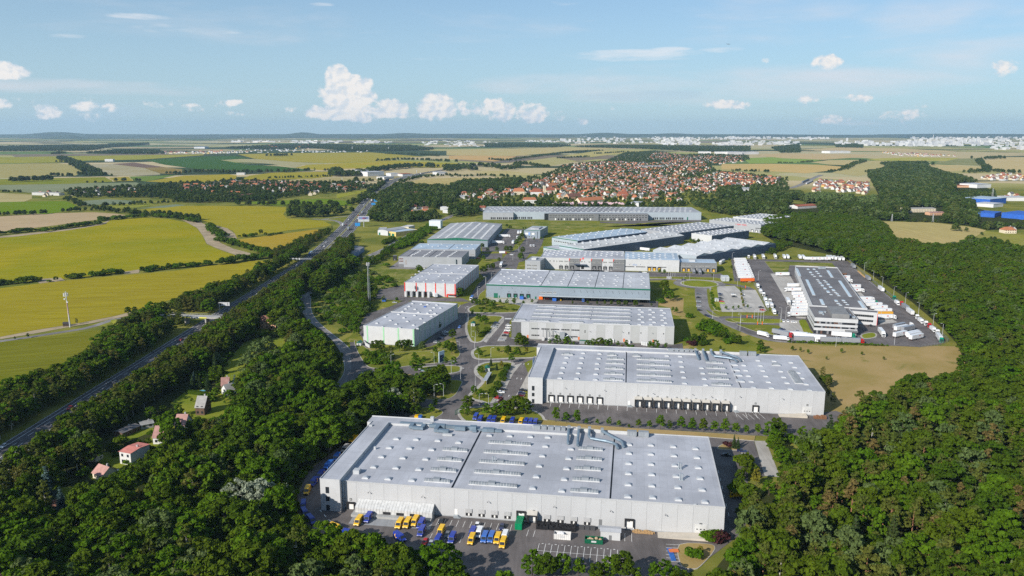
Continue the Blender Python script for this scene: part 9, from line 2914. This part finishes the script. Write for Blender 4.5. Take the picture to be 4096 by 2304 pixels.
settle(pts(vM2,'-20,430 100,420 260,440 480,470 440,520 250,530 -20,540'),21,.72,'right village streets',.75)
settle(pts(vM2,'760,520 820,480 1000,490 1240,500 1230,550 1220,600 1000,590 920,560 780,530'),20,.72,'estate by the railway',.6)
settle(pts(vM2,'670,580 820,545 820,585 680,590'),22,.8,'estate by the railway',.6)
settle(pts(vM2,'2190,460 2400,420 2600,440 2600,480 2300,480'),24,.7,'hamlet at the wood',.3)
settle(pts(vM2,'2380,600 2560,600 2580,640 2400,640'),26,.7,'hamlet at the wood',.3)
settle(pts(vM2,'1310,235 1700,250 2000,270 1750,275 1500,265'),34,.6,'far hamlet on the plain',.2)
settle(pts(vM2,'2400,905 2560,905 2560,930 2420,930'),24,.8,'houses below the hill field',.1)
settle(pts(vL1,'330,700 600,700 620,750 480,760'),30,.5,'left hamlet west end',.1)
settle(pts(vL1,'640,700 900,670 1400,670 1420,740 1250,750 900,730 700,735'),26,.55,'left hamlet west end',.1)
settle(pts(vL1,'1860,640 2300,600 2576,590 2700,590 2700,620 2400,650 2200,680 1900,690'),19,.85,'left hamlet',.15)
settle(pts(vL2,'0,590 300,590 560,600 1000,610 1000,700 900,730 700,720 500,700 300,660 0,650'),20,.72,'left hamlet',.15)
settle(pts(vL2,'1040,620 1250,620 1500,620 1480,650 1250,690 1050,670'),21,.75,'left hamlet',.15)
settle(pts(vL1,'1900,690 2400,690 2576,730 2500,780 2200,770 1900,720'),30,.45,'left hamlet',.15)
settle(pts(vL2,'300,220 560,215 900,215 880,250 500,250'),60,.5,'far yellow field hamlet',.1,1.2,1.8)
settle(pts(vL1,'1330,285 1700,285 2300,275 2576,285 2300,295 1500,300'),45,.6,'far yellow field hamlet',.1,1.1,1.6)
def hsize(h):
 a=to_px(h[0],h[1],0)
 if not(-20<a[0]<4116):
  return 0
 return FOC*HS[h[3]][0]*h[4]/a[2]
order=sorted(HOUSES,key=hsize,reverse=True)
ranks={}
for h in order[:290]:
 sp=HS[h[3]]
 kk=(sp[4],sp[5],h[5])
 ranks[kk]=ranks.get(kk,0)+1
 lab='%s house, %s roof, %s nearest such in the %s'%(sp[4],HWORD[sp[5]],ordinal(ranks[kk]-1),h[5])
 mw,mr,ch,wi=house_meshes(*sp)
 t=thing('house',lab,'house',(h[0],h[1],0),h[2],'houses of the '+h[5])
 t.scale=(h[4],)*3
 put('wall',mw,t)
 r=put('roof',mr,t)
 if hsize(h)>16:
  put('chimney',ch,r)
  put('window',wi,t)
m=MB()
cells={}
for h in order[290:]:
 sp=HS[h[3]]
 key=(sp[4],sp[5])
 for nm,mt,src in(('wall',WALLS[sp[4]],0),('roof',ROOFS[sp[5]],1)):
  cells.setdefault((nm,mt.name),(MB(),mt))
  mb=cells[(nm,mt.name)][0]
  me=house_meshes(*sp)[src]
  ca,sa=math.cos(h[2]),math.sin(h[2])
  i0=len(mb.v)
  for v in me.vertices:
   x,y,z=v.co*h[4]
   mb.v.append((h[0]+x*ca-y*sa,h[1]+x*sa+y*ca,z))
  for f in me.polygons:
   mb.f.append(tuple(i0+k for k in f.vertices))
   mb.mi.append(0)
allm,mats=MB(),[]
for k,(mb,mt)in cells.items():
 i0=len(allm.v)
 allm.v+=mb.v
 allm.f+=[tuple(i0+a for a in f)for f in mb.f]
 allm.mi+=[len(mats)]*len(mb.f)
 mats.append(mt)
if allm.v:
 tag(allm.build('distant_houses',mats),kind='stuff')
for(v,xa,ya,xb,yb,dep,h,rise,wall,roof,hip,lab)in((vM1,625,676,742,676,16,8,4.5,'white','orange',3,'long white building with orange red roof above the long hall'),(vM1,1115,683,1320,668,15,7,6,'cream','orange',0,'long cream barn like building with orange roof above the long hall'),
(vM1,697,612,787,612,16,10,7,'white','red',5,'large white house with steep red roof in the village centre'),(vM1,540,600,640,600,16,8,7,'cream','orange',4,'large orange roofed house left of the steep red roof'),(vM1,1020,640,1130,634,16,6,6,
'peach','brown',0,'broad brown roofed farm building right of the church'),(vM1,1440,622,1530,622,14,7,6,'white','red',3,'large dark red roofed house at the village edge'),(vM1,1150,500,1250,500,14,7,5,'cream','red',3,'long red roofed house on the village slope'),
(vM1,850,545,920,540,14,7,6,'white','orange',0,'orange roofed house behind the church'),(vL1,330,722,460,725,14,6,.8,'white','slate',0,'long white flat roofed block at the left hamlet end'),(vL1,470,722,610,728,14,6,.8,'white','slate',0,'second white flat roofed block at the left hamlet end'),
(vL1,1080,378,1165,378,18,12,.8,'white','slate',0,'white barn alone among the far fields'),(vL1,2436,514,2520,514,14,7,.8,'white','slate',0,'pale blue white hall at the edge of the far grain'),(vL1,1900,720,2000,715,16,5,4,'cream','red',0,'long red roofed barn in the left hamlet'),
(vL2,160,765,340,750,15,5,5,'cream','brown',0,'dark red roofed farm range at the hamlet edge'),(vL2,30,730,160,725,15,5,4,'cream','orange',0,'orange roofed farm range in the left hamlet'),(vL2,1335,605,1415,608,14,6,.8,'white','slate',0,'white hall by the lone spruce'),
(vL2,1868,742,2000,740,16,7,4,'white','brown',0,'long white block with dark brown roof near the slip road loop'),(vL2,2170,745,2280,742,16,7,3,'white','brown',0,'second long block with dark brown roof near the loop'),(vG,1350,205,1420,205,14,
6,3,'white','red',0,'white house with red roof at the long hall corner'),(vM2,625,725,790,715,22,5,2.5,'white','red',0,'long low building with red roof behind the far white halls'),(vM2,1570,755,1815,752,22,7,1,'cream','slate',0,'long white hall with pale roof below the far wood'),
(vM2,1765,780,1890,778,14,5,1,'peach','pink',0,'low brick wing beside the long white hall'),(vM2,2410,935,2510,935,14,5,4,'cream','orange',4,'orange hipped house below the hill field')):
 a,b=v(xa,ya),v(xb,yb)
 w=math.hypot(b[0]-a[0],b[1]-a[1])
 rz=aim(a,b)
 house((a[0]+b[0])/2-math.sin(rz)*dep/2,(a[1]+b[1])/2+math.cos(rz)*dep/2,rz,(round(w,1),dep,h,rise,wall,roof,hip),lab)
p=vM1(820,592)
t=thing('church','village church with slender spire among red roofs','church',(p[0],p[1],0),.3)
MB().extrude([(-5,0),(5,0),(5,9),(0,15),(-5,9)],'x',0,22).build('nave',WALLS['cream'],t)
m=MB()
m.face([(-.3,-5.5,8.5),(22.3,-5.5,8.5),(22.3,0,15.2),(-.3,0,15.2)])
m.face([(22.3,5.5,8.5),(-.3,5.5,8.5),(-.3,0,15.2),(22.3,0,15.2)])
m.build('roof',ROOFS['red'],t)
MB().box(-5,0,-2.5,2.5,0,20).build('tower',WALLS['cream'],t)
m=MB()
for a,b in(((-5.2,-2.7),(.2,-2.7)),((.2,-2.7),(.2,2.7)),((.2,2.7),(-5.2,2.7)),((-5.2,2.7),(-5.2,-2.7))):
 m.face([(*a,20),(*b,20),(-2.5,0,31)])
m.build('spire',ROOFS['dark'],t)
# ------------------------------------------------------------------ distant halls, blocks and towers
CITYW=M('city_white',(.58,.57,.56),.8,.08,.02,rnd=.08)
CITYG=M('city_grey',(.42,.42,.43),.8,.08,.02,rnd=.08)
CITYB=M('hall_blue',(.02,.1,.42),.6)
def far_hall(v,xa,ya,xb,yb,dep,h,wall,roof,lab,cat='hall',nm='hall'):
 a,b=v(xa,ya),v(xb,yb)
 w=math.hypot(b[0]-a[0],b[1]-a[1])
 t=thing(nm,lab,cat,(a[0],a[1],0),aim(a,b))
 MB().box(0,w,0,dep,0,h-.6,skip='b').build('wall',wall,t)
 MB().box(-.5,w+.5,-.5,dep+.5,h-.6,h).build('roof',roof,t)
 return t
for(v,xa,ya,xb,yb,dep,h,wl,rf,lab)in((vM1,2150,250,2240,250,60,16,CITYW,ROOF2,'first white hall of the far row right of the village'),(vM1,2290,252,2390,252,60,16,CITYW,ROOF2,'second white hall of the far row right of the village'),(vM1,2400,
254,2510,254,60,16,CITYG,ROOF2,'third grey hall of the far row right of the village'),(vM2,30,252,145,252,60,16,CITYG,ROOF2,'fourth grey hall of the far row right of the village'),(vM2,150,254,290,252,60,16,CITYW,ROOF2,'fifth white hall of the far row right of the village'),
(vM2,905,244,1080,242,80,14,CITYW,ROOF2,'white hall between the straw fields on the plain'),(vM2,2170,545,2290,540,50,10,CITYW,ROOF2,'white domed hall beyond the far wood'),(vM2,1990,540,2110,540,25,6,WALLS['peach'],ROOFS['red'],'long low red roofed hall beyond the far wood'),
(vM2,2280,690,2420,675,50,12,CITYB,ROOFB,'blue walled hall with pale roof beyond the far wood'),(vM2,2150,700,2310,712,40,7,CITYW,ROOF2,'white low hall left of the blue walled one'),(vM2,2380,800,2620,820,60,9,CITYB,CITYB,'large deep blue roof near the picture edge'),
(vM2,2175,790,2320,800,40,8,CITYB,CITYB,'smaller deep blue roof left of the large one'),(vM2,2440,655,2620,655,40,8,CITYW,ROOF2,'white hall right of the blue walled one'),(vM2,600,795,810,800,25,5,LGREY,ROOFB,'row of low pale sheds at the wood edge'),
(vM2,130,568,210,568,22,6,CITYW,ROOF2,'white flat building below the village streets'),(vL2,1380,515,1480,512,60,16,CITYG,ROOFM,'grey silo hall at the motorway service area'),(vL2,1470,530,1640,522,50,14,CITYW,ROOF2,'white plant building at the motorway service area'),
(vL2,1710,528,1800,525,40,9,CITYW,ROOF2,'white shop at the motorway service area'),(vL2,1830,530,1930,526,40,8,CITYW,ROOFS['red'],'red roofed shop at the motorway service area'),(vL2,1640,560,1740,552,30,7,CITYW,ROOF2,'low white shop left of the service area'),
(vL2,2190,515,2290,512,40,9,CITYW,ROOF2,'white hall at the far end of the service area'),(vM1,1640,372,1850,368,40,8,CITYW,ROOF2,'long white flat hall in the middle of the village'),(vM1,2500,568,2600,566,30,7,CITYW,ROOF2,'white flat hall at the right village edge'),
(vM1,1545,700,1620,703,30,8,CITYW,ROOF2,'white flat building behind the long hall'),(vM1,90,635,165,634,20,6,CITYW,ROOF2,'white low house left of the village'),(vM2,910,735,910+60,735,16,6,CITYG,ROOFM,'grey shed behind the far white halls'),
(vL1,2380,178,2480,178,90,12,CITYW,ROOF2,'far white factory on the plain'),(vL1,2000,243,2110,243,90,14,CITYW,CITYB,'far white and blue factory on the plain')):
 far_hall(v,xa,ya,xb,yb,dep,h,wl,rf,lab)
for i in range(24):
 p=vM1(905+25*i,692+(i%3)*3)
 t=thing('market_tent','%s pinkish tent from the left behind the long hall'%ordinal(i),'tent',(p[0],p[1],0),.2*i,'pinkish tents behind the long hall')
 m=MB()
 Q=[(-6,-6,4),(6,-6,4),(6,6,4),(-6,6,4)]
 for k in range(4):
  m.face([Q[k],Q[(k+1)%4],(0,0,8)])
 m.build('canopy',M('tent_pink',(.5,.34,.36),.8),t)
 m=MB()
 for q in Q:
  m.box(q[0]-.2,q[0]+.2,q[1]-.2,q[1]+.2,0,4)
 m.build('frame',STEEL,t)
road('railway',pts(vM2,'560,545 640,520 700,490 770,455 830,430'),16.,asphalt_mat('ballast',(.22,.2,.18)),.15,centre=False,edges=False)
for i,s in enumerate(('665,500 720,474','700,512 755,487')):
 a,b=pts(vM2,s)
 t=thing('train','%s pale train on the railway beyond the village'%('left' if i==0 else 'right'),'train',(a[0],a[1],0),aim(a,b),'trains')
 L_=math.hypot(b[0]-a[0],b[1]-a[1])
 for k in range(5):
  MB().box(L_*k/5+.5,L_*(k+1)/5-.5,-1.6,1.6,.8,4.4).build('carriage',CITYG if i else M('train_dark',(.12,.14,.18),.5),t)
def pylon(v,xb,yb,xt,yt,lab):
 p=v(xb,yb)
 h=max(12,top_height(v,xb,yb,xt,yt))
 t=thing('pylon',lab,'pylon',(p[0],p[1],0),.4,'pylons')
 m=MB()
 w=h*.08
 for sx in(-1,1):
  for sy in(-1,1):
   m.tube([(sx*w,sy*w,0),(sx*w*.15,sy*w*.15,h)],.18,4)
 for k in range(7):
  z0,z1=h*k/7,h*(k+1)/7
  f=lambda z:w*(1-.85*z/h)
  m.tube([(-f(z0),-f(z0),z0),(f(z1),-f(z1),z1)],.1,4).tube([(f(z0),-f(z0),z0),(-f(z1),-f(z1),z1)],.1,4)
 tag(m.build('lattice',GALV,t),kind='stuff')
 MB().box(-h*.16,h*.16,-.15,.15,h*.78,h*.79).box(-h*.12,h*.12,-.15,.15,h*.92,h*.93).build('cross_arm',GALV,t)
for v,xb,yb,xt,yt,lab in((vM2,2300,640,2310,545,'tall lattice pylon above the blue halls'),(vM2,1436,830,1438,775,'pylon at the top edge of the hillside field, left'),(vM2,1788,838,1792,765,'pylon at the top edge of the hillside field, right'),
(vL2,1905,685,1902,640,'pylon in the fawn field, nearest'),(vL2,1955,635,1952,590,'pylon in the fawn field, farther'),(vL2,1207,585,1205,545,'pylon beyond the left hamlet'),(vL2,1975,505,1972,460,'mast with red sign at the service area'),(vM2,
65,220,66,190,'mast at the far row of halls')):
 pylon(v,xb,yb,xt,yt,lab)
RC=random.Random(9)
CITY=[]
def district(v,x0,x1,y0,y1,n_,wpx,hpx,where,grey=.25):
 for i in range(n_):
  x,y=RC.uniform(x0,x1),y0+(y1-y0)*RC.random()**.7
  p=v(x,y)
  w,h=RC.uniform(*wpx)*math.hypot(*p)/(FOC*v.a[2]),RC.uniform(*hpx)*math.hypot(*p)/(FOC*v.a[2])
  CITY.append((p[0],p[1],w,RC.uniform(12,22),h,1 if RC.random()<grey else 0,where))
district(vM2,0,420,108,124,60,(8,26),(6,14),'city skyline left of the towers')
district(vM2,420,900,105,124,60,(8,22),(5,12),'city skyline left of the towers')
district(vM2,0,640,140,176,60,(10,40),(6,14),'suburb below the skyline')
district(vM2,930,1500,145,182,60,(12,40),(8,22),'white apartment quarter')
district(vM2,1500,1900,140,186,75,(14,34),(10,24),'white apartment quarter')
district(vM2,1900,2300,128,182,90,(10,30),(8,22),'city centre at the tower')
district(vM2,1600,2576,104,130,110,(8,20),(5,12),'city centre at the tower')
district(vM2,2300,2620,130,215,70,(10,30),(6,14),'city centre at the tower',.15)
district(vM1,950,1065,132,152,16,(10,18),(14,26),'tower block group on the plain',.1)
district(vM1,650,950,132,150,25,(8,24),(5,9),'suburb on the plain')
district(vM1,1080,1800,105,160,90,(10,26),(5,14),'suburb on the plain')
district(vM1,1820,2150,120,172,90,(10,30),(8,20),'white housing estate')
district(vM1,1700,2576,104,125,80,(8,20),(5,12),'city skyline left of the towers')
district(vM1,2260,2576,150,178,30,(16,50),(7,14),'white housing estate')
district(vM1,0,480,138,186,40,(10,34),(5,9),'suburb on the plain')
district(vL2,60,600,160,182,26,(14,60),(5,10),'far works on the left plain')
district(vL2,680,1700,158,190,60,(14,60),(5,12),'far works on the left plain')
district(vL2,2040,2576,160,210,45,(14,46),(5,10),'far works on the left plain')
district(vL2,150,900,225,285,60,(8,22),(4,8),'far village on the left plain',.1)
district(vL2,850,1600,268,284,24,(8,24),(4,9),'far village on the left plain',.1)
CITY.sort(key=lambda c:-c[2]*c[4]/(c[0]**2+c[1]**2))
seen={}
for c in CITY[:280]:
 seen[c[6:4:-1]]=seen.get(c[6:4:-1],0)+1
 o=MB().box(-c[2]/2,c[2]/2,-c[3]/2,c[3]/2,0,c[4],skip='b').build('city_block',CITYG if c[5]else CITYW,None,(c[0],c[1],0),RC.uniform(-.3,.3))
 tag(o,'%s largest %s block in the %s'%(ordinal(seen[c[6:4:-1]]-1),'grey' if c[5]else 'white',c[6]),'city block','blocks of the '+c[6])
m=MB()
for c in CITY[280:]:
 m.box(c[0]-c[2]/2,c[0]+c[2]/2,c[1]-c[3]/2,c[1]+c[3]/2,0,c[4],c[5],skip='b')
tag(m.build('distant_city',[CITYW,CITYG]),kind='stuff')
for v,x,yb,yt,w,lab,nm in((vM2,1792,135,80,5,'slim television tower on the city skyline','television_tower'),(vM2,2380,135,95,8,'pale tower right of the television tower','tower'),(vM2,1220,178,135,22,'grey tower block in the white quarter',
'tower_block'),(vM2,1255,165,135,30,'white tower block in the white quarter','tower_block'),(vM2,183,150,125,4,'thin chimney above the suburb','chimney_stack'),(vM2,738,130,112,14,'pinkish tower on the left skyline','tower'),(vM2,1050,140,110,
12,'small tower left of the white quarter','tower'),(vM1,1466,140,110,12,'lone grey tower block on the plain','tower_block'),(vM2,2110,160,130,18,'wide tower block in the city centre','tower_block'),(vL2,1312,265,220,3,'mast on the left plain, nearer',
'mast'),(vL2,1685,265,225,3,'mast on the left plain, farther','mast'),(vL1,2505,140,125,3,'thin far chimney on the left horizon','chimney_stack')):
 p=v(x,yb)
 d=math.hypot(*p)
 ww=w*d/(FOC*v.a[2])
 h=max(20,top_height(v,x,yb,x,yt))
 t=thing(nm,lab,'chimney' if 'chimney' in nm else('mast' if nm=='mast' else 'tower'),(p[0],p[1],0))
 if nm=='television_tower':
  MB().tube([(0,0,0),(0,0,h*.7),(0,0,h)],[ww*.5,ww*.4,ww*.1],8).build('shaft',CITYW,t)
  for k in(.3,.45,.6):
   MB().tube([(0,0,h*k),(0,0,h*(k+.05))],ww*.9,8).build('pod',CITYG,t)
 else:
  MB().box(-ww/2,ww/2,-ww/2,ww/2,0,h*.92).build('shaft',CITYG if 'grey' in lab else CITYW,t)
  MB().box(-ww/3,ww/3,-ww/3,ww/3,h*.92,h).build('cap',CITYG,t)
px_,py_=view(2048,0,1.2578).px(1089,222)
a=(px_-2048)/FOC
b=-(py_-1152)/FOC
D_=9000.
dv=Vector((a,_c+b*_s,-_s+b*_c)).normalized()*D_
t=thing('airliner','small airliner high above the plain','airplane',(dv.x,dv.y,CAM_H+dv.z),.05)
MB().tube([(-20,0,1.5),(-12,0,0),(14,0,0),(20,0,-.5)],[.6,2.,2.,.4],8).build('fuselage',PAINT['grey'],t)
for s_ in(-1,1):
 m=MB()
 m.face([(4,s_*1.5,-.5),(-2,s_*1.5,-.5),(-9,s_*18,1.5),(-6.5,s_*18,1.5)])
 m.face([(4,s_*1.5,-.9),(-6.5,s_*18,1.3),(-9,s_*18,1.3),(-2,s_*1.5,-.9)])
 m.build('wing',PAINT['grey'],t)
m=MB().box(-19,-14,-.2,.2,1,7)
m.build('tail_fin',PAINT['grey'],t)
# ------------------------------------------------------------------ the air between here and the hills
m,nn=new_mat('evening_haze')
pvn=nn.n('ShaderNodeVolumePrincipled')
pvn.inputs['Color'].default_value=(.52,.77,1.,1)
pvn.inputs['Density'].default_value=3.4e-5
pvn.inputs['Anisotropy'].default_value=.1
o_=nn.n('ShaderNodeOutputMaterial')
nn.l(pvn.outputs[0],o_.inputs['Volume'])
hz=MB().box(-29000,29000,-1900,18500,-4.,330.).build('haze',m)
tag(hz,kind='stuff')
